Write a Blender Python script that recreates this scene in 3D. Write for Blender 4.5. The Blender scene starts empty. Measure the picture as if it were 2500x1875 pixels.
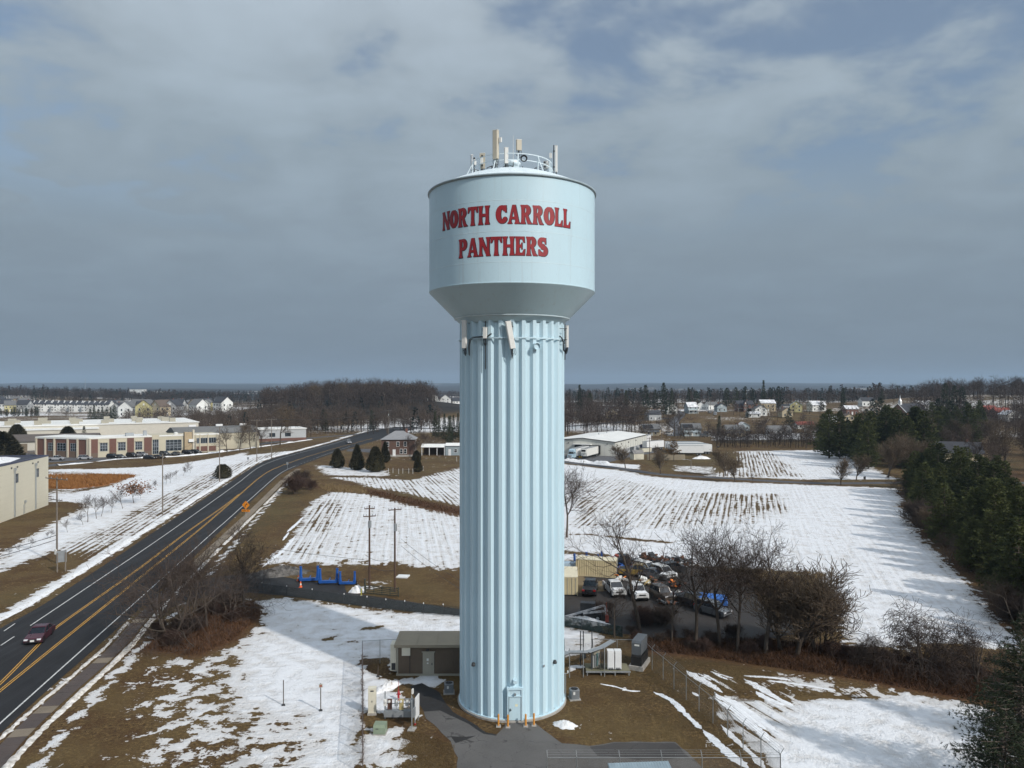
# Water tower beside a country road, patchy snow, small town behind.  Metres; z=0 is the ground at the tower.
import bpy, math, random
import numpy as np
from mathutils import Vector, Matrix

sc = bpy.context.scene
col = sc.collection
R = math.radians
CAM_H = 29.3           # drone height
FPX, CX, CY = 1830.0, 1250.0, 940.0

# ---------------------------------------------------------------- camera
cam_d = bpy.data.cameras.new('camera'); cam = bpy.data.objects.new('camera', cam_d); col.objects.link(cam)
cam.location = (0, 0, CAM_H); cam.rotation_euler = (R(90), 0, 0)
cam_d.sensor_width = 36; cam_d.lens = FPX / 2500 * 36; cam_d.shift_y = 0.001
cam_d.clip_start = 0.5; cam_d.clip_end = 60000
sc.camera = cam

# ---------------------------------------------------------------- sun, sky, exposure
SUN_EL, SUN_AZ = R(35), math.atan2(0.74, -0.67)       # azimuth clockwise from +Y
sun_d = bpy.data.lights.new('sun', 'SUN'); sun = bpy.data.objects.new('sun', sun_d); col.objects.link(sun)
sun_d.energy = 3.1; sun_d.angle = R(1.2); sun_d.color = (1.0, 0.955, 0.89)
sdir = Vector((math.sin(SUN_AZ) * math.cos(SUN_EL), math.cos(SUN_AZ) * math.cos(SUN_EL), math.sin(SUN_EL)))
sun.rotation_euler = (-sdir).to_track_quat('-Z', 'Y').to_euler()
sc.view_settings.view_transform = 'Standard'; sc.view_settings.look = 'None'
sc.view_settings.gamma = 1; sc.view_settings.exposure = 0.0
sc.render.engine = 'CYCLES'
sc.cycles.use_denoising = True; sc.cycles.use_adaptive_sampling = True; sc.cycles.adaptive_threshold = 0.02; sc.cycles.adaptive_min_samples = 12
try: sc.cycles.denoiser = 'OPENIMAGEDENOISE'
except Exception: pass
sc.cycles.max_bounces = 5; sc.cycles.diffuse_bounces = 2; sc.cycles.glossy_bounces = 2
sc.cycles.transparent_max_bounces = 12; sc.cycles.volume_bounces = 0; sc.cycles.transmission_bounces = 2
sc.cycles.sample_clamp_indirect = 4

class NT:
    """tiny node builder"""
    def __init__(s, nt): s.t = nt; s.n = nt.nodes; s.l = nt.links
    def node(s, typ, **kw):
        x = s.n.new(typ)
        for k, v in kw.items(): setattr(x, k, v)
        return x
    def put(s, sock, v):
        if isinstance(v, bpy.types.NodeSocket): s.l.new(v, sock)
        elif v is not None:
            if isinstance(v, (tuple, list)) and hasattr(sock.default_value, '__len__') and len(sock.default_value) == 4 and len(v) == 3: v = (*v, 1)
            sock.default_value = v
    def math(s, op, a, b=None, c=None, clamp=False):
        x = s.node('ShaderNodeMath', operation=op); x.use_clamp = clamp
        s.put(x.inputs[0], a); s.put(x.inputs[1], b); s.put(x.inputs[2], c)
        return x.outputs[0]
    def vmath(s, op, a, b=None, out=0):
        x = s.node('ShaderNodeVectorMath', operation=op); s.put(x.inputs[0], a); s.put(x.inputs[1], b)
        return x.outputs[out]
    def noise(s, vec, scale, detail=4, rough=0.55, dist=0.0):
        x = s.node('ShaderNodeTexNoise'); s.put(x.inputs['Vector'], vec)
        x.inputs['Scale'].default_value = scale; x.inputs['Detail'].default_value = detail
        x.inputs['Roughness'].default_value = rough; x.inputs['Distortion'].default_value = dist
        return x.outputs[0]
    def mix(s, f, a, b, mode='MIX'):
        x = s.node('ShaderNodeMix', data_type='RGBA', blend_type=mode)
        s.put(x.inputs[0], f); s.put(x.inputs[6], a); s.put(x.inputs[7], b)
        return x.outputs[2]
    def ramp(s, f, stops):
        x = s.node('ShaderNodeValToRGB'); e = x.color_ramp.elements
        while len(e) < len(stops): e.new(0.5)
        for q, (p, c) in zip(e, stops): q.position = p; q.color = (*c, 1)
        s.put(x.inputs[0], f); return x.outputs[0]
    def mapr(s, v, a, b, c=0.0, d=1.0, smooth=True):
        x = s.node('ShaderNodeMapRange', interpolation_type='SMOOTHSTEP' if smooth else 'LINEAR')
        s.put(x.inputs[0], v)
        for i, q in enumerate((a, b, c, d)): s.put(x.inputs[1 + i], q)
        return x.outputs[0]

world = bpy.data.worlds.new('World'); sc.world = world; world.use_nodes = True
w = NT(world.node_tree); w.n.clear()
sky = w.node('ShaderNodeTexSky', sky_type='NISHITA'); sky.sun_disc = False
sky.sun_elevation = SUN_EL; sky.sun_rotation = SUN_AZ; sky.altitude = 250; sky.air_density = 1.1; sky.dust_density = 1.6; sky.ozone_density = 1.3
geo = w.node('ShaderNodeTexCoord')
sep = w.node('ShaderNodeSeparateXYZ'); w.put(sep.inputs[0], geo.outputs['Generated'])
zc = w.math('ADD', w.math('MAXIMUM', sep.outputs[2], 0.0), 0.16)
cb = w.node('ShaderNodeCombineXYZ')
w.put(cb.inputs[0], w.math('DIVIDE', sep.outputs[0], zc)); w.put(cb.inputs[1], w.math('DIVIDE', sep.outputs[1], zc))
cl_a = w.noise(w.vmath('ADD', cb.outputs[0], (2.4, 1.7, 0)), 0.75, 6, 0.55, 0.2)
cl_b = w.noise(w.vmath('ADD', cb.outputs[0], (7.3, 3.1, 0)), 2.6, 6, 0.55, 0.2)
cl = w.math('ADD', w.math('MULTIPLY', cl_a, 0.5), w.math('MULTIPLY', cl_b, 0.5))
up = w.mapr(sep.outputs[2], 0.02, 0.50, 0, 1)
# a thick even layer towards the horizon, broken higher up
cover = w.mapr(w.math('ADD', cl, w.math('MULTIPLY', up, -0.05)), 0.375, 0.47, 0, 1)
tone = w.mapr(w.math('ADD', w.math('MULTIPLY', cl_b, 0.6), w.math('MULTIPLY', cl_a, 0.4)), 0.38, 0.66, 0, 1)
# brighter towards the zenith, as under any cloud sheet, and where the veiled sun stands
base = w.ramp(sep.outputs[2], [(0.0, (.180, .224, .272)), (.12, (.232, .294, .355)), (.30, (.312, .385, .448)), (.55, (.45, .52, .59)), (1.0, (.64, .70, .765))])
amp = w.mapr(sep.outputs[2], 0.02, 0.40, .05, .28)
glow = w.math('POWER', w.math('MAXIMUM', w.vmath('DOT_PRODUCT', geo.outputs['Generated'], tuple(sdir), out=1), 0.0), 3.0)
gain = w.math('MULTIPLY', w.math('MULTIPLY_ADD', w.math('SUBTRACT', tone, .42), amp, 1.0), w.math('MULTIPLY_ADD', glow, 1.1, 1.0))
gc = w.node('ShaderNodeCombineXYZ')
for i_ in range(3): w.put(gc.inputs[i_], gain)
ccol = w.vmath('MULTIPLY', base, gc.outputs[0])
bg1 = w.node('ShaderNodeBackground'); w.put(bg1.inputs[0], sky.outputs[0]); bg1.inputs[1].default_value = 0.11
bg2 = w.node('ShaderNodeBackground'); w.put(bg2.inputs[0], ccol); bg2.inputs[1].default_value = 1.0
ms = w.node('ShaderNodeMixShader'); w.put(ms.inputs[0], w.math('MAXIMUM', w.math('MULTIPLY_ADD', cover, 0.72, 0.28), w.mapr(sep.outputs[2], 0.16, 0.36, 1, 0))); w.l.new(bg1.outputs[0], ms.inputs[1]); w.l.new(bg2.outputs[0], ms.inputs[2])
wo = w.node('ShaderNodeOutputWorld'); w.l.new(ms.outputs[0], wo.inputs[0])

# ---------------------------------------------------------------- helpers
def G(px, py):                      # photo point -> point on the level ground
    y = CAM_H * FPX / (py - CY); return ((px - CX) / FPX * y, y)
def XA(px, y): return (px - CX) / FPX * y
def ZA(py, y): return CAM_H - (py - CY) / FPX * y

class MB:
    def __init__(s): s.v = []; s.f = []
    def add(s, vs, fs):
        n = len(s.v); s.v += [tuple(q) for q in vs]; s.f += [tuple(i + n for i in f) for f in fs]; return s
    def box(s, cx, cy, cz, sx, sy, sz, rz=0, top=1.0):
        c, q = math.cos(rz), math.sin(rz); vs = []
        for k, t in ((-.5, 1), (.5, top)):
            for a, b in ((-.5, -.5), (.5, -.5), (.5, .5), (-.5, .5)):
                x, y = a * sx * t, b * sy * t; vs.append((cx + x * c - y * q, cy + x * q + y * c, cz + k * sz))
        return s.add(vs, [(3, 2, 1, 0), (4, 5, 6, 7), (0, 1, 5, 4), (1, 2, 6, 5), (2, 3, 7, 6), (3, 0, 4, 7)])
    def bb(s, x0, x1, y0, y1, z0, z1): return s.box((x0 + x1) / 2, (y0 + y1) / 2, (z0 + z1) / 2, abs(x1 - x0), abs(y1 - y0), abs(z1 - z0))
    def bar(s, p0, p1, r0, r1=None, n=6, cap=True):
        p0, p1 = Vector(p0), Vector(p1); r1 = r0 if r1 is None else r1
        d = (p1 - p0)
        if d.length < 1e-6: return s
        d.normalize(); a = d.orthogonal().normalized(); b = d.cross(a); vs = []
        for p, r in ((p0, r0), (p1, r1)):
            for i in range(n):
                t = 2 * math.pi * i / n; vs.append(p + (a * math.cos(t) + b * math.sin(t)) * r)
        fs = [(i, (i + 1) % n, n + (i + 1) % n, n + i) for i in range(n)]
        if cap: fs += [tuple(range(n - 1, -1, -1)), tuple(range(n, 2 * n))]
        return s.add(vs, fs)
    def path(s, pts, r, n=5):
        for a, b in zip(pts, pts[1:]): s.bar(a, b, r, r, n)
        return s
    def prism(s, poly, z0, z1):
        n = len(poly); vs = [(x, y, z0) for x, y in poly] + [(x, y, z1) for x, y in poly]
        return s.add(vs, [tuple(range(n - 1, -1, -1)), tuple(range(n, 2 * n))] + [(i, (i + 1) % n, n + (i + 1) % n, n + i) for i in range(n)])
    def prismx(s, poly, x0, x1):      # outline in the y,z plane, drawn along x
        n = len(poly); vs = [(x0, y, z) for y, z in poly] + [(x1, y, z) for y, z in poly]
        return s.add(vs, [tuple(range(n)), tuple(range(2 * n - 1, n - 1, -1))] + [(n + i, n + (i + 1) % n, (i + 1) % n, i) for i in range(n)])
    def lathe(s, prof, n=24, c=(0, 0), cap=False):
        vs = []; m = len(prof)
        for i in range(n):
            t = 2 * math.pi * i / n
            for r, z in prof: vs.append((c[0] + r * math.cos(t), c[1] + r * math.sin(t), z))
        fs = [(i * m + j, ((i + 1) % n) * m + j, ((i + 1) % n) * m + j + 1, i * m + j + 1) for i in range(n) for j in range(m - 1)]
        if cap: fs += [tuple(i * m + m - 1 for i in range(n)), tuple(i * m for i in range(n - 1, -1, -1))]
        return s.add(vs, fs)
    def quad(s, a, b, c, d): return s.add([a, b, c, d], [(0, 1, 2, 3)])
    def mesh(s, name, mat=None, smooth=False):
        me = bpy.data.meshes.new(name); me.from_pydata(s.v, [], s.f); me.update()
        if mat: me.materials.append(mat)
        if smooth: me.shade_smooth()
        return me
    def build(s, name, mat, parent=None, smooth=False):
        return link(name, s.mesh(name, mat, smooth), parent)

def link(name, me, parent=None, loc=None, rz=None):
    o = bpy.data.objects.new(name, me); col.objects.link(o)
    if parent is not None: o.parent = parent
    if loc is not None: o.location = loc
    if rz is not None: o.rotation_euler = (0, 0, rz)
    return o
def npmesh(name, V, F, mat=None, smooth=False):
    V = np.ascontiguousarray(V, dtype=np.float32); F = np.ascontiguousarray(F, dtype=np.int32); k = F.shape[1]
    me = bpy.data.meshes.new(name); me.vertices.add(len(V)); me.vertices.foreach_set('co', V.ravel())
    me.loops.add(F.size); me.loops.foreach_set('vertex_index', F.ravel())
    me.polygons.add(len(F)); me.polygons.foreach_set('loop_start', np.arange(len(F), dtype=np.int32) * k)
    if mat: me.materials.append(mat)
    me.update(calc_edges=True)
    if smooth: me.shade_smooth()
    return me
def tag(o, label=None, cat=None, group=None, kind=None):
    for k, v in (('label', label), ('category', cat), ('group', group), ('kind', kind)):
        if v: o[k] = v
    return o
def thing(name, label, cat, loc=(0, 0, 0), rz=0, group=None):
    o = bpy.data.objects.new(name, None); col.objects.link(o); o.location = loc; o.rotation_euler = (0, 0, rz); o.empty_display_size = .3
    return tag(o, label, cat, group)
def kids(o): return [c for c in o.children]
def copy_thing(o, loc, rz, label, scale=None, parent=None, group=None):
    c = o.copy(); col.objects.link(c); c.location = loc; c.rotation_euler = (0, 0, rz); c['label'] = label
    if scale: c.scale = scale if hasattr(scale, '__len__') else (scale,) * 3
    if group: c['group'] = group
    for ch in CH.get(o.name, []):
        a = ch.copy(); col.objects.link(a); a.parent = c
        for g in CH.get(ch.name, []):
            b = g.copy(); col.objects.link(b); b.parent = a
    return c
CH = {}
def note_children(o):               # remember the family before copying (cheap look-up)
    CH[o.name] = list(o.children)
    for c in o.children: CH[c.name] = list(c.children)
    return o
ORD = ['first', 'second', 'third', 'fourth', 'fifth', 'sixth', 'seventh', 'eighth', 'ninth', 'tenth', 'eleventh', 'twelfth', 'thirteenth', 'fourteenth', 'fifteenth', 'sixteenth', 'seventeenth', 'eighteenth', 'nineteenth', 'twentieth', 'twenty-first', 'twenty-second', 'twenty-third', 'twenty-fourth', 'twenty-fifth', 'twenty-sixth', 'twenty-seventh', 'twenty-eighth', 'twenty-ninth', 'thirtieth']

MATS = {}
def mat(name, rgb, rough=0.6, metal=0.0, var=0.12, vs=1.5, bump=0.0, bs=20.0, coat=0.0, spec=0.5, var2=None):
    """plain painted / natural surface with a little unevenness of colour and gloss"""
    if name in MATS: return MATS[name]
    m = bpy.data.materials.new(name); m.use_nodes = True; t = NT(m.node_tree)
    b = t.n['Principled BSDF']; pos = t.node('ShaderNodeTexCoord').outputs['Object']
    n1 = t.noise(pos, vs, 5, 0.6)
    dark = tuple(c * (1 - var) for c in rgb); lite = tuple(min(1, c * (1 + var)) for c in (var2 or rgb))
    t.put(b.inputs['Base Color'], t.ramp(n1, [(0.3, dark), (0.7, lite)]))
    t.put(b.inputs['Roughness'], t.mapr(n1, 0.3, 0.7, max(0, rough - .07), min(1, rough + .07)))
    b.inputs['Metallic'].default_value = metal; b.inputs['Specular IOR Level'].default_value = spec
    if coat: b.inputs['Coat Weight'].default_value = coat; b.inputs['Coat Roughness'].default_value = .06
    if bump:
        bn = t.node('ShaderNodeBump'); bn.inputs['Strength'].default_value = bump; bn.inputs['Distance'].default_value = .05
        t.put(bn.inputs['Height'], t.noise(pos, bs, 4, .6)); t.put(b.inputs['Normal'], bn.outputs[0])
    MATS[name] = m; return m
def glass(name, rgb=(0.02, 0.028, 0.035), rough=0.06):
    return mat(name, rgb, rough, 0, 0.3, 0.7, spec=0.9)

# value noise for laying out patches in the ground
VN = {}
def vnoise(x, y, s, seed=0):
    T = VN.setdefault(seed, None)
    if T is None: T = VN[seed] = np.random.RandomState(seed).rand(256, 256)
    x = np.asarray(x) / s + 1000.3; y = np.asarray(y) / s + 1000.7; i = np.floor(x).astype(int); j = np.floor(y).astype(int)
    u = x - i; v = y - j; u = u * u * (3 - 2 * u); v = v * v * (3 - 2 * v); i &= 255; j &= 255; i1 = (i + 1) & 255; j1 = (j + 1) & 255
    return (T[i, j] * (1 - u) + T[i1, j] * u) * (1 - v) + (T[i, j1] * (1 - u) + T[i1, j1] * u) * v
def fbm(x, y, s, o=4, seed=0): return sum(vnoise(x, y, s / 2 ** k, seed + k) * .5 ** k for k in range(o)) / (2 - .5 ** (o - 1))
def sstep(a, b, x): t = np.clip((np.asarray(x, float) - a) / (b - a), 0, 1); return t * t * (3 - 2 * t)
def polydist(x, y, poly):           # signed distance, positive inside
    d = np.full(x.shape, 1e9); ins = np.zeros(x.shape, bool); n = len(poly)
    for k in range(n):
        ax, ay = poly[k]; bx, by = poly[(k + 1) % n]; ex, ey = bx - ax, by - ay
        t = np.clip(((x - ax) * ex + (y - ay) * ey) / (ex * ex + ey * ey + 1e-9), 0, 1)
        d = np.minimum(d, np.hypot(x - ax - t * ex, y - ay - t * ey))
        c = ((ay > y) != (by > y)) & (x < ex * (y - ay) / (ey if abs(ey) > 1e-9 else 1e-9) + ax); ins ^= c
    return np.where(ins, d, -d)
def linedist(x, y, line):
    d = np.full(np.shape(x), 1e9)
    for (ax, ay), (bx, by) in zip(line, line[1:]):
        ex, ey = bx - ax, by - ay; t = np.clip(((x - ax) * ex + (y - ay) * ey) / (ex * ex + ey * ey + 1e-9), 0, 1)
        d = np.minimum(d, np.hypot(x - ax - t * ex, y - ay - t * ey))
    return d

def terr(x, y):
    x = np.asarray(x, float); y = np.asarray(y, float)
    h = 6.0 * sstep(430, 620, y) * sstep(-40, 60, x - 0.05 * y) * (1 - 0.8 * sstep(900, 1500, y))
    h = h + 17 * np.exp(-((x + 135 + 0.05 * (y - 700)) / 120) ** 2 - ((y - 740) / 130) ** 2) * sstep(430, 600, y)
    h = h + 12 * np.exp(-((x + 860) / 230) ** 2 - ((y - 1250) / 200) ** 2)
    h = h + 15 * np.exp(-((x - 420) / 130) ** 2 - ((y - 640) / 170) ** 2) * sstep(400, 560, y)
    if y.size == 1 and float(y) < 1300: return h
    far = sstep(1900, 4200, y)
    h = h + far * ((fbm(x + 900, y, 1500, 4, 5) - 0.5) * 52 - 4)
    h = h + sstep(4500, 9500, y) * (30 + (fbm(x, y * 0.6, 4200, 3, 11) - 0.5) * 95)
    return h
# ---------------------------------------------------------------- ground sheet
def axis(lo, hi, a, b, step, grow):
    mid = list(np.arange(a, b, step)); l = []; s = step; p = a
    while p > lo: s *= grow; p -= s; l.append(p)
    r = []; s = step; p = mid[-1]
    while p < hi: s *= grow; p += s; r.append(p)
    return np.array(l[::-1] + mid + r)
gx = axis(-9000, 9000, -105, 118, 0.95, 1.03); gy = axis(-400, 16000, 56, 250, 0.95, 1.028)
GX, GY = np.meshgrid(gx, gy); x, y = GX.ravel(), GY.ravel()
zt = terr(x, y)
P = lambda *pts: [G(*p) for p in pts]

LEFT_EDGE = [(-54.5, 62), (-58.5, 80), (-61.5, 90), (-62.5, 100), (-67.4, 128), (-71.3, 149), (-84.8, 225), (-93.5, 275), (-95.3, 300), (-93.4, 335), (-91, 383), (-91, 429), (-90, 470), (-80, 520)]
RIGHT_EDGE = [(-37.5, 40), (-43, 63), (-49.1, 100), (-60.2, 159.6), (-71.8, 222), (-76.2, 249), (-77.0, 275), (-76.8, 318), (-75.0, 350), (-71.5, 400), (-69, 440), (-66, 480), (-62, 530)]
def smooth_line(pts, n=10):
    P_ = [Vector((*p, 0)) for p in pts]; P_ = [2 * P_[0] - P_[1]] + P_ + [2 * P_[-1] - P_[-2]]; out = []
    for k in range(1, len(P_) - 2):
        a, b, c, d = P_[k - 1:k + 3]
        for i in range(n):
            t = i / n; q = .5 * ((2 * b) + (c - a) * t + (2 * a - 5 * b + 4 * c - d) * t * t + (3 * b - a - 3 * c + d) * t ** 3); out.append((q.x, q.y))
    return out + [tuple(pts[-1])]
def offset_line(line, d):           # +d to the right of travel
    out = []
    for i, p in enumerate(line):
        a = line[max(0, i - 1)]; b = line[min(len(line) - 1, i + 1)]; t = Vector((b[0] - a[0], b[1] - a[1])).normalized()
        out.append((p[0] + t.y * d, p[1] - t.x * d))
    return out
def resample(line, step):
    out = [line[0]]; acc = 0
    for a, b in zip(line, line[1:]):
        L = math.dist(a, b); t = step - acc
        while t <= L: out.append((a[0] + (b[0] - a[0]) * t / L, a[1] + (b[1] - a[1]) * t / L)); t += step
        acc = (acc + L) % step if L else acc
    return out + [line[-1]]
def strip(a, b, z, name, m, parent=None, kind=None, rise=True):
    n = min(len(a), len(b)); mb = MB(); f = lambda p: (p[0], p[1], z + (float(terr(p[0], p[1])) if rise else 0))
    mb.v = [f(p) for p in a[:n]] + [f(p) for p in b[:n]]; mb.f = [(i, n + i, n + i + 1, i + 1) for i in range(n - 1)]
    o = mb.build(name, m, parent)
    if kind: o['kind'] = kind
    return o
def ribbon(line, width, z, name, m, parent=None, kind=None, seg=10):
    l = smooth_line(line, seg); return strip(offset_line(l, -width / 2), offset_line(l, width / 2), z, name, m, parent, kind)

cover = np.full(x.shape, -0.75); litter = np.zeros(x.shape); orange = np.zeros(x.shape); green = np.zeros(x.shape); dark = np.zeros(x.shape)
streak = np.zeros(x.shape); ang = np.full(x.shape, R(-11.0))
wob = (fbm(x, y, 9, 3, 21) - .5) * 2
def paint(poly, val=None, feather=2.5, wobble=2.0, arr=None, st=None, an=None, px=True):
    q = P(*poly) if px else poly
    X = np.array(q); bx = (x > X[:, 0].min() - 12) & (x < X[:, 0].max() + 12) & (y > X[:, 1].min() - 12) & (y < X[:, 1].max() + 12)
    d = polydist(x[bx], y[bx], q) + wob[bx] * wobble; m = sstep(-feather, feather, d)
    if val is not None:
        a = cover if arr is None else arr; a[bx] = a[bx] * (1 - m) + val * m
    if st is not None: streak[bx] = streak[bx] * (1 - m) + st * m
    if an is not None: ang[bx] = np.where(d > 0, R(an), ang[bx])
def pline(line, width, val, feather=.6, wobble=.5, arr=None, px=True):
    q = P(*line) if px else line
    X = np.array(q); bx = (x > X[:, 0].min() - 8) & (x < X[:, 0].max() + 8) & (y > X[:, 1].min() - 8) & (y < X[:, 1].max() + 8)
    d = width / 2 - linedist(x[bx], y[bx], q) + wob[bx] * wobble; m = sstep(-feather, feather, d)
    a = cover if arr is None else arr; a[bx] = a[bx] * (1 - m) + val * m

# far country: patchy snow between the houses, dark forest floor further off
far = sstep(360, 430, y); wood_side = sstep(20, 90, x - .04 * y) * (1 - sstep(800, 1000, y))
cover = cover * (1 - far) + far * ((fbm(x, y, 60, 4, 31) - .5) * 3.2 - .1 - .45 * wood_side)
dark = sstep(1100, 1500, y) * sstep(.30, .37, fbm(x, y, 420, 4, 41)); dark = np.maximum(dark, sstep(3000, 5000, y) * sstep(.33, .38, fbm(x, y, 700, 4, 45)))
hill = np.exp(-((x + 135 + .05 * (y - 700)) / 110) ** 2 - ((y - 720) / 130) ** 2); dark = np.maximum(dark, sstep(.25, .5, hill)); cover -= sstep(.2, .5, hill) * 1.5
green += .35 * sstep(.5, .7, fbm(x, y, 22, 3, 51))
# west of the road
paint([(0, 1340), (140, 1265), (215, 1228), (118, 1225), (118, 1146), (330, 1141), (450, 1131), (560, 1112), (700, 1083), (860, 1064), (820, 1085), (745, 1106), (640, 1140), (520, 1155), (350, 1240), (243, 1300), (135, 1345), (0, 1397)], .9, st=.25)
paint([(-300, 1420), (0, 1340), (0, 1397), (-300, 1500)], .8, st=.3)
paint([(120, 1350), (243, 1297), (350, 1237), (520, 1150), (640, 1112), (700, 1095), (690, 1105), (560, 1195), (400, 1290), (280, 1345), (230, 1380)], .22, st=1.0)
paint([(0, 1408), (135, 1350), (240, 1345), (300, 1318), (255, 1370), (100, 1450), (0, 1490), (-200, 1560), (-200, 1450)], -.85)
paint([(0, 1345), (140, 1268), (200, 1240), (150, 1225), (115, 1232), (0, 1275)], -.95)
paint([(117, 1153), (246, 1156), (333, 1160), (260, 1188), (174, 1204), (110, 1202)], -1.0, wobble=1)
paint([(117, 1160), (246, 1160), (333, 1161), (260, 1184), (174, 1195), (110, 1192)], 1.0, wobble=3, arr=orange)
paint([(117, 1154), (200, 1152), (235, 1160), (117, 1165)], .1, wobble=3, st=.3); paint([(110, 1194), (180, 1192), (235, 1188), (175, 1206), (110, 1206)], .05, wobble=3, st=.3)
paint([(197, 1133), (448, 1127), (360, 1139), (205, 1146)], -.95, wobble=.8); paint([(120, 1130), (165, 1128), (140, 1142), (122, 1142)], -.6, wobble=.8)
paint([(600, 1096), (700, 1074), (850, 1068), (815, 1082), (735, 1098), (600, 1112)], -.8, wobble=1)
# east verge, house garden and west field
paint([(520, 1330), (560, 1290), (690, 1160), (740, 1140), (800, 1170), (745, 1290), (690, 1345), (600, 1380), (540, 1370)], -.9); paint([(560, 1290), (690, 1160), (740, 1150), (760, 1190), (700, 1270), (600, 1330)], .55, arr=green)
paint([(640, 1378), (690, 1340), (770, 1222), (830, 1195), (920, 1205), (1125, 1245), (1260, 1280), (1260, 1392), (1000, 1388), (860, 1380)], .66, st=.5, an=-8.3)
paint([(700, 1350), (760, 1250), (820, 1205), (835, 1260), (800, 1320), (760, 1370)], .30, st=1.1)
paint([(820, 1166), (900, 1166), (1000, 1172), (1125, 1140), (1260, 1140), (1260, 1275), (1125, 1243), (1000, 1213), (900, 1190)], .46, st=1.0, an=-14)
paint([(900, 1190), (1000, 1205), (1125, 1238), (1250, 1270), (1250, 1290), (1125, 1262), (1000, 1234), (900, 1208), (760, 1192), (800, 1172)], -1.0, wobble=1.2); pline([(780, 1185), (900, 1200), (1000, 1224), (1125, 1252), (1250, 1282)], 7, .8, 2, 2, litter); pline([(780, 1183), (880, 1195), (960, 1212)], 6, 1.0, 2, 2, arr=orange) if False else None
paint([(770, 1135), (970, 1150), (960, 1163), (800, 1160)], .5, wobble=1.5); paint([(940, 1108), (1125, 1105), (1125, 1118), (940, 1125)], -.5, wobble=1)
paint([(940, 1150), (1060, 1148), (1060, 1160), (960, 1166)], -.7, wobble=1)
paint([(690, 1382), (827, 1386), (840, 1400), (900, 1410), (935, 1378), (967, 1372), (998, 1384), (1084, 1416), (1116, 1452), (1200, 1470), (1200, 1500), (1116, 1487), (975, 1467), (840, 1453)], -1.0, wobble=.6)
paint([(880, 1412), (960, 1418), (950, 1440), (870, 1440)], -.1, wobble=.8)
for a in ([(820, 1368), (860, 1366), (840, 1380)], [(880, 1370), (905, 1368), (895, 1377)], [(740, 1376), (780, 1372), (760, 1380)]): paint(a, -.8, wobble=.4, feather=.8)
# south-west lawn inside the sun
paint([(615, 1462), (700, 1458), (840, 1474), (1000, 1498), (1125, 1508), (1240, 1530), (1240, 1640), (950, 1645), (890, 1660), (885, 1880), (560, 1880), (590, 1760), (520, 1700), (560, 1600), (620, 1530)], .78, st=.25, an=80)
paint([(335, 1690), (420, 1595), (560, 1560), (600, 1530), (640, 1560), (610, 1680), (640, 1790), (600, 1890), (330, 1890)], .02, feather=3.5)
paint([(620, 1560), (720, 1600), (880, 1640), (880, 1690), (720, 1720), (620, 1690)], 1.0, wobble=1)
paint([(640, 1770), (760, 1760), (800, 1800), (790, 1890), (620, 1890)], .18, wobble=1.5)
paint([(790, 1720), (880, 1700), (880, 1880), (800, 1880)], 1.0, wobble=.6)
for a in ([(853, 1531), (940, 1527), (958, 1531), (900, 1537)], [(780, 1560), (820, 1553), (810, 1559)], [(822, 1572), (875, 1562), (880, 1566), (840, 1575)], [(870, 1608), (950, 1605), (950, 1640), (900, 1640)]): paint(a, -.8, feather=.45, wobble=.25)
paint([(868, 1735), (884, 1735), (882, 1890), (862, 1890)], -.9, feather=.5, wobble=.5)
paint([(887, 1761), (914, 1763), (990, 1774), (994, 1787), (990, 1807), (1022, 1813), (995, 1826), (966, 1828), (1010, 1842), (960, 1890), (880, 1890)], .42, feather=.5, wobble=.4)
paint([(880, 1640), (935, 1660), (947, 1661), (957, 1672), (985, 1700), (1006, 1713), (1006, 1730), (940, 1742), (900, 1732), (878, 1730)], 1.0, feather=.4, wobble=.4); paint([(885, 1745), (940, 1740), (1010, 1737), (1010, 1770), (910, 1768), (885, 1762)], -1, feather=.4, wobble=.2)
paint([(950, 1656), (1060, 1652), (1097, 1661), (1075, 1674), (1045, 1681), (1010, 1667), (960, 1673)], 1.0, feather=.3, wobble=.2)
paint([(1021, 1737), (1044, 1768), (1034, 1766), (1018, 1752)], 1.0, feather=.25, wobble=.1)
# between shelter and drive / tower surroundings
paint([(1240, 1620), (1500, 1620), (1620, 1660), (1500, 1700), (1380, 1720), (1240, 1720)], -1.0)
paint([(1330, 1520), (1372, 1528), (1460, 1545), (1485, 1560), (1440, 1592), (1400, 1603), (1330, 1605)], .62, feather=.7, wobble=.6, st=.4, an=75)
paint([(1380, 1625), (1420, 1620), (1420, 1634), (1385, 1638)], 1.0, feather=.3, wobble=.3)
pline([(1466, 1670), (1500, 1676), (1535, 1686), (1563, 1688)], .22, .7, .15, .05); pline([(1601, 1693), (1650, 1716), (1700, 1765), (1747, 1813), (1813, 1868), (1850, 1900)], .8, .18, .5, .3)
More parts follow.
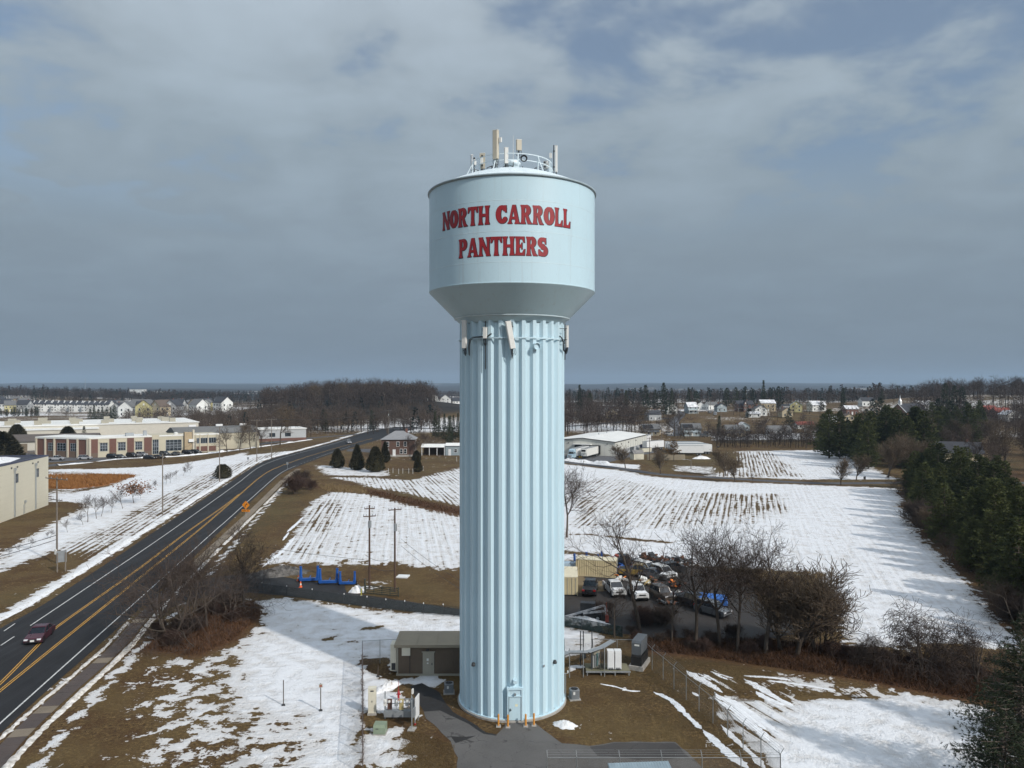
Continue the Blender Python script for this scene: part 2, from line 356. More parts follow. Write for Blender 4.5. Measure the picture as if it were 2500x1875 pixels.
# big east field
paint([(1330, 1128), (1500, 1147), (1620, 1167), (1750, 1176), (2200, 1192), (2290, 1300), (2460, 1500), (2560, 1590), (2300, 1570), (2100, 1575), (2050, 1480), (2010, 1400), (1800, 1385), (1330, 1365)], .93, st=.35, an=17.6)
paint([(1380, 1180), (1500, 1165), (1650, 1200), (1900, 1205), (1935, 1245), (1850, 1275), (1650, 1290), (1400, 1285)], .45, st=.95); paint([(1700, 1205), (1900, 1207), (1910, 1240), (1780, 1265), (1690, 1250)], .22, st=1.25); paint([(1420, 1225), (1480, 1205), (1500, 1220), (1440, 1255)], .12, st=1.1)
pline([(1330, 1302), (1450, 1305), (1560, 1318), (1640, 1325)], 1.2, -.6, .8, .8); pline([(1330, 1345), (1440, 1352), (1480, 1356)], 2.5, -.5, 1, 1.2)
paint([(1740, 1102), (2080, 1098), (2140, 1150), (2195, 1170), (1980, 1171), (1740, 1163)], .80, st=.3, an=16.5); paint([(1720, 1105), (1880, 1100), (1960, 1165), (1720, 1165)], .22, st=1.1)
paint([(1560, 1128), (1640, 1112), (1800, 1098), (1815, 1140), (1740, 1158), (1640, 1152)], -.9); paint([(1560, 1128), (1640, 1112), (1800, 1098), (1815, 1140), (1740, 1158), (1640, 1152)], .5, arr=green); paint([(1640, 1135), (1745, 1140), (1745, 1160), (1640, 1150)], .25, st=.6)
paint([(1390, 1122), (1480, 1130), (1560, 1135), (1560, 1146), (1480, 1140), (1390, 1128)], .9, feather=1.2, wobble=1)
paint([(1560, 1078), (2090, 1070), (2090, 1085), (1560, 1093)], -.9, wobble=2); paint([(1740, 1062), (2090, 1055), (2090, 1072), (1740, 1075)], .9, wobble=2)
# south-east corner
paint([(1770, 1762), (1740, 1697), (1800, 1702), (1960, 1712), (2000, 1705), (2200, 1706), (2390, 1728), (2560, 1760), (2560, 1890), (1900, 1890), (1850, 1832)], .95, feather=.8, wobble=.8, an=-21.5)
paint([(1770, 1762), (1740, 1697), (1800, 1702), (1940, 1712), (1960, 1740), (1910, 1800), (1860, 1835)], .33, feather=1.2, wobble=.4, st=1.0)
paint([(1600, 1600), (1700, 1615), (1900, 1640), (2010, 1660), (2000, 1704), (1900, 1710), (1740, 1698), (1690, 1690)], -.72, feather=.8, an=-21.5, st=.5); paint([(1680, 1640), (1780, 1640), (1800, 1690), (1720, 1690)], -.42, st=1.05); paint([(1800, 1652), (1830, 1655), (1950, 1710), (1880, 1712)], -.1, st=1.1, feather=.6)
for l, wd in () and (([(1679, 1641), (1720, 1662), (1763, 1690)], .42), ([(1818, 1660), (1858, 1680), (1895, 1704)], .38), ([(1846, 1690), (1870, 1704), (1900, 1716)], .38), ([(1745, 1692), (1762, 1705), (1790, 1712)], .5)): pline(l, wd, .95, .22, .06)
paint([(1816, 1648), (1930, 1650), (2070, 1668), (2190, 1692), (2390, 1722), (2390, 1732), (2190, 1712), (2080, 1700), (1990, 1690), (1900, 1670)], .12, feather=.6, wobble=.5, st=.3)
pline([(1900, 1647), (2030, 1655), (2150, 1676), (2230, 1700), (2380, 1722)], .6, .95, .4, .3)
# leaf litter under the scrub
for a in ([(1560, 1560), (1700, 1560), (1850, 1560), (2060, 1580), (2200, 1605), (2420, 1640), (2560, 1680), (2560, 1740), (2390, 1716), (2250, 1692), (2100, 1664), (1900, 1636), (1700, 1606), (1570, 1592)], [(345, 1585), (480, 1605), (570, 1565), (645, 1500), (620, 1468), (520, 1478), (400, 1540)]):
    paint(a, -1.0, wobble=.8, feather=1); paint(a, 1.0, wobble=1, feather=1.5, arr=litter)
paint([(2080, 1575), (2140, 1578), (2110, 1600)], -.2, wobble=.5)
# pine belt floor
BELT = [(2195, 1193), (2200, 1235), (2235, 1290), (2295, 1370), (2352, 1420), (2405, 1480), (2500, 1556), (2600, 1620)]
paint(BELT + [(3300, 1620), (2900, 1250), (2500, 1150), (2250, 1150)], -.75, wobble=2, feather=3); paint(BELT + [(3300, 1620), (2900, 1250), (2500, 1150), (2250, 1150)], .5, wobble=2, feather=3, arr=litter)
# lanes: bare grass beside pavements, ploughed snow
pline(RIGHT_EDGE[:5], 5.2, -.8, .6, .3, px=False); pline(offset_line(RIGHT_EDGE[:5], 5.0), 1.0, .5, .4, .3, px=False); pline(offset_line(RIGHT_EDGE[:3], .8), .5, -.05, .4, .3, px=False)
pline(offset_line(LEFT_EDGE, -2.6), 2.6, .55, .8, .7, px=False); pline(offset_line(LEFT_EDGE, -.6), 1.1, -.8, .35, .3, px=False)

V = np.stack([x, y, zt], 1); nx, ny = len(gx), len(gy)
I = (np.arange(ny - 1)[:, None] * nx + np.arange(nx - 1)[None]).ravel()
ground_me = npmesh('ground', V, np.stack([I, I + 1, I + nx + 1, I + nx], 1), None, True)
rowu = x * np.cos(ang) - y * np.sin(ang); rowv = x * np.sin(ang) + y * np.cos(ang)
for nm, a in (('cover', cover), ('litter', litter), ('orange', orange), ('green', green), ('forest', dark), ('streak', streak)):
    at = ground_me.attributes.new(nm, 'FLOAT', 'POINT'); at.data.foreach_set('value', a.astype(np.float32))
at = ground_me.attributes.new('rows', 'FLOAT_VECTOR', 'POINT'); at.data.foreach_set('vector', np.stack([rowu, rowv, zt * 0], 1).astype(np.float32).ravel())

def ground_mat():
    m = bpy.data.materials.new('winter_ground'); m.use_nodes = True; t = NT(m.node_tree); b = t.n['Principled BSDF']
    A = lambda n, o='Fac': t.node('ShaderNodeAttribute', attribute_name=n).outputs[o]
    pos = t.node('ShaderNodeNewGeometry').outputs['Position']
    n1 = t.noise(pos, .55, 4, .62, .3); n2 = t.noise(t.vmath('MULTIPLY', A('rows', 'Vector'), (1.0, .024, 1)), 1.9, 4, .62, .05)
    n3 = t.noise(pos, 3.2, 4, .68); n4 = t.noise(pos, .09, 2, .5); n5 = t.noise(pos, 14, 2, .7)
    st = A('streak')
    v = t.math('ADD', t.math('MULTIPLY', A('cover'), .30), t.math('MULTIPLY', t.math('SUBTRACT', n1, .5), t.math('MULTIPLY_ADD', st, -.35, 1.15)))
    v = t.math('ADD', v, t.math('MULTIPLY', t.math('MULTIPLY', t.math('SUBTRACT', n2, .5), st), 1.15))
    v = t.math('ADD', v, t.math('MULTIPLY', t.math('SUBTRACT', n3, .5), .34))
    v = t.math('ADD', v, t.math('MULTIPLY', t.math('SUBTRACT', n4, .5), .22))
    ru = t.node('ShaderNodeSeparateXYZ'); t.put(ru.inputs[0], A('rows', 'Vector'))
    row = t.math('SINE', t.math('ADD', t.math('MULTIPLY', ru.outputs[0], 5.0), t.math('MULTIPLY', n1, 5.0)))
    v = t.math('ADD', v, t.math('MULTIPLY', t.math('MULTIPLY', row, st), .10))
    snow = t.mapr(v, -.012, .035)
    thin = t.mapr(v, .0, .36)
    grass = t.ramp(t.math('ADD', t.math('MULTIPLY', n3, .6), t.math('MULTIPLY', n5, .4)), [(.40, (.034, .019, .007)), (.5, (.090, .054, .021)), (.60, (.185, .122, .052))])
    grass = t.mix(t.mapr(n1, .40, .60, 0, .7), grass, (.062, .031, .012))
    grass = t.mix(t.mapr(n4, .42, .6, 0, .45), grass, (.130, .090, .036))
    grass = t.mix(t.math('MULTIPLY', A('green'), t.mapr(n1, .4, .6, .1, .8)), grass, (.066, .066, .026))
    lit = t.ramp(t.math('ADD', t.math('MULTIPLY', n3, .5), t.math('MULTIPLY', n5, .5)), [(.35, (.028, .014, .008)), (.5, (.085, .036, .017)), (.68, (.14, .065, .032))])
    grass = t.mix(A('litter'), grass, lit)
    grass = t.mix(A('orange'), grass, t.ramp(n3, [(.35, (.19, .070, .018)), (.65, (.36, .150, .045))]))
    fo = t.ramp(t.noise(pos, .035, 5, .7), [(.3, (.012, .013, .012)), (.55, (.028, .024, .020)), (.75, (.05, .040, .033))])
    grass = t.mix(A('forest'), grass, fo)
    sn = t.mix(t.mapr(n3, .35, .65, 0, .35), (.79, .80, .82), (.64, .65, .67))
    sn = t.mix(t.mapr(thin, 1, 0, 0, .42, False), sn, (.44, .38, .31))
    sn = t.mix(t.mapr(t.math('ADD', t.math('MULTIPLY', n5, .6), t.math('MULTIPLY', n3, .4)), .56, .70, 0, .30), sn, (.40, .35, .29))
    snow = t.math('MULTIPLY', snow, t.math('SUBTRACT', 1.0, A('forest'), clamp=True))
    t.put(b.inputs['Base Color'], t.mix(snow, grass, sn))
    t.put(b.inputs['Roughness'], t.math('MULTIPLY_ADD', snow, -.3, .95)); b.inputs['Specular IOR Level'].default_value = .25
    bn = t.node('ShaderNodeBump'); bn.inputs['Strength'].default_value = .75; bn.inputs['Distance'].default_value = .12
    h = t.math('ADD', t.math('MULTIPLY', thin, .8), t.math('ADD', t.math('MULTIPLY', n3, .9), t.math('MULTIPLY', n1, .8)))
    h = t.math('ADD', h, t.math('MULTIPLY', t.math('MULTIPLY', n2, st), 1.0))
    t.put(bn.inputs['Height'], h); t.put(b.inputs['Normal'], bn.outputs[0])
    return m
ground_me.materials.append(ground_mat())
ground = tag(link('ground', ground_me), kind='structure')

# ---------------------------------------------------------------- pavements
def asphalt_mat(name, base, wet=.0, crack=0.0, scale=1.0, lane=0):
    m = bpy.data.materials.new(name); m.use_nodes = True; t = NT(m.node_tree); b = t.n['Principled BSDF']; pos = t.node('ShaderNodeNewGeometry').outputs['Position']
    n1 = t.noise(pos, .22 * scale, 5, .6); n2 = t.noise(pos, 6, 4, .7)
    c = t.ramp(n1, [(.3, tuple(q * .72 for q in base)), (.5, base), (.72, tuple(q * 1.25 for q in base))])
    c = t.mix(t.mapr(n2, .3, .7, 0, .4), c, tuple(q * 1.35 for q in base))
    if lane:      # polished wheel tracks and salt film running with the traffic
        mp = t.node('ShaderNodeMapping'); t.put(mp.inputs[0], pos); mp.inputs['Rotation'].default_value = (0, 0, R(-11)); mp.inputs['Scale'].default_value = (1, .012, 1)
        c = t.mix(t.mapr(t.noise(mp.outputs[0], .8, 4, .65), .44, .66, 0, lane), c, tuple(q * 1.9 for q in base))
    if crack:
        vo = t.node('ShaderNodeTexVoronoi', feature='DISTANCE_TO_EDGE'); vo.inputs['Scale'].default_value = .32
        nd = t.node('ShaderNodeTexNoise'); t.put(nd.inputs['Vector'], pos); nd.inputs['Scale'].default_value = .9; nd.inputs['Detail'].default_value = 4
        t.put(vo.inputs['Vector'], t.vmath('ADD', pos, t.vmath('MULTIPLY', nd.outputs['Color'], (2.2, 2.2, 0))))
        c = t.mix(t.math('MULTIPLY', t.mapr(vo.outputs[0], .003, .011, 1, 0), t.math('MULTIPLY', t.mapr(n1, .42, .58), crack)), c, tuple(q * .35 for q in base))
    t.put(b.inputs['Base Color'], c); t.put(b.inputs['Roughness'], t.mapr(n1, .35, .6, .9 - wet, .85)); b.inputs['Specular IOR Level'].default_value = .22
    bn = t.node('ShaderNodeBump'); bn.inputs['Strength'].default_value = .3; bn.inputs['Distance'].default_value = .01; t.put(bn.inputs['Height'], n2); t.put(b.inputs['Normal'], bn.outputs[0])
    return m
m_road = asphalt_mat('road_asphalt', (.022, .0225, .0245), .1, lane=.55); m_drive = asphalt_mat('drive_asphalt', (.105, .10, .096), .1, .8); m_dark = asphalt_mat('sealed_asphalt', (.028, .027, .027), .35)
m_yard = asphalt_mat('yard_gravel', (.040, .036, .034), .25); m_lane = asphalt_mat('lane_asphalt', (.085, .085, .09)); m_lot = asphalt_mat('lot_asphalt', (.10, .10, .105))
def paint_mat(name, c):
    m = bpy.data.materials.new(name); m.use_nodes = True; t = NT(m.node_tree); b = t.n['Principled BSDF']; pos = t.node('ShaderNodeNewGeometry').outputs['Position']
    n = t.noise(pos, 5, 5, .75); t.put(b.inputs['Base Color'], t.mix(t.mapr(n, .34, .52, .75, 0), c, (.05, .05, .05))); b.inputs['Roughness'].default_value = .7
    return m
m_white = paint_mat('white_line', (.62, .62, .60)); m_yellow = paint_mat('yellow_line', (.62, .33, .045))
LE, RE = smooth_line(LEFT_EDGE, 12), smooth_line(RIGHT_EDGE, 12)
def on_line(line, yy):
    for a, b in zip(line, line[1:]):
        if a[1] <= yy <= b[1]: t = (yy - a[1]) / (b[1] - a[1] + 1e-9); return a[0] + (b[0] - a[0]) * t
    return line[0][0] + (line[0][0] - line[1][0]) / (line[0][1] - line[1][1]) * (yy - line[0][1]) if yy < line[0][1] else line[-1][0]
ys = list(np.arange(40, 520, 2.5)); road = strip([(on_line(LE, q), q) for q in ys], [(on_line(RE, q), q) for q in ys], .03, 'road', m_road, None, 'structure')
def line_mark(pts, w_, name='painted_line', m=m_white, z=.036, dash=None):
    l = resample(smooth_line(pts, 12), 1.5); a, b = offset_line(l, -w_ / 2), offset_line(l, w_ / 2)
    if not dash: return strip(a, b, z, name, m, road)
    on, off = dash; k = 0; mb = MB()
    while k < len(l) - on:
        for i in range(k, k + on): mb.quad((*a[i], z), (*b[i], z), (*b[i + 1], z), (*a[i + 1], z))
        k += on + off
    return mb.build(name, m, road)
line_mark([(-58.6, 91.2), (-63.0, 118), (-68.2, 148.9), (-81.5, 222), (-90.3, 268), (-92.2, 300), (-90.8, 335), (-88.9, 377), (-88.5, 410)], .16)
line_mark([(-40.2, 44), (-44.3, 64.9), (-51.9, 107.5), (-59.4, 148.9), (-62.2, 165), (-74.2, 232), (-77.6, 256), (-78.4, 272)], .16)
line_mark([(-78.4, 274), (-78.6, 300), (-78.2, 333), (-76.6, 365)], .14, dash=(1, 2)); line_mark([(-78.6, 302), (-78.2, 333), (-77.2, 355)], .14)
line_mark([(-54.2, 62), (-56.2, 76), (-58.2, 89)], .15, dash=(2, 3)); line_mark([(-57.6, 76), (-59.0, 82), (-61.0, 92)], .14, dash=(2, 1))
YR = [(-45, 50), (-49, 71.7), (-62.8, 148.9), (-69.7, 185), (-81.0, 244), (-83.6, 275), (-83.4, 310), (-81.2, 355), (-76.5, 410)]
YL = [(-49.4, 69), (-50.2, 73.5), (-53.3, 84.2), (-55.1, 90.9), (-59.4, 119), (-64.6, 148.9), (-69.6, 181), (-73.2, 201)]
for d in (-.13, .13): line_mark(offset_line(YR, d), .11, m=m_yellow)
for d in (-.13, .13): line_mark(offset_line(YL, d), .11, m=m_yellow)

# pavement of loose slabs along the east side
SW = smooth_line([(-35.5, 45), (-41, 61.7), (-43.9, 82.4), (-47, 96.8), (-53, 130), (-60, 172), (-71, 235), (-74.5, 262)], 14)
m_walk = asphalt_mat('wet_slab', (.085, .068, .062), .3, scale=2.5); m_walk2 = asphalt_mat('dry_slab', (.20, .165, .125), .05); m_bed = mat('slab_bed', (.05, .042, .036), .95)
SWr = resample(SW, 1.52); a_, b_ = offset_line(SWr, -.78), offset_line(SWr, .78)
walk = strip(a_, b_, .012, 'sidewalk', m_bed, None, 'structure')
rnd = random.Random(4)
for i in range(len(SWr) - 1):
    if SWr[i][1] > 215 and i % 1 == 0 and SWr[i][1] > 262: continue
    mb = MB(); z = .05 + rnd.uniform(-.006, .006); sh = lambda p, q, t: (p[0] + (q[0] - p[0]) * t, p[1] + (q[1] - p[1]) * t)
    mb.prism([sh(a_[i], a_[i + 1], .012), sh(b_[i], b_[i + 1], .012), sh(b_[i], b_[i + 1], .988), sh(a_[i], a_[i + 1], .988)], .012, z)
    mb.build('slab', m_walk2 if (SWr[i][1] > 112 or rnd.random() < .14) else m_walk, walk)

def sheet(poly, z, name, m, kind='structure', px=True, jag=.15, parent=None, seed=1):
    q = P(*poly) if px else poly; out = []; r = random.Random(seed)
    for a, b in zip(q, q[1:] + q[:1]):
        n = max(1, int(math.dist(a, b) / .8)); nrm = Vector((b[1] - a[1], a[0] - b[0])).normalized() if math.dist(a, b) > 0 else Vector((0, 0))
        for i in range(n):
            t = i / n; j = r.uniform(-jag, jag) * (1 if i else .3); out.append((a[0] + (b[0] - a[0]) * t + nrm.x * j, a[1] + (b[1] - a[1]) * t + nrm.y * j))
    me = bpy.data.meshes.new(name); me.from_pydata([(*p, z) for p in out], [], [tuple(range(len(out)))]); me.materials.append(m); me.update()
    o = link(name, me, parent)
    if kind and parent is None: o['kind'] = kind
    return o
# drive in front of the tower: older grey apron, newer dark lane behind
sheet([(1235, 1767), (1300, 1762), (1330, 1785), (1372, 1815), (1440, 1822), (1500, 1812), (1650, 1812), (1690, 1850), (1720, 1880), (1700, 1960), (1100, 1960), (1118, 1850), (1100, 1810), (1060, 1770), (1040, 1755), (1034, 1735), (1075, 1732), (1100, 1745), (1145, 1765), (1180, 1790), (1210, 1797)], .022, 'driveway', m_drive, jag=.08)
sheet([(1002, 1676), (1030, 1668), (1072, 1690), (1085, 1712), (1105, 1738), (1148, 1762), (1185, 1788), (1212, 1794), (1212, 1797), (1180, 1792), (1145, 1768), (1100, 1748), (1074, 1735), (1036, 1738), (1015, 1705)], .026, 'access_lane', m_dark, jag=.05)
sheet([(1100, 1798), (1130, 1800), (1162, 1797), (1140, 1806), (1112, 1815)], .0262, 'tar_patch', m_dark, jag=.04); sheet([(1440, 1824), (1500, 1814), (1645, 1814), (1684, 1850), (1560, 1856), (1460, 1846)], .0264, 'asphalt_patch', asphalt_mat('patch_asphalt', (.06, .056, .054), .2, .6), jag=.12)
# sealed yard lane running behind the tower, and the scrap yard
sheet([(330, 1470), (420, 1432), (520, 1410), (600, 1402), (640, 1399), (700, 1410), (752, 1420), (842, 1428), (846, 1446), (980, 1466), (1125, 1488), (1372, 1516), (1470, 1530), (1476, 1545), (1372, 1527), (1125, 1504), (980, 1490), (840, 1474), (700, 1455), (610, 1447), (480, 1462), (390, 1492)], .02, 'yard_lane', m_dark, jag=.1)
sheet([(1200, 1395), (1372, 1375), (1420, 1368), (1560, 1366), (1720, 1385), (1880, 1418), (1990, 1470), (2010, 1530), (1900, 1560), (1700, 1560), (1500, 1548), (1476, 1528), (1372, 1508), (1200, 1490)], .014, 'scrap_yard', m_yard, jag=.5)
m_tan = mat('tan_gravel', (.17, .125, .07), .95, var=.25, vs=.8); sheet([(1300, 1385), (1378, 1378), (1410, 1400), (1450, 1420), (1490, 1415), (1500, 1440), (1400, 1450), (1300, 1440)], .0165, 'gravel_patch', m_tan, jag=.3)
# lanes further off
ribbon([G(1240, 1108), G(1372, 1127), G(1493, 1141), G(1615, 1158), G(1745, 1166), G(1980, 1179), G(2193, 1179), (140, 223), (190, 228)], 4.6, .02, 'field_lane', m_lane, None, 'structure')
ribbon([G(95, 1140), G(252, 1122), G(420, 1110), G(560, 1094), G(660, 1081), G(762, 1069), G(880, 1060)], 6.0, .02, 'service_road', m_lane, None, 'structure')
sheet([(-150, 1150), (95, 1131), (250, 1120), (330, 1112), (430, 1104), (540, 1097), (540, 1091), (380, 1096), (217, 1112), (90, 1108), (-150, 1090)], .016, 'car_park', m_lot, jag=.3)
sheet([(1300, 1132), (1395, 1124), (1480, 1130), (1530, 1118), (1600, 1105), (1620, 1088), (1575, 1078), (1502, 1108), (1350, 1100), (1250, 1104)], .016, 'loading_yard', m_lot, jag=.3)
sheet([(849, 1096), (907, 1096), (935, 1104), (935, 1108), (880, 1103), (845, 1102)], .018, 'house_drive', m_lane)
ribbon([(120, 560), (62, 520), (20, 505), (-60, 500), (-140, 495)], 8, .05, 'cross_street', m_lane, None, 'structure')
ribbon([(92, 430), (105, 470), (112, 520), (135, 600), (150, 700)], 7, .08, 'town_street', m_lane, None, 'structure')

# thin strips of old snow left in wheel tracks
def cover_at(X, Y): return cover[np.clip(np.searchsorted(gy, Y), 0, ny - 1) * nx + np.clip(np.searchsorted(gx, X), 0, nx - 1)]
m_strip = mat('track_snow', (.78, .79, .81), .7, var=.12, vs=2)
def snow_strip(label, pts, w_, seed):
    r_ = np.random.RandomState(seed); l = resample(smooth_line(P(*pts), 8), .22); n = len(l); k = np.linspace(0, 1, n); wd = w_ / 2 * np.clip(np.minimum(k, 1 - k) * 7, .08, 1) * (.45 + 1.1 * np.array([float(fbm(p[0], p[1], 1.6, 3, seed)) for p in l])); a = offset_line(l, 1); mb = MB()
    for i in range(n): d = (a[i][0] - l[i][0], a[i][1] - l[i][1]); e0, e1 = wd[i] * r_.uniform(.75, 1.25), wd[i] * r_.uniform(.75, 1.25); mb.v += [(l[i][0] - d[0] * e0, l[i][1] - d[1] * e0, .004), (l[i][0], l[i][1], .05), (l[i][0] + d[0] * e1, l[i][1] + d[1] * e1, .004)]
    mb.f = [q for i in range(n - 1) for q in ((3 * i, 3 * i + 1, 3 * i + 4, 3 * i + 3), (3 * i + 1, 3 * i + 2, 3 * i + 5, 3 * i + 4))]
    return tag(mb.build('snow_strip', m_strip, None, True), label, 'snow', 'thin strips of old snow', 'stuff')
for k, (pts, wd) in enumerate((([(1676, 1638), (1700, 1652), (1725, 1666), (1765, 1692)], .75), ([(1704, 1644), (1720, 1652), (1736, 1661)], .3), ([(1738, 1640), (1760, 1652), (1778, 1660)], .35), ([(1718, 1646), (1744, 1660), (1756, 1668)], .32), ([(1816, 1658), (1840, 1670), (1864, 1684), (1900, 1706), (1940, 1726)], .8), ([(1846, 1688), (1866, 1702), (1890, 1712), (1915, 1722)], .7), ([(1744, 1690), (1760, 1704), (1790, 1714), (1850, 1752), (1900, 1790)], .7), ([(1745, 1705), (1800, 1740), (1850, 1780), (1880, 1812)], .6), ([(1790, 1722), (1830, 1750), (1870, 1782)], .5), ([(1735, 1640), (1790, 1656)], .25), ([(1816, 1650), (1880, 1654), (1930, 1660)], .5), ([(1880, 1662), (1960, 1672), (2040, 1686)], .55), ([(1596, 1690), (1625, 1702), (1650, 1718), (1672, 1742)], .6), ([(1668, 1738), (1690, 1758), (1712, 1780)], .6), ([(1716, 1782), (1748, 1812), (1790, 1848), (1830, 1878)], .7), ([(1466, 1670), (1500, 1676), (1535, 1686), (1563, 1688)], .28), ([(1760, 1770), (1790, 1800), (1840, 1846), (1870, 1880)], .6), ([(1690, 1690), (1706, 1700)], .3), ([(640, 1385), (690, 1345), (720, 1310)], .7), ([(700, 1300), (725, 1278), (740, 1262)], .6), ([(690, 1320), (705, 1300)], .5))): snow_strip('%s thin strip of old snow in the grass' % ORD[k], pts, wd, k)
# ---------------------------------------------------------------- water tower
TY = 70.0
def weathered(name, rgb, rough):
    m = bpy.data.materials.new(name); m.use_nodes = True; t = NT(m.node_tree); b = t.n['Principled BSDF']; pos = t.node('ShaderNodeTexCoord').outputs['Object']
    run = t.noise(t.vmath('MULTIPLY', pos, (1.3, 1.3, .05)), 2.2, 5, .6); blot = t.noise(pos, .28, 4, .6); fine = t.noise(t.vmath('MULTIPLY', pos, (3, 3, .25)), 2.5, 4, .7)
    c = t.mix(t.mapr(blot, .35, .68, 0, .5), rgb, tuple(q * .92 for q in rgb)); c = t.mix(t.mapr(run, .54, .74, 0, .22), c, (.36, .37, .36)); c = t.mix(t.mapr(fine, .62, .78, 0, .16), c, (.30, .27, .24))
    t.put(b.inputs['Base Color'], c); t.put(b.inputs['Roughness'], t.mapr(blot, .3, .7, rough - .06, rough + .12)); return m
m_blue = weathered('tower_paint', (.55, .715, .79), .38); m_blue_tank = weathered('tank_paint', (.52, .685, .755), .4)
m_seam = mat('weld_seam', (.55, .66, .70), .45); m_rim = mat('rim_steel', (.30, .37, .40), .5); m_roofp = mat('roof_paint', (.70, .79, .82), .45, var=.06)
m_conc = mat('concrete', (.34, .32, .29), .9, var=.2, vs=3, bump=.3); m_galv = mat('galvanised', (.42, .44, .45), .42, .6, var=.15, vs=6); m_steel_d = mat('dark_steel', (.045, .047, .05), .5, .3)
m_black = mat('black_cable', (.012, .012, .013), .6); m_beige = mat('antenna_beige', (.52, .47, .37), .5, var=.06); m_offw = mat('off_white', (.70, .69, .65), .5, var=.05)
tower = thing('water_tower', 'pale blue water tower with fluted column and red lettering on its tank', 'water tower', (0, TY, 0))
RC, NF, DEP = 4.87, 30, .29
# column: thirty folded steel flutes
colm = MB().lathe([(RC - DEP - .14, .1), (RC - DEP - .14, 34.6)], 60).build('column', m_blue, tower)
TOPZ = 35.25
def flute_mesh():
    mb = MB(); pts = []; per = 2 * math.pi / NF
    w_ = [(-.5, 0), (-.5 + .145, 0), (-.5 + .352, 1), (.5 - .352, 1), (.5 - .145, 0), (.5, 0)]   # trough half, slope, crest, slope, trough half
    for f, d in w_:
        a = f * per; r = RC - DEP + DEP * d; pts.append((r * math.sin(a), -r * math.cos(a)))
    zs = [.12] + [q for q in np.linspace(4.5, 31.5, 7)] + [TOPZ]
    for z in zs:
        for p in pts: mb.v.append((*p, z))
    n = len(pts)
    for k in range(len(zs) - 1):
        for i in range(n - 1): mb.f.append((k * n + i, k * n + i + 1, (k + 1) * n + i + 1, (k + 1) * n + i))
    return mb.mesh('flute_panel', m_blue)
fm = flute_mesh()
for k in range(NF): link('flute_panel', fm, colm, rz=2 * math.pi * k / NF)
# thin welded seams where the flute sections meet
for z in (4.5, 18.0, 34.0):
    pass
sring = MB()
for k in range(NF):            # ring of flat bar following crest to crest
    a0 = 2 * math.pi * (k - .148) / NF; a1 = 2 * math.pi * (k + .148) / NF; a2 = 2 * math.pi * (k + .852) / NF
    P3 = lambda a, r, z: (r * math.sin(a), -r * math.cos(a), z)
    for b0, b1 in ((a0, a1), (a1, a2)):
        for z0, z1, r0, r1 in ((33.36, 33.48, RC + .012, RC + .10),):
            vs = [P3(b0, r0, z0), P3(b1, r0, z0), P3(b1, r1, z0), P3(b0, r1, z0), P3(b0, r0, z1), P3(b1, r0, z1), P3(b1, r1, z1), P3(b0, r1, z1)]
            sring.add(vs, [(0, 1, 2, 3), (4, 7, 6, 5), (3, 2, 6, 7), (1, 0, 4, 5)])
sring.build('stiffener_ring', m_blue, tower)
MB().lathe([(5.06, -.3), (5.06, .16), (4.95, .2), (4.3, .2)], 72).build('base_ring', m_conc, tower)
MB().lathe([(4.72, .2), (4.96, .2), (4.96, .26), (4.72, .26)], 60).build('base_plate', m_blue, tower)
# tank
TR = 7.68
tank = MB().lathe([(TR, 37.86), (TR, 39), (TR, 42), (TR, 45), (TR, 46.8)], 144).build('tank_wall', m_blue_tank, tower, True)
for z in (39.55, 42.1, 44.7):
    MB().lathe([(TR, z - .02), (TR + .007, z - .014), (TR + .007, z + .014), (TR, z + .02)], 144).build('weld_seam', m_seam, tank, True)
for a, z0, z1 in ((-28, 42.1, 44.7), (22, 39.55, 42.1), (50, 44.7, 46.8), (-60, 39.55, 42.1), (-8, 37.9, 39.55)):
    s_, c_ = math.sin(R(a)), -math.cos(R(a)); MB().bar(((TR - .003) * s_, (TR - .003) * c_, z0), ((TR - .003) * s_, (TR - .003) * c_, z1), .011, n=6).build('weld_seam', m_seam, tank)
MB().lathe([(4.72, 34.86), (4.98, 35.08), (TR + .015, 37.80), (TR + .03, 37.84), (TR + .03, 37.885), (TR, 37.9)], 144).build('tank_cone', m_blue_tank, tower)
MB().lathe([(5.30, 35.33), (5.38, 35.36), (5.40, 35.45)], 96).build('cone_band', m_seam, tower)
MB().lathe([(TR, 46.74), (TR + .13, 46.78), (TR + .15, 46.84), (TR + .13, 46.93), (TR - .1, 46.95)], 144).build('roof_rim', m_rim, tower, True)
MB().lathe([(TR + .02, 46.94), (6.2, 47.62), (5, 48.12), (3.7, 48.58), (2.4, 48.93), (1.2, 49.14), (.02, 49.22)], 96).build('roof', m_roofp, tower, True)
vent = MB().lathe([(.62, 49.0), (.62, 49.75), (.78, 49.75), (.80, 50.0), (.55, 50.22), (.02, 50.28)], 28).build('roof_vent', m_roofp, tower, True)
# railing
RR, RZ = 3.72, 48.55
rail = MB().lathe([(RR - .03, RZ + 1.22), (RR + .03, RZ + 1.22), (RR + .03, RZ + 1.28), (RR - .03, RZ + 1.28), (RR - .03, RZ + 1.22)], 64).build('railing', m_roofp, tower)
MB().lathe([(RR - .025, RZ + .66), (RR + .025, RZ + .66), (RR + .025, RZ + .71), (RR - .025, RZ + .71), (RR - .025, RZ + .66)], 64).build('mid_rail', m_roofp, rail)
for k in range(12):
    a = 2 * math.pi * (k + .28) / 12; s_, c_ = math.sin(a), -math.cos(a)
    MB().box(RR * s_, RR * c_, RZ + .6, .09, .09, 1.3, a).build('post', m_roofp, rail)
    if k % 2: MB().bar((RR * s_, RR * c_, RZ + 1.2), ((RR + .75) * s_, (RR + .75) * c_, 48.27), .045, n=5).build('brace', m_roofp, rail)
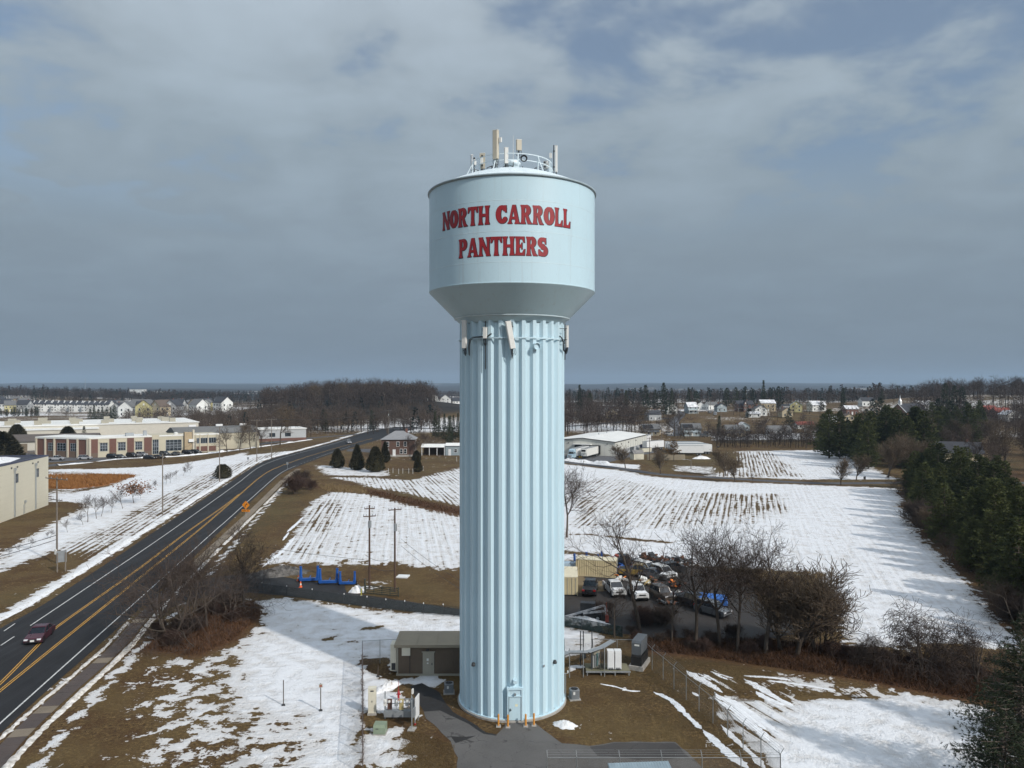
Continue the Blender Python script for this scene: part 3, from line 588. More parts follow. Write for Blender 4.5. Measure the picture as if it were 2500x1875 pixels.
# door, bollards by the door, lamps, overflow pipe
def on_col(px, py, r=RC):           # point of the column's face seen at that place of the photo
    t = (px - CX) / FPX
    for _ in range(12):
        pass
    a = math.asin(max(-1, min(1, t * TY / r)))
    for _ in range(20): a = math.asin(max(-1, min(1, t * (TY - r * math.cos(a)) / r)))
    return a, CAM_H - (py - CY) / FPX * (TY - r * math.cos(a))
da, _ = on_col(1257, 1730)
dc = MB(); door = thing('door_frame_root', None, None) if False else None
def at_col(mb, name, m, parent, a):
    o = mb.build(name, m, parent); o.rotation_euler = (0, 0, a); return o
DF = -(RC + .16)
fr = MB(); fr.bb(-.66, -.56, DF - .05, DF + .5, .2, 3.02); fr.bb(.56, .66, DF - .05, DF + .5, .2, 3.02); fr.bb(-.7, .7, DF - .06, DF + .5, 2.86, 3.03); fr.bb(-.56, .56, DF + .05, DF + .5, 2.34, 2.86); fr.bb(-.6, .6, DF - .05, DF + .5, 2.27, 2.36)
dframe = at_col(fr, 'door_frame', m_blue, tower, da)
dleaf = at_col(MB().bb(-.5, .5, DF + .02, DF + .1, .24, 2.26), 'door', m_blue_tank, tower, da)
MB().bb(-.42, -.36, DF - .06, DF + .02, 1.05, 1.25).bar((-.39, DF - .05, 1.14), (-.28, DF - .05, 1.14), .018, n=5).build('handle', m_steel_d, dleaf)
MB().bb(.02, .24, DF + .012, DF + .018, 1.42, 1.62).build('notice', mat('notice', (.75, .72, .5), .6), dleaf)
MB().bar((0, DF - .02, 2.58), (0, DF - .22, 2.52), .07, .1, 10).build('door_lamp', m_galv, dframe)
at_col(MB().bar((0, DF + .16, 3.55), (0, DF - .1, 3.55), .17, n=16).bb(-.16, .16, DF + .02, DF + .2, 3.36, 3.74), 'inspection_cap', m_blue, tower, da)
for px, py in ((1158, 1622), (1352, 1616)):
    a, z = on_col(px, py); lp = at_col(MB().lathe([(.02, .0), (.17, .02), (.19, .12), (.12, .3), (.02, .32)], 14, (0, 0)), 'wall_lamp', m_steel_d, tower, a)
    lp.location = ((RC + .12) * math.sin(a), -(RC + .12) * math.cos(a), z - .12); MB().bar((0, .14, .2), (0, 0, .2), .04, n=6).build('bracket', m_steel_d, lp)
a, z = on_col(1327, 1625); at_col(MB().bb(-.07, .07, -RC - .1, -RC + .3, z - .1, z + .08), 'junction_box', m_galv, tower, a)
a, z = on_col(1307, 846)
mb = MB(); n = 24; L0, L1 = -(RC - .35), -(RC + .42)
for r_, yy in ((.31, L0), (.31, L1), (.275, L1), (.275, L1 + .16)):
    for i in range(n): t = 2 * math.pi * i / n; mb.v.append((r_ * math.cos(t), yy, z + r_ * math.sin(t)))
mb.f = [(k * n + i, k * n + (i + 1) % n, (k + 1) * n + (i + 1) % n, (k + 1) * n + i) for k in range(3) for i in range(n)] + [tuple(3 * n + i for i in range(n))]
at_col(mb, 'overflow_pipe', m_blue, tower, a)

# ---- lettering: fat flared capitals painted on the wall
def letter_strokes():
    S = {}
    st = lambda X, y0=.06, y1=.94, a=.155, b=.115: [((X, y0), a), ((X, y0 + .22), b), ((X, y1 - .22), b), ((X, y1), a)]
    ft = lambda X, Y, w_=.10: [((X - w_, Y), .075), ((X + w_, Y), .075)]
    def arc(cx, cy, rx, ry, t0, t1, r0, r1, n=16):
        o = []
        for i in range(n + 1):
            t = R(t0 + (t1 - t0) * i / n); s = abs(math.cos(t)); o.append(((cx + rx * math.cos(t), cy + ry * math.sin(t)), r1 + (r0 - r1) * s))
        return o
    def fl(X, w=.125, e=.205): return [((X - e, 0), 0), ((X + e, 0), 0), ((X + e - .01, .05), 0), ((X + w + .02, .13), 0), ((X + w, .3), 0), ((X + w, .7), 0), ((X + w + .02, .87), 0), ((X + e - .01, .95), 0), ((X + e, 1), 0), ((X - e, 1), 0), ((X - e + .01, .95), 0), ((X - w - .02, .87), 0), ((X - w, .7), 0), ((X - w, .3), 0), ((X - w - .02, .13), 0), ((X - e + .01, .05), 0), 'poly']
    pg = lambda *q: [(p, 0) for p in q] + ['poly']
    S['N'] = (1.02, [fl(.2, .105, .18), fl(.82, .105, .18), pg((.03, 1), (.33, 1), (.93, .02), (.88, 0), (.70, 0))])
    S['O'] = (.92, [arc(.45, .5, .285, .39, 0, 360, .185, .11)])
    S['R'] = (.96, [fl(.22), arc(.42, .725, .235, .21, -90, 90, .165, .085), pg((.2, 1), (.44, 1), (.44, .87), (.2, .87)), pg((.2, .58), (.44, .58), (.44, .45), (.2, .45)), pg((.36, .52), (.60, .50), (.80, .14), (.93, .03), (.93, 0), (.58, 0), (.52, .12))])
    S['T'] = (.92, [fl(.45, .13, .2), pg((.03, 1), (.87, 1), (.90, .68), (.80, .68), (.70, .85), (.20, .85), (.10, .68), (0, .68))])
    S['H'] = (1.0, [fl(.22), fl(.77), pg((.2, .43), (.8, .43), (.8, .58), (.2, .58))])
    S['C'] = (.88, [arc(.46, .5, .30, .39, 50, 318, .19, .11), pg((.60, .98), (.80, .98), (.82, .60), (.70, .60), (.62, .76))])
    S['A'] = (1.0, [pg((.38, 1), (.52, 1), (.29, .12), (.36, .03), (.36, 0), (0, 0), (0, .03), (.10, .12)), pg((.38, 1), (.64, 1), (.90, .12), (.98, .03), (.98, 0), (.55, 0), (.55, .03), (.62, .12)), pg((.24, .24), (.7, .24), (.66, .37), (.28, .37))])
    S['L'] = (.82, [fl(.22), pg((.2, 0), (.76, 0), (.79, .36), (.69, .36), (.56, .15), (.2, .15))])
    S['P'] = (.86, [fl(.22), arc(.42, .70, .25, .235, -90, 90, .165, .085), pg((.2, 1), (.44, 1), (.44, .87), (.2, .87)), pg((.2, .53), (.44, .53), (.44, .40), (.2, .40))])
    S['E'] = (.86, [fl(.22), pg((.2, 1), (.74, 1), (.77, .68), (.67, .68), (.56, .86), (.2, .86)), pg((.2, 0), (.77, 0), (.80, .34), (.70, .34), (.58, .15), (.2, .15)), pg((.2, .43), (.48, .43), (.50, .33), (.58, .33), (.58, .68), (.50, .68), (.48, .58), (.2, .58))])
    S['S'] = (.82, [arc(.40, .72, .225, .19, 60, 262, .17, .10), arc(.42, .285, .26, .20, 82, -130, .18, .105), [((.44, .54), .145), ((.38, .47), .145)], pg((.56, .98), (.70, .98), (.71, .64), (.62, .64), (.54, .80)), pg((.06, .02), (.2, .02), (.27, .22), (.16, .36), (.05, .36))])
    return S
def glyph_faces(strokes, grow, H, W, N_=64):
    gxx = np.linspace(-.14, W * .76 + .12, int(N_ * (W * .76 + .26))); gyy = np.linspace(-.16, 1.16, int(N_ * 1.32)); X, Y = np.meshgrid(gxx, gyy); D = np.full(X.shape, 1e3)
    for stq in strokes:
        if stq[-1] == 'poly':
            D = np.minimum(D, .022 - polydist(X, Y, [(p[0] * .76, p[1]) for p, _ in stq[:-1]]) - .022); continue
        for ((ax, ay), ra), ((bx, by), rb) in zip(stq, stq[1:]):
            ax, bx = ax * .76, bx * .76; ex, ey = bx - ax, by - ay; t = np.clip(((X - ax) * ex + (Y - ay) * ey) / (ex * ex + ey * ey + 1e-9), 0, 1)
            D = np.minimum(D, np.hypot(X - ax - t * ex, Y - ay - t * ey) - (ra + (rb - ra) * t) * .80)
    D = D - grow; vs, fs = [], []
    for j in range(len(gyy) - 1):
        for i in range(len(gxx) - 1):
            c = [(i, j), (i + 1, j), (i + 1, j + 1), (i, j + 1)]; d = [D[q[1], q[0]] for q in c]
            if min(d) > 0: continue
            poly = []
            for k in range(4):
                p, q = c[k], c[(k + 1) % 4]; a, b = d[k], d[(k + 1) % 4]
                if a <= 0: poly.append((gxx[p[0]], gyy[p[1]]))
                if (a <= 0) != (b <= 0):
                    t = a / (a - b); poly.append((gxx[p[0]] + (gxx[q[0]] - gxx[p[0]]) * t, gyy[p[1]] + (gyy[q[1]] - gyy[p[1]]) * t))
            if len(poly) >= 3: fs.append(tuple(range(len(vs), len(vs) + len(poly)))); vs += poly
    return vs, fs
m_red = mat('letter_red', (.29, .013, .018), .45, var=.15, vs=1.2); m_ink = mat('letter_edge', (.018, .014, .022), .5)
LS = letter_strokes(); GC = {}
def paint_word(word, a0, a1, zc, H):
    tot = sum(LS[c][0] for c in word); sp = (a1 - a0) / tot; a = a0
    for c in word:
        W, strokes = LS[c]
        if c not in GC: GC[c] = (glyph_faces(strokes, 0.0, H, W), glyph_faces([[(q if q == 'poly' else ((q[0][0] + .040, q[0][1] - .012), q[1])) for q in s_] for s_ in strokes], .016, H, W))
        me = bpy.data.meshes.new('letter'); V_, F_, mi = [], [], []
        for layer, (vs, fs) in enumerate(GC[c]):
            r_ = TR + (.017 if layer == 0 else .0115); o_ = len(V_)
            for u, v in vs:
                t = R(a + u / .76 * sp); V_.append((r_ * math.sin(t), -r_ * math.cos(t), zc + (v - .5) * H))
            F_ += [tuple(q + o_ for q in f) for f in fs]; mi += [layer] * len(fs)
        me.from_pydata(V_, [], F_); me.materials.append(m_red); me.materials.append(m_ink); me.polygons.foreach_set('material_index', mi); me.update()
        o = link('letter', me, tank); o['label'] = 'red capital letter %s with black edge' % c
        a += W * sp
paint_word('NORTH', -52.2, -13.9, 43.5, 1.58); paint_word('CARROLL', -9.9, 40.6, 43.5, 1.58); paint_word('PANTHERS', -36.3, 22.6, 40.87, 1.58)
# ---------------------------------------------------------------- antennas on the tower
def cable(mb, a, b, sag=.4, r=.025, n=8, side=(0, 0, 0)):
    a, b = Vector(a), Vector(b); pts = []
    for i in range(n + 1):
        t = i / n; p = a.lerp(b, t) + Vector(side) * (4 * t * (1 - t)); p.z -= sag * 4 * t * (1 - t); pts.append(p)
    return mb.path(pts, r, 4)
def antenna(label, px, py0, py1, Y, w_, d_, rz, m=m_beige, pole=None, radio=None, roll=0, tilt=0, cab=True, group='antennas on the water tower'):
    z0, z1 = ZA(py1, Y), ZA(py0, Y); h = z1 - z0
    o = thing('panel_antenna', label, 'antenna', (XA(px, Y), Y, z0), rz, group)
    b = MB(); c = .12 * w_
    b.prism([(-w_ / 2 + c, -d_ / 2), (w_ / 2 - c, -d_ / 2), (w_ / 2, -d_ / 2 + c), (w_ / 2, d_ / 2), (-w_ / 2, d_ / 2), (-w_ / 2, -d_ / 2 + c)], .0, h)
    body = b.build('radome', m, o); body.rotation_euler = (R(tilt), R(roll), 0)
    MB().bb(-w_ / 2 - .012, w_ / 2 + .012, -d_ / 2 - .012, d_ / 2 + .012, h - .03, h + .015).build('end_cap', m_offw, body)
    if pole is not None:
        pz0, pz1 = pole; MB().bar((0, d_ / 2 + .13, pz0 - z0), (0, d_ / 2 + .13, pz1 - z0), .045, n=7).build('mast', m_steel_d, o)
        for q in (.2, .8): MB().bb(-.07, .07, d_ / 2, d_ / 2 + .2, h * q - .05, h * q + .05).build('bracket', m_steel_d, o)
    if radio:
        rx, ry, rzz, rw, rh = radio; MB().bb(rx - rw / 2, rx + rw / 2, ry - .1, ry + .1, rzz, rzz + rh).build('radio_unit', m_offw, o)
    if cab:
        mb = MB(); rnd_ = random.Random(px)
        for i in range(5):
            xx = (-.4 + .2 * i) * w_; cable(mb, (xx, 0, .02), (xx * .6 + .05, d_ / 2 + .12, -.45 - .1 * (i % 3)), .14, .022, 5, (rnd_.uniform(-.15, .15), -.08, 0))
        mb.build('cable', m_black, o)
    return o
antenna('tallest beige panel antenna standing above the roof railing', 1210, 318, 388, 66.3, .52, .30, R(-28), m_beige, (48.5, 51.5), (.42, .1, 1.45, .22, .4))
antenna('short white rounded panel antenna beside the tallest one on the roof', 1236, 361, 399, 66.4, .34, .26, R(10), m_offw, (48.5, 50.3))
antenna('square beige panel antenna on a thin mast above the roof vent', 1267, 341, 367, 66.8, .5, .16, R(14), m_beige, (48.6, 51.0))
antenna('narrow tall antenna seen edge-on at the sunny end of the roof', 1358, 356, 420, 69.6, .32, .20, R(75), m_offw, (48.3, 51.6), (-.1, .5, 1.3, .3, .45))
antenna('beige antenna seen from behind with a boxy radio on the roof', 1178, 374, 412, 71.6, .52, .14, R(170), m_beige, (48.6, 50.6), (.08, .25, .35, .36, .6))
antenna('small grey twin radio antenna at the shaded end of the roof railing', 1152, 379, 416, 70.4, .34, .2, R(-80), m_galv, (48.3, 50.7), (.05, .3, .5, .3, .5))
antenna('low dark antenna cluster behind the roof railing', 1332, 394, 412, 72.0, .4, .2, R(150), m_offw, (48.4, 49.8), (-.35, .1, .0, .3, .5))
wh = thing('whip_antenna', 'thin white whip antenna rising from the roof centre', 'antenna', (XA(1253, 69), 69, 49.0), 0, 'antennas on the water tower')
MB().bar((0, 0, 0), (0, 0, .8), .03, .03, 6).build('mast', m_steel_d, wh); MB().bar((0, 0, .8), (0, 0, ZA(330, 69) - 49), .022, .012, 6).build('whip', m_offw, wh)
cc = thing('coiled_cable', 'coil of black cable hung on the roof railing', 'cable', (XA(1279, 66.5), 66.4, 49.35)); mb = MB()
for k in range(4):
    pts = [((.22 + .025 * k) * math.cos(t), -.04 * k, (.22 + .025 * k) * math.sin(t)) for t in np.linspace(0, 2 * math.pi, 17)]; mb.path(pts, .03, 4)
mb.build('coil', m_black, cc); MB().bar((0, .1, .3), (0, -.1, .3), .03).build('hook', m_galv, cc)
rc_ = MB(); rr = random.Random(8)     # loose feeder cables lying over the roof centre
for i in range(14):
    a = rr.uniform(-2.6, 2.6); p = (3.2 * math.sin(a) * rr.uniform(.5, 1), -2.9 * rr.uniform(.35, 1), 48.85); q = (p[0] + rr.uniform(-1.1, 1.1), p[1] + rr.uniform(-.3, .5), 49.0); cable(rc_, p, q, -.28 * rr.random(), .03, 6)
o = rc_.build('feeder_cables', m_black); o.location = (0, TY, 0); tag(o, 'tangle of black feeder cables lying across the tower roof', 'cables', kind='stuff')
antenna('white panel antenna on the shaded edge of the column below the tank', 1133.5, 782, 850, 66.6, .44, .26, R(-22), m_offw, (31.9, 35.0), group='antennas ringing the column')
antenna('tilted white panel antenna in the middle of the column below the tank', 1252, 783, 851, 64.75, .50, .26, R(14), m_offw, (31.6, 34.8), roll=-9, tilt=-6, group='antennas ringing the column')
antenna('slim white antenna on the sunny edge of the column below the tank', 1385, 795, 848, 68.4, .38, .18, R(68), m_offw, (31.6, 34.9), (.25, .22, .6, .2, .9), group='antennas ringing the column')
antenna('small white box antenna between two larger ones on the column', 1184, 799, 826, 65.4, .36, .3, R(-8), m_offw, (30.7, 34.9), group='antennas ringing the column')
fc = [MB() for _ in range(3)]; P3 = lambda px, py, Y: (XA(px, Y), Y, ZA(py, Y)); fc[0].path([P3(1145, 866, 66.4), P3(1144, 845, 66.2), P3(1147, 829, 66.1), P3(1154, 823, 65.9), P3(1166, 822, 65.7), P3(1179, 821, 65.4)], .035, 5); fc[0].path([P3(1146, 868, 66.4), P3(1146, 845, 66.2), P3(1149, 831, 66.1), P3(1156, 825, 65.9), P3(1178, 823, 65.4)], .035, 5); fc[1].path([P3(1190, 822, 65.3), P3(1196, 817, 65.2), P3(1200, 814, 65.2)], .07, 5)
fc[2].path([P3(1366, 820, 67.6), P3(1371, 825, 67.6), P3(1375, 835, 67.8), P3(1376, 855, 68.2), P3(1381, 862, 68.4), P3(1383, 850, 68.4)], .06, 5)
for q, l_ in zip(fc, ('twin black feeder cable joining the two shaded antennas', 'short thick cable stub beside the small box antenna', 'black feeder cable looping under the sunny edge antenna')): tag(q.build('feeder_cable', m_black), l_, 'cable')
mb = MB(); mb.bb(-.4, .4, -.03, .03, 0, .05); mb.bb(-.4, .4, -.03, .03, 1.0, 1.05); mb.bar((-.4, 0, -.3), (-.4, 0, 1.3), .025); o = mb.build('standoff_bracket', m_steel_d); o.location = P3(1374, 830, 67.9); tag(o, 'dark steel stand-off frame behind the sunny edge antenna', 'bracket')

# ---------------------------------------------------------------- equipment round the foot of the tower
m_orange = mat('bollard_orange', (.62, .27, .045), .55, var=.2); m_brick_d = None
def bollard(label, px, py):
    X, Y = G(px, py); o = thing('bollard', label, 'bollard', (X, Y, .02), 0, 'bollards guarding the tower door')
    MB().lathe([(.085, .0), (.085, 1.0), (.06, 1.06), (.01, 1.08)], 14).build('post', m_orange, o, True); MB().box(0, 0, .04, .42, .42, .1, 0, .9).build('footing', m_conc, o)
for i, (px, py) in enumerate(((1217, 1774), (1240, 1776), (1283.5, 1774), (1303.5, 1772))):
    bollard('%s orange bollard counting from the shelter side of the tower door' % ORD[i], px, py)

m_brown = mat('brown_panel', (.135, .100, .070), .8, var=.14, vs=.9); m_tanr = mat('tan_roof', (.30, .255, .185), .85, var=.1, vs=.6); m_tand = mat('tan_paint', (.34, .315, .25), .6, var=.06); m_cream = mat('cream_metal', (.66, .62, .50), .5, var=.07)
m_grey = mat('grey_metal', (.26, .275, .285), .45, .2, var=.08); m_grey_d = mat('slate_grey_metal', (.105, .115, .125), .5, .1, var=.1); m_whitem = mat('white_metal', (.74, .74, .73), .45, var=.04)
sh = thing('equipment_shelter', 'brown flat-roofed equipment shelter in the shadow behind the tower', 'shelter', (-11.6, 75.6, 0))
W_, D_, H_ = 9.2, 3.2, 2.95
MB().bb(0, W_, 0, D_, .12, H_).build('wall', m_brown, sh); MB().bb(-.08, W_ + .08, -.08, D_ + .08, 0, .2).build('plinth', m_tand, sh)
for k in range(46): MB().bb(k * .2 + .03, k * .2 + .10, -.022, .001, .2, H_ - .05).build('siding_rib', m_brown, sh)
MB().prismx([(-.28, H_ - .06), (-.28, H_ + .22), (D_ + .25, H_ + .42), (D_ + .25, H_ - .06)], -.25, W_ + .2).build('roof', m_tanr, sh)
for k in range(5): MB().bar((k * 2, -.275, H_ + .24), (k * 2, D_ + .2, H_ + .43), .014, n=4).build('roof_seam', m_tanr, sh)
MB().bb(0, .12, -.05, .0, .2, H_ - .06).build('corner_trim', m_tand, sh)
dr = MB().bb(2.6, 3.75, -.07, -.021, .18, 2.35).build('door', m_tand, sh); MB().bb(3.5, 3.58, -.14, -.07, 1.1, 1.3).build('handle', m_steel_d, dr); MB().bb(3.0, 3.2, -.075, -.07, 1.5, 1.75).build('notice', m_offw, dr); MB().bb(3.02, 3.18, -.0755, -.07, 1.2, 1.33).build('notice', m_offw, dr)
MB().bb(2.5, 3.85, -.1, -.02, 2.35, 2.45).build('door_hood', m_tand, sh); MB().bb(.5, 1.35, -.16, -.02, 2.05, 2.85).build('louvre_box', m_cream, sh); MB().bar((1.3, -.06, 2.0), (1.3, -.06, .2), .03).build('conduit', m_steel_d, sh); MB().bb(2.95, 3.25, -.2, -.02, 2.55, 2.68).build('lamp', m_steel_d, sh)
ac = MB().bb(-.72, -.09, .3, 1.6, .35, 3.02).build('wall_air_conditioner', m_cream, sh); MB().bb(-.60, -.2, .285, .3, .45, 1.15).build('grille', m_steel_d, ac); MB().bb(-.68, -.14, .28, .3, 1.3, 2.9).build('cover_panel', m_cream, ac)
def condenser(label, px, py, rz):
    X, Y = G(px, py); o = thing('air_condenser', label, 'air conditioner', (X, Y, 0), rz, 'air condensers by the tower')
    MB().box(0, 0, .05, 1.05, 1.05, .1).build('pad', m_conc, o); c = .12; s = .43
    b = MB().prism([(-s + c, -s), (s - c, -s), (s, -s + c), (s, s - c), (s - c, s), (-s + c, s), (-s, s - c), (-s, -s + c)], .1, .92).build('casing', m_grey, o)
    for k in range(11): MB().box(0, 0, .17 + k * .066, .875, .7, .02).box(0, 0, .17 + k * .066, .7, .875, .02).build('louvre', m_grey_d, b)
    MB().lathe([(.36, .925), (.40, .925), (.40, .96), (.36, .96), (.36, .925)], 24).build('fan_ring', m_grey, o); MB().lathe([(.355, .93), (.01, .93)], 24).build('fan_well', m_black, o)
    for k in range(3):
        t = k * 2.09; MB().bar((0, 0, .945), (.33 * math.cos(t), .33 * math.sin(t), .945), .03, .05, 4).build('fan_blade', m_steel_d, o)
    MB().bb(-.2, -.02, -.47, -.43, .55, .8).build('service_panel', m_offw, o)
condenser('dark air condenser standing in the tower shadow beside the shelter path', 1096, 1691, .1); condenser('grey air condenser in the sun on the grass beside the tower', 1402, 1706, .15)
X, Y = G(909, 1743); o = thing('utility_cabinet', 'tall cream utility cabinet beside the meter rack', 'cabinet', (X, Y, 0), R(4)); MB().box(0, 0, .1, .8, .7, .2).build('plinth', m_conc, o); b = MB().box(0, 0, 1.27, .68, .55, 2.14).build('casing', m_cream, o)
MB().bb(-.3, .3, -.29, -.275, .45, 2.0).build('door', m_cream, b); MB().bb(-.03, .03, -.31, -.29, 1.15, 1.3).build('handle', m_steel_d, b); MB().bb(-.14, .14, -.285, -.275, 2.08, 2.2).build('vent', m_steel_d, b); MB().box(0, 0, 2.36, .72, .6, .05).build('lid', m_cream, o)
# electricity meters on a rack
o = thing('meter_rack', 'grey rack of electricity meters above a long trough box', 'meter rack', (-11.2, 65.6, 0)); 
for q in (.05, 2.45): MB().bb(q - .05, q + .05, .2, .3, 0, 2.4 if q < 1 else 1.9).build('post', m_galv, o)
for q in (1.75, 1.35, .95): MB().bb(0, 2.6, .16, .21, q - .03, q + .03).build('crossbar', m_galv, o)
tr = MB().bb(.0, 2.42, -.15, .3, .28, .82).build('trough', m_grey, o)
for k in range(3): MB().bb(.02 + .8 * k, .78 + .8 * k, -.165, -.15, .31, .79).build('cover', m_grey, tr)
for k, (q, m_, hh) in enumerate(((-.05, m_offw, .42), (.30, mat('rust_brown', (.10, .05, .035), .7), .72), (.92, m_galv, .45), (1.32, mat('yellow_tan', (.42, .34, .16), .6), .75), (1.86, m_galv, .42), (2.25, m_grey, .6))):
    bx = MB().bb(q, q + .38 if hh > .5 else q + .28, .0, .16, 1.62 - hh, 1.78).build('meter_box', m_, o); MB().lathe([(.01, 0), (.11, .0), (.11, .1), (.01, .12)], 14).build('meter', m_offw, bx)
    c_ = bx.children[0]; c_.location = (q + .16, .0, 1.62); c_.rotation_euler = (R(90), 0, 0); MB().bar((q + .14, .1, 1.62 - hh), (q + .14, .1, .8), .025).build('conduit', m_galv, o)
o = thing('switch_panel', 'white switch panel on steel posts beside the meter rack', 'panel', (-8.35, 64.6, 0), R(80))
for q in (-.9, .0, .9): MB().bb(q - .04, q + .04, -.04, .04, 0, 2.3).build('post', m_galv, o)
MB().bb(-.2, .85, -.12, .04 - .08, .55, 2.4).build('panel', m_whitem, o); MB().bb(-.85, -.35, -.16, -.04, 1.0, 1.75).build('switch_box', m_grey, o); MB().bb(-.8, -.5, .05, .16, 1.1, 1.5).build('switch_box', m_offw, o); MB().lathe([(.01, .0), (.09, .02), (.09, .14), (.01, .16)], 10).build('alarm_bell', mat('alarm_red', (.35, .02, .02), .5), o); o.children[-1].location = (-.2, -.15, 1.95)
MB().path([(-.7, 0, 2.3), (-.75, .1, 2.7), (-.5, .15, 2.75)], .03).build('conduit', m_galv, o); MB().box(-.9, 0, .05, .8, .6, .1).build('pad', m_conc, o)
X, Y = G(925, 1796); o = thing('transformer_box', 'green pad transformer box ringed by bare soil', 'transformer', (X, Y, 0), R(-3)); m_green = mat('transformer_green', (.215, .265, .185), .55, var=.1)
MB().bb(-.55, .55, 0, 1.0, 0, .08).build('pad', m_conc, o); b = MB().prismx([(.04, .08), (.04, .62), (.16, .82), (.94, .82), (.94, .08)], -.5, .5).build('casing', m_green, o); MB().bb(-.48, .48, .025, .04, .12, .6).build('door', m_green, b); MB().bb(-.3, -.05, .015, .03, .5, .56).build('hinge_bar', m_steel_d, b)
X, Y = G(973, 1708); o = thing('fire_hydrant', 'red fire hydrant standing in snow behind the meter rack', 'hydrant', (X, Y, 0)); m_hyd = mat('hydrant_red', (.36, .02, .025), .45)
MB().lathe([(.17, 0), (.17, .06), (.1, .08), (.1, .55), (.13, .58), (.13, .66), (.1, .68), (.09, .8), (.03, .9), (.03, .95), (.005, .95)], 16).build('barrel', m_hyd, o, True)
for d in (-1, 1): MB().bar((0, 0, .5), (d * .2, 0, .5), .055, n=10).build('outlet', m_hyd, o)
MB().bar((0, 0, .45), (0, -.22, .45), .075, n=10).build('outlet', m_hyd, o); MB().bar((0, 0, .9), (0, 0, 1.75), .02, .02, 5).build('marker_rod', m_hyd, o)
def sign_post(label, px, py, h, plate=True):
    X, Y = G(px, py); o = thing('marker_post', label, 'post', (X, Y, 0), .3); MB().bb(-.04, .04, -.04, .04, 0, h).build('post', mat('dark_wood', (.06, .042, .03), .8), o); MB().box(0, 0, .04, .3, .3, .08).build('footing', m_steel_d, o)
    if plate: MB().bb(-.16, .16, -.07, -.042, h - .35, h - .03).build('plate', m_tand, o); MB().bb(-.1, .1, -.08, -.071, h - .28, h - .12).build('emblem', mat('rust_sign', (.25, .06, .04), .6), o)
sign_post('dark post with a small placard on the snowy lawn', 783, 1735, 2.45); sign_post('thin bare stake on the patchy lawn nearer the road', 692, 1722, 2.3, False); sign_post('short white stake beside the shelter air conditioner', 923, 1652, 1.1, False)
X, Y = G(1381, 1707); o = thing('light_post', 'thin grey post with a small light beside the air condenser', 'post', (X, Y, 0)); MB().bar((0, 0, 0), (0, 0, 2.4), .035).build('pole', m_galv, o); MB().bar((-.25, 0, 2.4), (.2, 0, 2.4), .03).build('arm', m_galv, o); MB().lathe([(.01, 2.4), (.06, 2.45), (.05, 2.65), (.01, 2.7)], 8, (.2, 0)).build('lamp', m_whitem, o)
# telecom compound east of the tower
o = thing('generator', 'grey generator on a black fuel tank at the fence corner', 'generator', (12.75, 77.0, 0), R(-24)); MB().bb(-.75, .75, -.2, 3.0, .0, .45).build('platform', m_conc, o)
MB().bb(-.55, .55, 0, 2.8, .45, 1.35).build('fuel_tank', m_black, o)
for k in range(4): MB().bb(-.57, -.55, .3 + .6 * k, .5 + .6 * k, .5, 1.9).build('tank_rib', m_steel_d, o)
MB().bb(-.3, .3, -.02, .25, 1.35, 1.55).build('filler', m_steel_d, o)
b = MB().prismx([(.1, 1.55), (.1, 2.75), (.25, 2.95), (2.7, 2.95), (2.7, 1.55)], -.5, .5).build('enclosure', m_grey_d, o); MB().bb(-.2, .3, .085, .1, 2.45, 2.62).build('lettering', m_offw, b); MB().bb(-.515, -.5, .4, 2.4, 2.2, 2.35).build('louvre', m_steel_d, b)
for q in (-.45, .45): MB().bar((q, .15, 1.35), (q, .15, 1.6), .05).bar((q, 2.6, 1.35), (q, 2.6, 1.6), .05).build('leg', m_steel_d, o)
pf = thing('steel_platform', 'low steel equipment platform carrying the white radio cabinets', 'platform', (7.6, 75.6, 0)); MB().bb(-.1, 4.3, 0, 2.2, .36, .44).build('deck', mat('mossy_deck', (.17, .16, .10), .9), pf)
for q in (0, 1.4, 2.8, 4.2): MB().bb(q - .05, q + .05, -.05, .05, 0, .36).build('leg', m_galv, pf); MB().bb(q - .05, q + .05, 2.0, 2.1, 0, .36).build('leg', m_galv, pf)
MB().bb(-.15, 4.35, -.08, -.0, .30, .45).build('edge_beam', m_galv, pf)
for k, q in enumerate((10.02, 10.76)):
    o = thing('radio_cabinet', 'white radio cabinet %s the generator on the steel platform' % ('next to' if k else 'second from'), 'cabinet', (q, 75.9, .45), 0, 'radio cabinets'); b = MB().bb(-.33, .33, 0, .75, .08, 1.85).build('casing', m_whitem, o); MB().bb(-.28, .28, -.015, 0, .15, 1.78).build('door', m_whitem, b); MB().bb(-.34, .34, .0, .76, 1.85, 1.9).build('lid', m_whitem, o); MB().bb(-.3, .3, .05, .7, 0, .08).build('plinth', m_grey_d, o); mb = MB()
    for j in range(4): cable(mb, (-.2 + .12 * j, -.03, .25), (.1 + .1 * j, -.15, -.35), .15, .025, 5)
    mb.build('cable', m_black, o)
o = thing('equipment_rack', 'open equipment rack of pale boxes under the cable bridge', 'rack', (8.5, 76.0, .45))
MB().bb(-.4, -.33, 0, .9, 0, 2.0).build('side_panel', m_grey_d, o); MB().bb(-.33, .45, .3, .9, .05, 1.9).build('cabinet', m_tand, o)
for k in range(4): MB().bb(-.25 + .18 * k, -.13 + .18 * k, .2, .3, .1 + .1 * k, 1.3 + .12 * k).build('riser', [m_offw, m_galv, mat('teal_case', (.12, .22, .22), .5), m_offw][k], o)
mb = MB()
for k in range(6): cable(mb, (.5 + .05 * k, .1, 1.8), (.45 + .08 * k, .0, -.1), -.1, .03, 6, (.12 * (k % 3 - 1), -.1, 0))
mb.build('cable', m_black, o)
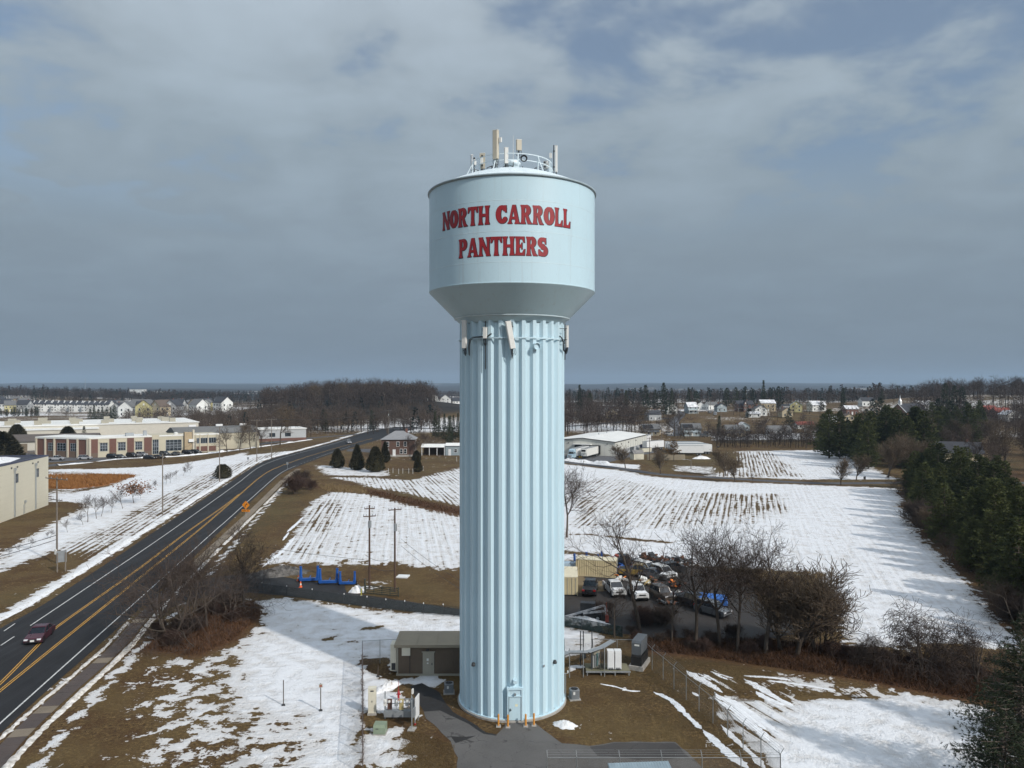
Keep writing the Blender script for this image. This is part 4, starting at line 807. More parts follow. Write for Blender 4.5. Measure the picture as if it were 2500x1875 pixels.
o = thing('cable_bridge', 'galvanised cable bridge running from the tower to the radio cabinets', 'cable bridge', (0, 0, 0)); pts = [(4.7, 73.2, 2.9), (5.7, 75.1, 2.6), (7.6, 75.3, 2.5), (9.2, 76.6, 2.55), (10.6, 78.4, 2.6)]
for a, b in zip(pts, pts[1:]):
    dv = Vector(b) - Vector(a); nrm = Vector((-dv.y, dv.x, 0)).normalized() * .3
    MB().quad(Vector(a) - nrm, Vector(b) - nrm, Vector(b) + nrm, Vector(a) + nrm).build('tray', m_galv, o)
    for s_ in (-1, 1): MB().bar(Vector(a) + nrm * s_, Vector(b) + nrm * s_, .04, n=4).build('rail', m_galv, o)
    mb = MB(); 
    for j in range(5): mb.bar(Vector(a) + nrm * (-.6 + .3 * j) - Vector((0, 0, .12)), Vector(b) + nrm * (-.6 + .3 * j) - Vector((0, 0, .12)), .03, n=4)
    mb.build('cable', m_black, o)
for p in ((5.75, 75.0, 2.95), (7.15, 75.15, 3.0), (9.3, 75.35, 3.0)): MB().bar((p[0], p[1], 0), p, .05, n=7).build('post', m_galv, o)
o = thing('antenna_panel', 'white panel on dark posts behind the cable bridge', 'panel', (7.9, 78.3, 0)); MB().bb(-.35, .35, -.05, .05, 2.4, 3.3).build('panel', m_whitem, o)
for q in (-.75, -.45, .45): MB().bar((q, 0, 0), (q, 0, 3.6), .055, n=7).build('post', m_steel_d, o)
MB().bb(-.75, .45, .0, .04, 1.3, 1.36).build('crossbar', m_galv, o); MB().bb(-.6, -.2, -.1, .1, .8, 1.3).build('switch_box', m_grey_d, o)

# ---------------------------------------------------------------- fences
def mesh_mat(name, rgb, fac):
    m = bpy.data.materials.new(name); m.use_nodes = True; t = NT(m.node_tree); b = t.n['Principled BSDF']; b.inputs['Base Color'].default_value = (*rgb, 1); b.inputs['Roughness'].default_value = .6
    tr_ = t.node('ShaderNodeBsdfTransparent'); mx = t.node('ShaderNodeMixShader'); pos = t.node('ShaderNodeTexCoord').outputs['Object']
    t.put(mx.inputs[0], t.mapr(t.noise(pos, 1.1, 3), .3, .7, fac * .75, fac * 1.25)); t.l.new(tr_.outputs[0], mx.inputs[1]); t.l.new(b.outputs[0], mx.inputs[2]); t.l.new(mx.outputs[0], t.n['Material Output'].inputs[0]); return m
m_link = mesh_mat('chain_link', (.17, .15, .13), .20); m_screen = mesh_mat('wind_screen', (.022, .034, .034), .40); m_vlink = mesh_mat('vine_link', (.055, .038, .03), .22); m_post = mat('fence_post', (.30, .31, .31), .45, .5)
def fence(label, pts, h, mesh=m_link, arm=None, name='chain_link_fence', pm=m_post, rail=True, cap=None, barbs=True, pr=.035):
    o = thing(name, label, 'fence', (pts[0][0], pts[0][1], 0)); O = Vector((pts[0][0], pts[0][1], 0)); L = [Vector((*p, 0)) - O for p in pts]
    for p in L:
        b = MB().bar(p, p + Vector((0, 0, h)), pr, n=6).build('post', pm, o)
        if arm: MB().bar(p + Vector((0, 0, h)), p + Vector((arm[0], arm[1], h + .38)), .025, n=5).build('barb_arm', pm, b)
        if cap: MB().bar(p + Vector((0, 0, h)), p + Vector((0, 0, h + .16)), .06, n=6).build('cap', cap, b)
    for a, b in zip(L, L[1:]):
        MB().quad(a + Vector((0, 0, .04)), b + Vector((0, 0, .04)), b + Vector((0, 0, h - .02)), a + Vector((0, 0, h - .02))).build('mesh_panel', mesh, o)
        if rail: MB().bar(a + Vector((0, 0, h - .04)), b + Vector((0, 0, h - .04)), .026, n=5).build('top_rail', pm, o)
        if arm and barbs:
            for q in (.35, .68, 1): MB().bar(a + Vector((arm[0] * q, arm[1] * q, h + .38 * q)), b + Vector((arm[0] * q, arm[1] * q, h + .38 * q)), .008, n=3).build('barbed_wire', pm, o)
    return o
m_pole_r = mat('rusty_post', (.10, .075, .06), .7)
EF = [(14.0, 79.7), (14.4, 77), (15.05, 74.6), (15.6, 72.2), (16.2, 69.7), (16.8, 67.3), (17.4, 64.9), (17.95, 62.4), (18.5, 60), (19.1, 57.5), (19.7, 55)]
fence('chain-link fence with barbed wire running from the generator to the snowy corner', EF, 2.25, arm=(.28, .06)); fence('low chain-link fence with barbed wire along the front of the compound', [(19.7, 55), (16.8, 55), (13.95, 55), (11.0, 55), (7.9, 55), (4.75, 55), (2.6, 55)], 2.0, arm=(-.03, .3))
fence('chain-link fence behind the telecom cabinets', [(14.0, 79.7), (11.2, 79.8), (8.6, 79.9), (5.6, 80.0), (2.6, 80.1)], 2.25); fence('chain-link fence overgrown with vines beside the shelter lawn', [(-11.25, 56.5), (-11.85, 59.5), (-12.45, 62.5), (-13.05, 65.5), (-13.65, 68.5), (-14.25, 71.5), (-14.95, 75), (-15.7, 78.6)], 2.3, m_vlink, pm=m_pole_r); fence('short chain-link fence joining the shelter to the corner post', [(-15.7, 78.6), (-13.9, 78.9), (-11.9, 79.2)], 2.5)
mb = MB(); rr = random.Random(3); m_vine = mat('vine', (.07, .038, .024), .9)
for k in range(420):
    t = rr.random(); px_ = -11.25 + (-15.7 + 11.25) * t; py_ = 56.5 + 22.1 * t; z = rr.random() ** 1.5 * 2.0; l = rr.uniform(.15, .6)
    mb.bar((px_ + rr.gauss(0, .05), py_, z), (px_ + rr.gauss(0, .12), py_ + rr.gauss(0, l), z + rr.uniform(-.2, l)), .014, .008, 3, False)
tag(mb.build('fence_vines', m_vine), 'dry brown vines climbing the fence beside the shelter lawn', 'vines', kind='stuff')
WS = [G(560, 1438), G(640, 1447), G(700, 1456), G(762, 1464), G(840, 1476), G(896, 1483), G(942, 1490), G(988, 1494), G(1034, 1500), G(1082, 1503), G(1130, 1508), G(1190, 1513)]
fence('dark screen fence along the lane behind the snowy lawn', WS, 1.35, m_screen, name='screen_fence', rail=False, cap=m_whitem, pm=m_steel_d, pr=.03); fence('dark green screen fence beyond the sunny side of the tower', [G(1330, 1524), G(1372, 1529), G(1420, 1537), G(1472, 1548), G(1520, 1556)], 1.3, mesh_mat('green_screen', (.012, .028, .026), .85), name='screen_fence', rail=False, pm=m_steel_d, pr=.03)
# stock gate under the two poles
X, Y = G(891, 1450); o = thing('stock_gate', 'dark slatted stock gate below the two wooden poles', 'gate', (X, Y, 0), R(-18)); m_gate = mat('gate_green', (.045, .05, .038), .7)
MB().bar((0, 0, 0), (0, 0, 2.1), .12, n=8).build('gate_post', m_gate, o); MB().bar((5.2, 0, 0), (5.2, 0, 1.35), .06, n=8).build('gate_post', m_gate, o)
for k in range(5): MB().bb(.1, 5.2, -.03, .03, .15 + .25 * k, .24 + .25 * k).build('bar', m_gate, o)
for k in range(5): MB().bb(.1 + 1.26 * k, .17 + 1.26 * k, -.04, .04, .12, 1.3).build('brace', m_gate, o)
X, Y = G(984, 1409); o = thing('white_board', 'white flat board lying on the brown mound', 'board', (X, Y, 0), R(-8)); MB().box(0, 0, .12, 1.75, 1.6, .16).build('slab', m_whitem, o); MB().box(0, 0, .03, 1.6, 1.4, .06).build('base', m_conc, o)
X, Y = G(882, 1454); o = thing('yellow_post', 'short yellow post beside the stock gate', 'post', (X, Y, 0)); MB().bar((0, 0, 0), (0, 0, 1.0), .08, n=10).build('tube', mat('post_yellow', (.42, .38, .05), .6), o); MB().box(0, 0, .02, .3, .3, .06).build('footing', m_conc, o)
# small light-blue shed in front of the compound
o = thing('metal_shed', 'pale blue corrugated shed roof at the bottom of the picture', 'shed', (8.9, 51.3, 0), R(4)); m_shed = mat('shed_blue', (.33, .41, .45), .4, .3, var=.1)
MB().bb(-2, 2, -2, 1, 0, 2.5).build('wall', m_shed, o); rf = MB().prismx([(-2.2, 2.5), (-2.2, 2.62), (1.15, 2.92), (1.15, 2.8)], -2.15, 2.15).build('roof', m_shed, o)
for k in range(22): MB().bar((-2.1 + .2 * k, -2.2, 2.63), (-2.1 + .2 * k, 1.15, 2.93), .022, n=4).build('roof_rib', m_shed, rf)

# ---------------------------------------------------------------- snow heaps
m_snow = bpy.data.materials.new('heaped_snow'); m_snow.use_nodes = True; t = NT(m_snow.node_tree); b = t.n['Principled BSDF']; pos = t.node('ShaderNodeNewGeometry').outputs['Position']; q = t.noise(pos, 1.6, 5, .7)
t.put(b.inputs['Base Color'], t.ramp(q, [(.33, (.42, .36, .30)), (.42, (.74, .73, .72)), (.6, (.86, .865, .88))])); b.inputs['Roughness'].default_value = .8
bn = t.node('ShaderNodeBump'); bn.inputs['Strength'].default_value = .7; bn.inputs['Distance'].default_value = .15; t.put(bn.inputs['Height'], t.noise(pos, 3, 5, .7)); t.put(b.inputs['Normal'], bn.outputs[0])
def heap(label, px, py, rx, ry, h, rz=0, seed=0, name='snow_heap', m=m_snow, cat='snow heap', group='snow heaps'):
    n, k = 28, 9; X, Y = G(px, py); V_ = [(0, 0, h)]; F_ = []; r_ = np.random.RandomState(seed)
    off = r_.rand(n) * .35 + .8
    for j in range(1, k + 1):
        f = j / k
        for i in range(n):
            a = 2 * math.pi * i / n; s = f * off[i]; z = h * (1 - f ** 1.5) * (1 + r_.uniform(-.28, .28)) - (.06 if j == k else 0); V_.append((rx * s * math.cos(a), ry * s * math.sin(a), z))
    F_ = [(0, 1 + i, 1 + (i + 1) % n) for i in range(n)] + [(1 + j * n + i, 1 + (j + 1) * n + i, 1 + (j + 1) * n + (i + 1) % n, 1 + j * n + (i + 1) % n) for j in range(k - 1) for i in range(n)]
    me = bpy.data.meshes.new(name); me.from_pydata(V_, [], F_); me.materials.append(m); me.shade_smooth(); me.update()
    return tag(link(name, me, None, (X, Y, 0), rz), label, cat, group)
m_rub = mat('dark_rubble', (.03, .028, .026), .95, var=.6, vs=1.6, bump=1.0, bs=3, var2=(.12, .11, .10))
heap('small grey-white snow heap on the grass beside the tower apron', 1380, 1771, 1.15, .75, .38, -.3, 1); heap('rough snow heap between the meter rack and the shelter', 948, 1678, 1.9, .8, .5, .9, 2); heap('rounded snow heap beside the stock gate', 872, 1446, 1.3, .6, .9, .2, 3)
heap('dark rubble heap behind the blue dollies', 690, 1400, 4.5, 1.6, 1.1, .2, 21, 'rubble_heap', m_rub, 'rubble heap', 'rubble heaps'); heap('dark rubble heap at the end of the paved yard', 655, 1406, 3.6, 1.6, .9, .2, 22, 'rubble_heap', m_rub, 'rubble heap', 'rubble heaps')
heap('snow heap under the snow-covered boom trailer', 1420, 1522, 3.4, 1.0, .8, -.2, 4)
heap('snow heap at the end of the parked trailers', 1712, 1120, 3.5, 1.5, 1.1, 0, 6)
m_snow_d = mat('dirty_snow', (.40, .35, .29), .9, var=.25, vs=2.0, bump=.6, bs=4, var2=(.74, .71, .67))
def bank(label, line, w_, h, step=.8, seed=1, name='snow_bank', m=m_snow):
    l = resample(smooth_line(line, 12), step); r_ = np.random.RandomState(seed); V_, F_ = [], []; prof = [(-1, -.04), (-.6, .5), (-.15, 1), (.3, .85), (.7, .4), (1, -.04)]; k = len(prof)
    A = [offset_line(l, w_ / 2 * f) for f, _ in prof]
    for i in range(len(l)):
        g = max(-.5, 2.4 * (float(fbm(l[i][0], l[i][1], 5, 2, seed)) - .27)) * r_.uniform(.6, 1.2)
        for j, (f, q) in enumerate(prof): V_.append((A[j][i][0] + r_.uniform(-.12, .12), A[j][i][1] + r_.uniform(-.12, .12), h * q * g * (1 + r_.uniform(-.2, .2)) if q > 0 else -.04))
    F_ = [(i * k + j, i * k + j + 1, (i + 1) * k + j + 1, (i + 1) * k + j) for i in range(len(l) - 1) for j in range(k - 1)]
    me = bpy.data.meshes.new(name); me.from_pydata(V_, [], F_); me.materials.append(m); me.shade_smooth(); me.update(); return tag(link(name, me), label, 'snow bank', 'ploughed snow banks')
bank('ploughed snow bank along the far side of the main road', offset_line(LEFT_EDGE[:11], -2.3), 1.7, .3, seed=3); bank('thin dirty snow bank between the pavement and the lawn', offset_line([(-38, 50), (-41, 61.7), (-43.9, 82.4), (-47, 96.8), (-53, 130), (-60, 172), (-69, 225)], 1.35), .8, .2, .5, seed=5, m=m_snow_d); bank('low snow ridge between the main road and the pavement', offset_line([(-38, 50), (-41, 61.7), (-43.9, 82.4), (-46.2, 93)], -1.35), .5, .12, .5, seed=7, m=m_snow_d)
bank('lumpy snow bank edging the loading yard', [G(1380, 1124), G(1440, 1129), G(1500, 1137), G(1560, 1143)], 3.5, 1.0, 1.2, seed=9); bank('snow bank along the car park edge', [G(140, 1136), G(200, 1131), G(300, 1120), G(420, 1115), G(520, 1106), G(640, 1090), G(760, 1073)], 2.4, .6, 1.5, seed=11)
# ---------------------------------------------------------------- trees
def leaf_mat(name, a, b, rough=.8, sc_=.35):
    m = bpy.data.materials.new(name); m.use_nodes = True; t = NT(m.node_tree); p = t.n['Principled BSDF']; pos = t.node('ShaderNodeNewGeometry').outputs['Position']; oi = t.node('ShaderNodeObjectInfo').outputs['Random']
    f = t.math('ADD', t.math('MULTIPLY', t.noise(pos, sc_, 4, .7), .75), t.math('MULTIPLY', oi, .25))
    t.put(p.inputs['Base Color'], t.ramp(f, [(.3, a), (.75, b)])); p.inputs['Roughness'].default_value = rough; p.inputs['Specular IOR Level'].default_value = .2
    return m
m_bark = leaf_mat('grey_bark', (.055, .043, .034), (.13, .105, .085)); m_twig = leaf_mat('bare_twig', (.048, .034, .028), (.105, .078, .062)); m_twig_r = leaf_mat('reddish_twig', (.058, .036, .028), (.105, .064, .05)); m_twig_t = leaf_mat('tan_twig', (.085, .062, .042), (.16, .118, .08))
m_pine = leaf_mat('pine_needles', (.020, .031, .014), (.125, .135, .046), sc_=.35); m_pine_d = leaf_mat('dark_needles', (.014, .023, .016), (.062, .076, .038), sc_=.35); m_yew = leaf_mat('brown_green_needles', (.020, .020, .012), (.055, .048, .024), sc_=.9); m_oak = leaf_mat('dead_oak_leaf', (.12, .05, .022), (.25, .115, .05), sc_=.8); m_thuja = leaf_mat('browned_needles', (.10, .062, .03), (.21, .13, .065), sc_=.6)
def tubes(segs, n):
    A = np.array([s[0] for s in segs], float); B = np.array([s[1] for s in segs], float); r0 = np.array([s[2] for s in segs]); r1 = np.array([s[3] for s in segs])
    D = B - A; D /= np.linalg.norm(D, axis=1)[:, None] + 1e-9; ref = np.where(np.abs(D[:, 2:3]) > .9, [[1., 0, 0]], [[0, 0, 1.]]); U = np.cross(D, ref); U /= np.linalg.norm(U, axis=1)[:, None] + 1e-9; W = np.cross(D, U); m = len(A); V = np.zeros((m, 2 * n, 3))
    for i in range(n):
        t = 2 * math.pi * i / n; o = U * math.cos(t) + W * math.sin(t); V[:, i] = A + o * r0[:, None]; V[:, n + i] = B + o * r1[:, None]
    base = np.arange(m)[:, None] * 2 * n; F = np.concatenate([base + np.array([[i, (i + 1) % n, n + (i + 1) % n, n + i]]) for i in range(n)])
    return V.reshape(-1, 3), F
def bare_segs(seed, H, spread=.5, maxlev=4, trunk=.28, up=.12, stems=1, droop=0.0, rmin=.013, lean=0, rbase=.018, kids_=(2, 2, 2, 2)):
    rs = random.Random(seed); out = []
    def grow(p, d, L, r, lev):
        n = (4, 4, 3, 3, 2)[min(lev, 4)]
        for i in range(n):
            j = .16 + .05 * lev
            d = Vector((d.x + rs.uniform(-j, j), d.y + rs.uniform(-j, j), d.z + rs.uniform(-j, j) + (up if lev else 0) - droop * lev * .12)).normalized(); q = p + d * (L / n); r2 = max(rmin, r * (1 - .6 / n)); out.append((tuple(p), tuple(q), r, r2, lev)); p, r = q, r2
            if lev < maxlev and (lev > 0 or (i + 1) / n > trunk):
                k = kids_[min(lev, 3)]
                for c in range(k):
                    if lev >= 2 and rs.random() < .22: continue
                    az = rs.uniform(0, 6.283); an = rs.uniform(.45, .95) * (1 + spread * .5); ax = d.orthogonal().normalized(); ax.rotate(Matrix.Rotation(az, 3, d)); nd = d.copy(); nd.rotate(Matrix.Rotation(an, 3, ax))
                    if lev == 0: nd.z = max(nd.z, .05)
                    f = rs.uniform(.5, .78) * (1 if lev else (1.05 - .45 * i / n) * (.7 + spread * .5)); grow(p.copy(), nd.normalized(), L * f, max(rmin, r * rs.uniform(.5, .68)), lev + 1)
    for s_ in range(stems):
        a = rs.uniform(0, 6.28); tl = 0 if stems == 1 else rs.uniform(.12, .42)
        grow(Vector((0.25 * math.cos(a) * (stems > 1), .25 * math.sin(a) * (stems > 1), -.05)), Vector((math.cos(a) * tl + lean, math.sin(a) * tl, 1)).normalized(), H * .62 * (rs.uniform(.75, 1) if stems > 1 else 1), H * rbase / (1 if stems == 1 else 1.35), 0)
    zt_ = max(s[1][2] for s in out); k = H / zt_
    return [(tuple(c * k for c in a), tuple(c * k for c in b), r0, r1, l) for a, b, r0, r1, l in out]
TREES = {}
def bare_proto(key, seed, H, mt=None, **kw):
    s_ = bare_segs(seed, H, **kw); a = [q for q in s_ if q[4] <= 1]; b = [q for q in s_ if q[4] > 1]; V, F = tubes(a, 6); V2, F2 = tubes(b, 3)
    TREES[key] = (npmesh('trunk', V, F, m_bark), npmesh('crown', V2, F2, mt or m_twig), H)
def blades(C, D, L, Wd, rs):          # thin triangles standing on points C in directions D
    n = len(C); D = D / (np.linalg.norm(D, axis=1)[:, None] + 1e-9); S = np.cross(D, rs.randn(n, 3)); S /= np.linalg.norm(S, axis=1)[:, None] + 1e-9; V = np.stack([C - S * Wd[:, None], C + S * Wd[:, None], C + D * L[:, None]], 1)
    return V.reshape(-1, 3), np.arange(3 * n).reshape(n, 3)
def pine_proto(key, seed, H, Rb, m, shape='pine', dens=1.0, bl=.42, bw=.075, clear=.1, sp=.52, nk0=None, cs=.38):
    rs = np.random.RandomState(seed); segs = [((0, 0, 0), (0, 0, H * .97), H * .017, .02)]; C, D = [], []
    z = H * clear
    while z < H * .985:
        f = (z / H - clear) / (1 - clear)
        rad = Rb * ((1 - f) ** .58 * (.55 + .45 * min(1, f / .16)) if shape == 'pine' else (1 - f) ** .95 * (.8 + .2 * min(1, f / .1)))
        rad *= rs.uniform(.78, 1.15); nb = max(3, int(rs.uniform(4, 7)))
        a0 = rs.rand() * 6.28
        for k in range(nb):
            a = a0 + 6.28 * k / nb + rs.uniform(-.4, .4); L = max(.25, rad * rs.uniform(.62, 1.15)); rise = (.28 - .1 * (1 - f)) if shape == 'pine' else (-.22 + .5 * f); tip = np.array([L * math.cos(a), L * math.sin(a), z + L * rise]); segs.append(((0, 0, z), tuple(tip), .05, .012))
            m_ = max(2, int(L / cs * dens))
            for j in range(m_):
                t = .22 + .78 * (j + rs.rand()) / m_; c = np.array([0, 0, z]) * (1 - t) + tip * t; side = rs.uniform(-.28, .28) * L * t; c = c + np.array([-math.sin(a) * side, math.cos(a) * side, rs.uniform(-.12, .12) + (0.1 if shape == 'pine' else -.05)]); nk = nk0 or int(13 * dens); C.append(np.repeat(c[None], nk, 0)); d = rs.randn(nk, 3) * .75 + np.array([math.cos(a), math.sin(a), .45 if shape == 'pine' else .05]); D.append(d)
        z += sp * rs.uniform(.75, 1.25)
    C = np.concatenate(C); D = np.concatenate(D); n = len(C); V, F = blades(C, D, bl * rs.uniform(.6, 1.3, n), bw * rs.uniform(.6, 1.3, n), rs); T, TF = tubes([s + (0,) for s in segs], 4)
    TREES[key] = (npmesh('trunk', T, TF, m_bark), npmesh('crown', V, F, m), H)
def cone_proto(key, seed, H, Rb, m, n=2600, top=.5):
    rs = np.random.RandomState(seed); f = rs.rand(n) ** .75; a = rs.rand(n) * 6.283; prof = np.minimum(1, (1 - f) ** top * 1.15) * (.72 + .28 * np.minimum(1, f / .12)); r = Rb * prof * (rs.uniform(.80, 1.04, n)) * (1 + .10 * np.sin(a * 3 + f * 9)); C = np.stack([r * np.cos(a), r * np.sin(a), .12 + f * H * .96], 1); D = np.stack([np.cos(a), np.sin(a), np.full(n, 1.1)], 1) + rs.randn(n, 3) * .45
    V, F = blades(C, D, H * .075 * rs.uniform(.6, 1.4, n), H * .017 * rs.uniform(.6, 1.4, n), rs); inner = MB().lathe([(Rb * .55, .15)] + [(Rb * .74 * min(1, (1 - q) ** top * 1.12), .12 + q * H * .93) for q in (.1, .3, .5, .7, .85, .95, .99)], 12)
    T = np.array(inner.v); k = len(V); Fq = [tuple(q) for q in F] + [tuple(i + k for i in fc_) for fc_ in inner.f]; me = bpy.data.meshes.new('crown'); me.from_pydata(np.concatenate([V, T]).tolist(), [], Fq); me.materials.append(m)
    TV, TF = tubes([((0, 0, 0), (0, 0, H * .5), .09, .05, 0)], 5); TREES[key] = (npmesh('trunk', TV, TF, m_bark), me, H)
def tree(key, X, Y, H, label, name='bare_tree', cat='tree', group=None, rz=None, wide=1.0, z=None):
    tr_, cr_, h0 = TREES[key]; k = H / h0; zz = float(terr(X, Y)) if z is None else z
    o = thing(name, label, cat, (X, Y, zz), random.Random(int(X * 31 + Y * 17)).uniform(0, 6.28) if rz is None else rz, group); o.scale = (k * wide, k * wide, k); link('trunk', tr_, o); link('crown', cr_, o); return o
for i in range(3): bare_proto('big%d' % i, 100 + i, 14, spread=.45, maxlev=4, trunk=.3, up=.10)
bare_proto('slim', 111, 14, spread=.2, maxlev=4, trunk=.28, up=.14, kids_=(2, 2, 2, 1)); bare_proto('wide0', 121, 11, spread=.75, maxlev=4, trunk=.1, up=.04, stems=3, kids_=(1, 2, 2, 1)); bare_proto('wide1', 122, 11, spread=.7, maxlev=4, trunk=.1, up=.03, stems=3, kids_=(1, 2, 2, 1))
bare_proto('vine', 131, 7, m_twig, spread=.9, maxlev=4, trunk=.15, up=-.02, stems=4, droop=.5, kids_=(1, 2, 2, 2)); bare_proto('scrub0', 141, 3.2, m_twig, spread=.6, maxlev=3, trunk=.05, stems=7, kids_=(2, 2, 2, 1)); bare_proto('scrub1', 142, 3.0, m_twig_r, spread=.6, maxlev=3, trunk=.05, stems=7, kids_=(2, 2, 2, 1))
for i in range(2): bare_proto('sap%d' % i, 150 + i, 5, spread=.25, maxlev=3, trunk=.35, up=.16, rbase=.011, rmin=.012, kids_=(2, 2, 2, 1))
for i in range(3): bare_proto('mid%d' % i, 160 + i, 14, [m_twig, m_twig_t, m_twig][i], spread=.5, maxlev=4, trunk=.25, up=.08, rmin=.03, rbase=.02, kids_=(2, 2, 2, 1))
bare_proto('vase', 170, 7, m_twig_t, spread=.12, maxlev=3, trunk=.22, up=.2, rmin=.022, stems=1, kids_=(3, 3, 2, 2)); bare_proto('vasebig', 171, 14, m_twig_t, spread=.12, maxlev=4, trunk=.12, up=.2, rmin=.022, kids_=(3, 3, 2, 1))
for i in range(4): pine_proto('pine%d' % i, 200 + i, 14, 4.2, m_pine, 'pine', 1.25, .5, .085, .04)
for i in range(2): pine_proto('fir%d' % i, 210 + i, 18, 4.4, m_pine_d, 'fir', 1.0, .55, .10, .06, .7)
pine_proto('spruce', 220, 12, 5.6, m_pine_d, 'fir', 1.0, .20, .02, .02, .27, 9, .065); pine_proto('spruce2', 221, 8, 5.0, m_pine_d, 'fir', 1.0, .19, .018, .02, .24, 9, .065)
pine_proto('farpine0', 230, 20, 5.5, m_pine_d, 'pine', .55, 1.0, .22, .12, 1.0); pine_proto('farpine1', 231, 22, 4.6, m_pine_d, 'fir', .55, 1.0, .22, .08, 1.0)
cone_proto('yew0', 240, 6, 2.3, m_yew, 3000, .55); cone_proto('yew1', 241, 7.5, 2.3, m_yew, 3000, .8); cone_proto('bush', 242, 4, 2.5, m_yew, 2600, .4)

def at_photo(px, py0, py1): X, Y = G(px, py0); return X, Y, (py0 - py1) / FPX * Y
def put(key, px, py0, py1, label, **kw): X, Y, H = at_photo(px, py0, py1); return tree(key, X, Y, H, label, **kw)
# scrub and trees in front of the scrap yard
g1 = 'bare trees in front of the scrap yard'
for key, px, a, b, w_, lb in (('slim', 1563, 1546, 1230, 1.0, 'tallest slim bare tree rising in front of the containers'), ('big0', 1697, 1578, 1245, .95, 'forked bare tree in front of the parked pickups'), ('big1', 1757, 1574, 1240, .9, 'bare tree with twisted crown beside the forked one'), ('big2', 1800, 1592, 1275, .8, 'leaning bare tree in front of the blue tarpaulin'), ('big2', 1868, 1594, 1268, 1.0, 'broad bare tree between the blue tarpaulin and the rounded crown'), ('vasebig', 1945, 1600, 1330, 1.5, 'round-crowned multi-stemmed bare tree at the end of the scrub'), ('slim', 1500, 1556, 1420, 1.0, 'thin bare sapling behind the generator'), ('slim', 1640, 1566, 1375, .8, 'thin bare tree between the slim tree and the forked tree'), ('scrub0', 1998, 1588, 1405, .8, 'low twiggy tree beside the round-crowned one')): put(key, px, a, b, lb, group=g1, wide=w_)
put('vine', 2255, 1645, 1462, 'sprawling dark tree hung with vines at the edge of the snow', wide=1.15); put('vine', 2385, 1665, 1485, 'second vine-hung dark tree beside the spruce', wide=.9, rz=2.0); put('vasebig', 1905, 1588, 1350, 'fan-shaped bare tree just left of the round-crowned one', wide=1.2, rz=2.2, group=g1); put('vine', 2130, 1622, 1525, 'small vine-covered shrub tree on the leaf litter', wide=.9, rz=4)
g2 = 'bare trees between the main road and the lawn'
for key, px, a, b, w_, lb in (('wide0', 420, 1566, 1295, 1.0, 'nearest bare tree leaning over the main road'), ('wide1', 452, 1545, 1315, .9, 'dark bare tree behind the nearest one by the road'), ('big1', 505, 1532, 1275, .75, 'tall bare tree in the middle of the roadside thicket'), ('wide0', 560, 1508, 1300, .9, 'bare tree at the lawn side of the roadside thicket'), ('big2', 595, 1482, 1295, .8, 'bare tree beyond the roadside thicket by the paved yard'), ('wide1', 395, 1500, 1330, .9, 'bare tree closest to the road surface in the thicket'), ('sap0', 588, 1352, 1270, 1.4, 'lone bare tree below the orange warning sign')): put(key, px, a, b, lb, group=g2, wide=w_)
put('big0', 1383, 1312, 1112, 'bare tree half hidden behind the sunny side of the column', wide=.9); put('big2', 1346, 1318, 1150, 'bare tree mostly hidden behind the column', wide=.8)
# scrub masses
rs = random.Random(12); gs = 'low scrub bushes'
def scrub(poly, n, hmin, hmax, label, keys=('scrub0', 'scrub1')):
    q = P(*poly); xs = [p[0] for p in q]; ys_ = [p[1] for p in q]; k = 0
    while k < n:
        X, Y = rs.uniform(min(xs), max(xs)), rs.uniform(min(ys_), max(ys_))
        if polydist(np.array([X]), np.array([Y]), q)[0] < 0: continue
        tree(rs.choice(keys), X, Y, rs.uniform(hmin, hmax), label, 'scrub_bush', 'bush', gs + ' ' + label[-18:], wide=rs.uniform(.9, 1.5)); k += 1
scrub([(1500, 1545), (1600, 1540), (1800, 1560), (2010, 1570), (2060, 1600), (1900, 1610), (1700, 1590), (1560, 1570)], 16, .9, 2.0, 'leafless brown bush in the scrub below the scrap yard trees')
scrub([(380, 1560), (420, 1580), (560, 1560), (640, 1495), (600, 1465), (470, 1480), (380, 1520)], 18, 1.0, 2.3, 'leafless brown bush in the roadside thicket')
scrub([(2050, 1600), (2200, 1625), (2400, 1660), (2480, 1690), (2400, 1640), (2200, 1595), (2080, 1585)], 10, .6, 1.4, 'leafless brown bush at the edge of the snowfield')
scrub([(1470, 1500), (1560, 1500), (1700, 1530), (1600, 1540), (1480, 1530)], 6, 1.0, 2.4, 'leafless bush on the near edge of the scrap yard')
put('scrub1', 720, 1205, 1150, 'brown leafless shrub on the road bank', wide=1.1); put('scrub0', 736, 1185, 1142, 'taller twiggy shrub on the road bank', wide=1.0); put('scrub1', 757, 1195, 1165, 'small reddish shrub beside the road bank', wide=1.2)
# dry stems and leaf litter standing in the scrub: far too many to count
def stems(label, polys, n, h, m, seed, name='dry_undergrowth', w_=.012):
    r_ = np.random.RandomState(seed); C = []
    for poly in polys:
        q = P(*poly); X = np.array(q); m_ = int(n / len(polys)) * 3; x_ = r_.uniform(X[:, 0].min(), X[:, 0].max(), m_); y_ = r_.uniform(X[:, 1].min(), X[:, 1].max(), m_); k = polydist(x_, y_, q) > 0; k &= (cover_at(x_, y_) < -.35) | (name != 'lawn_grass'); C.append(np.stack([x_[k], y_[k]], 1)[:int(n / len(polys))])
    C = np.concatenate(C); k = len(C); C = np.concatenate([C, np.zeros((k, 1))], 1); D = r_.randn(k, 3) * [.55, .55, .2] + [0, 0, .9]; V, F = blades(C, D, h * r_.uniform(.3, 1.2, k), np.full(k, w_) * r_.uniform(.6, 1.6, k), r_)
    return tag(link(name, npmesh(name, V, F, m)), label, 'undergrowth', kind='stuff')
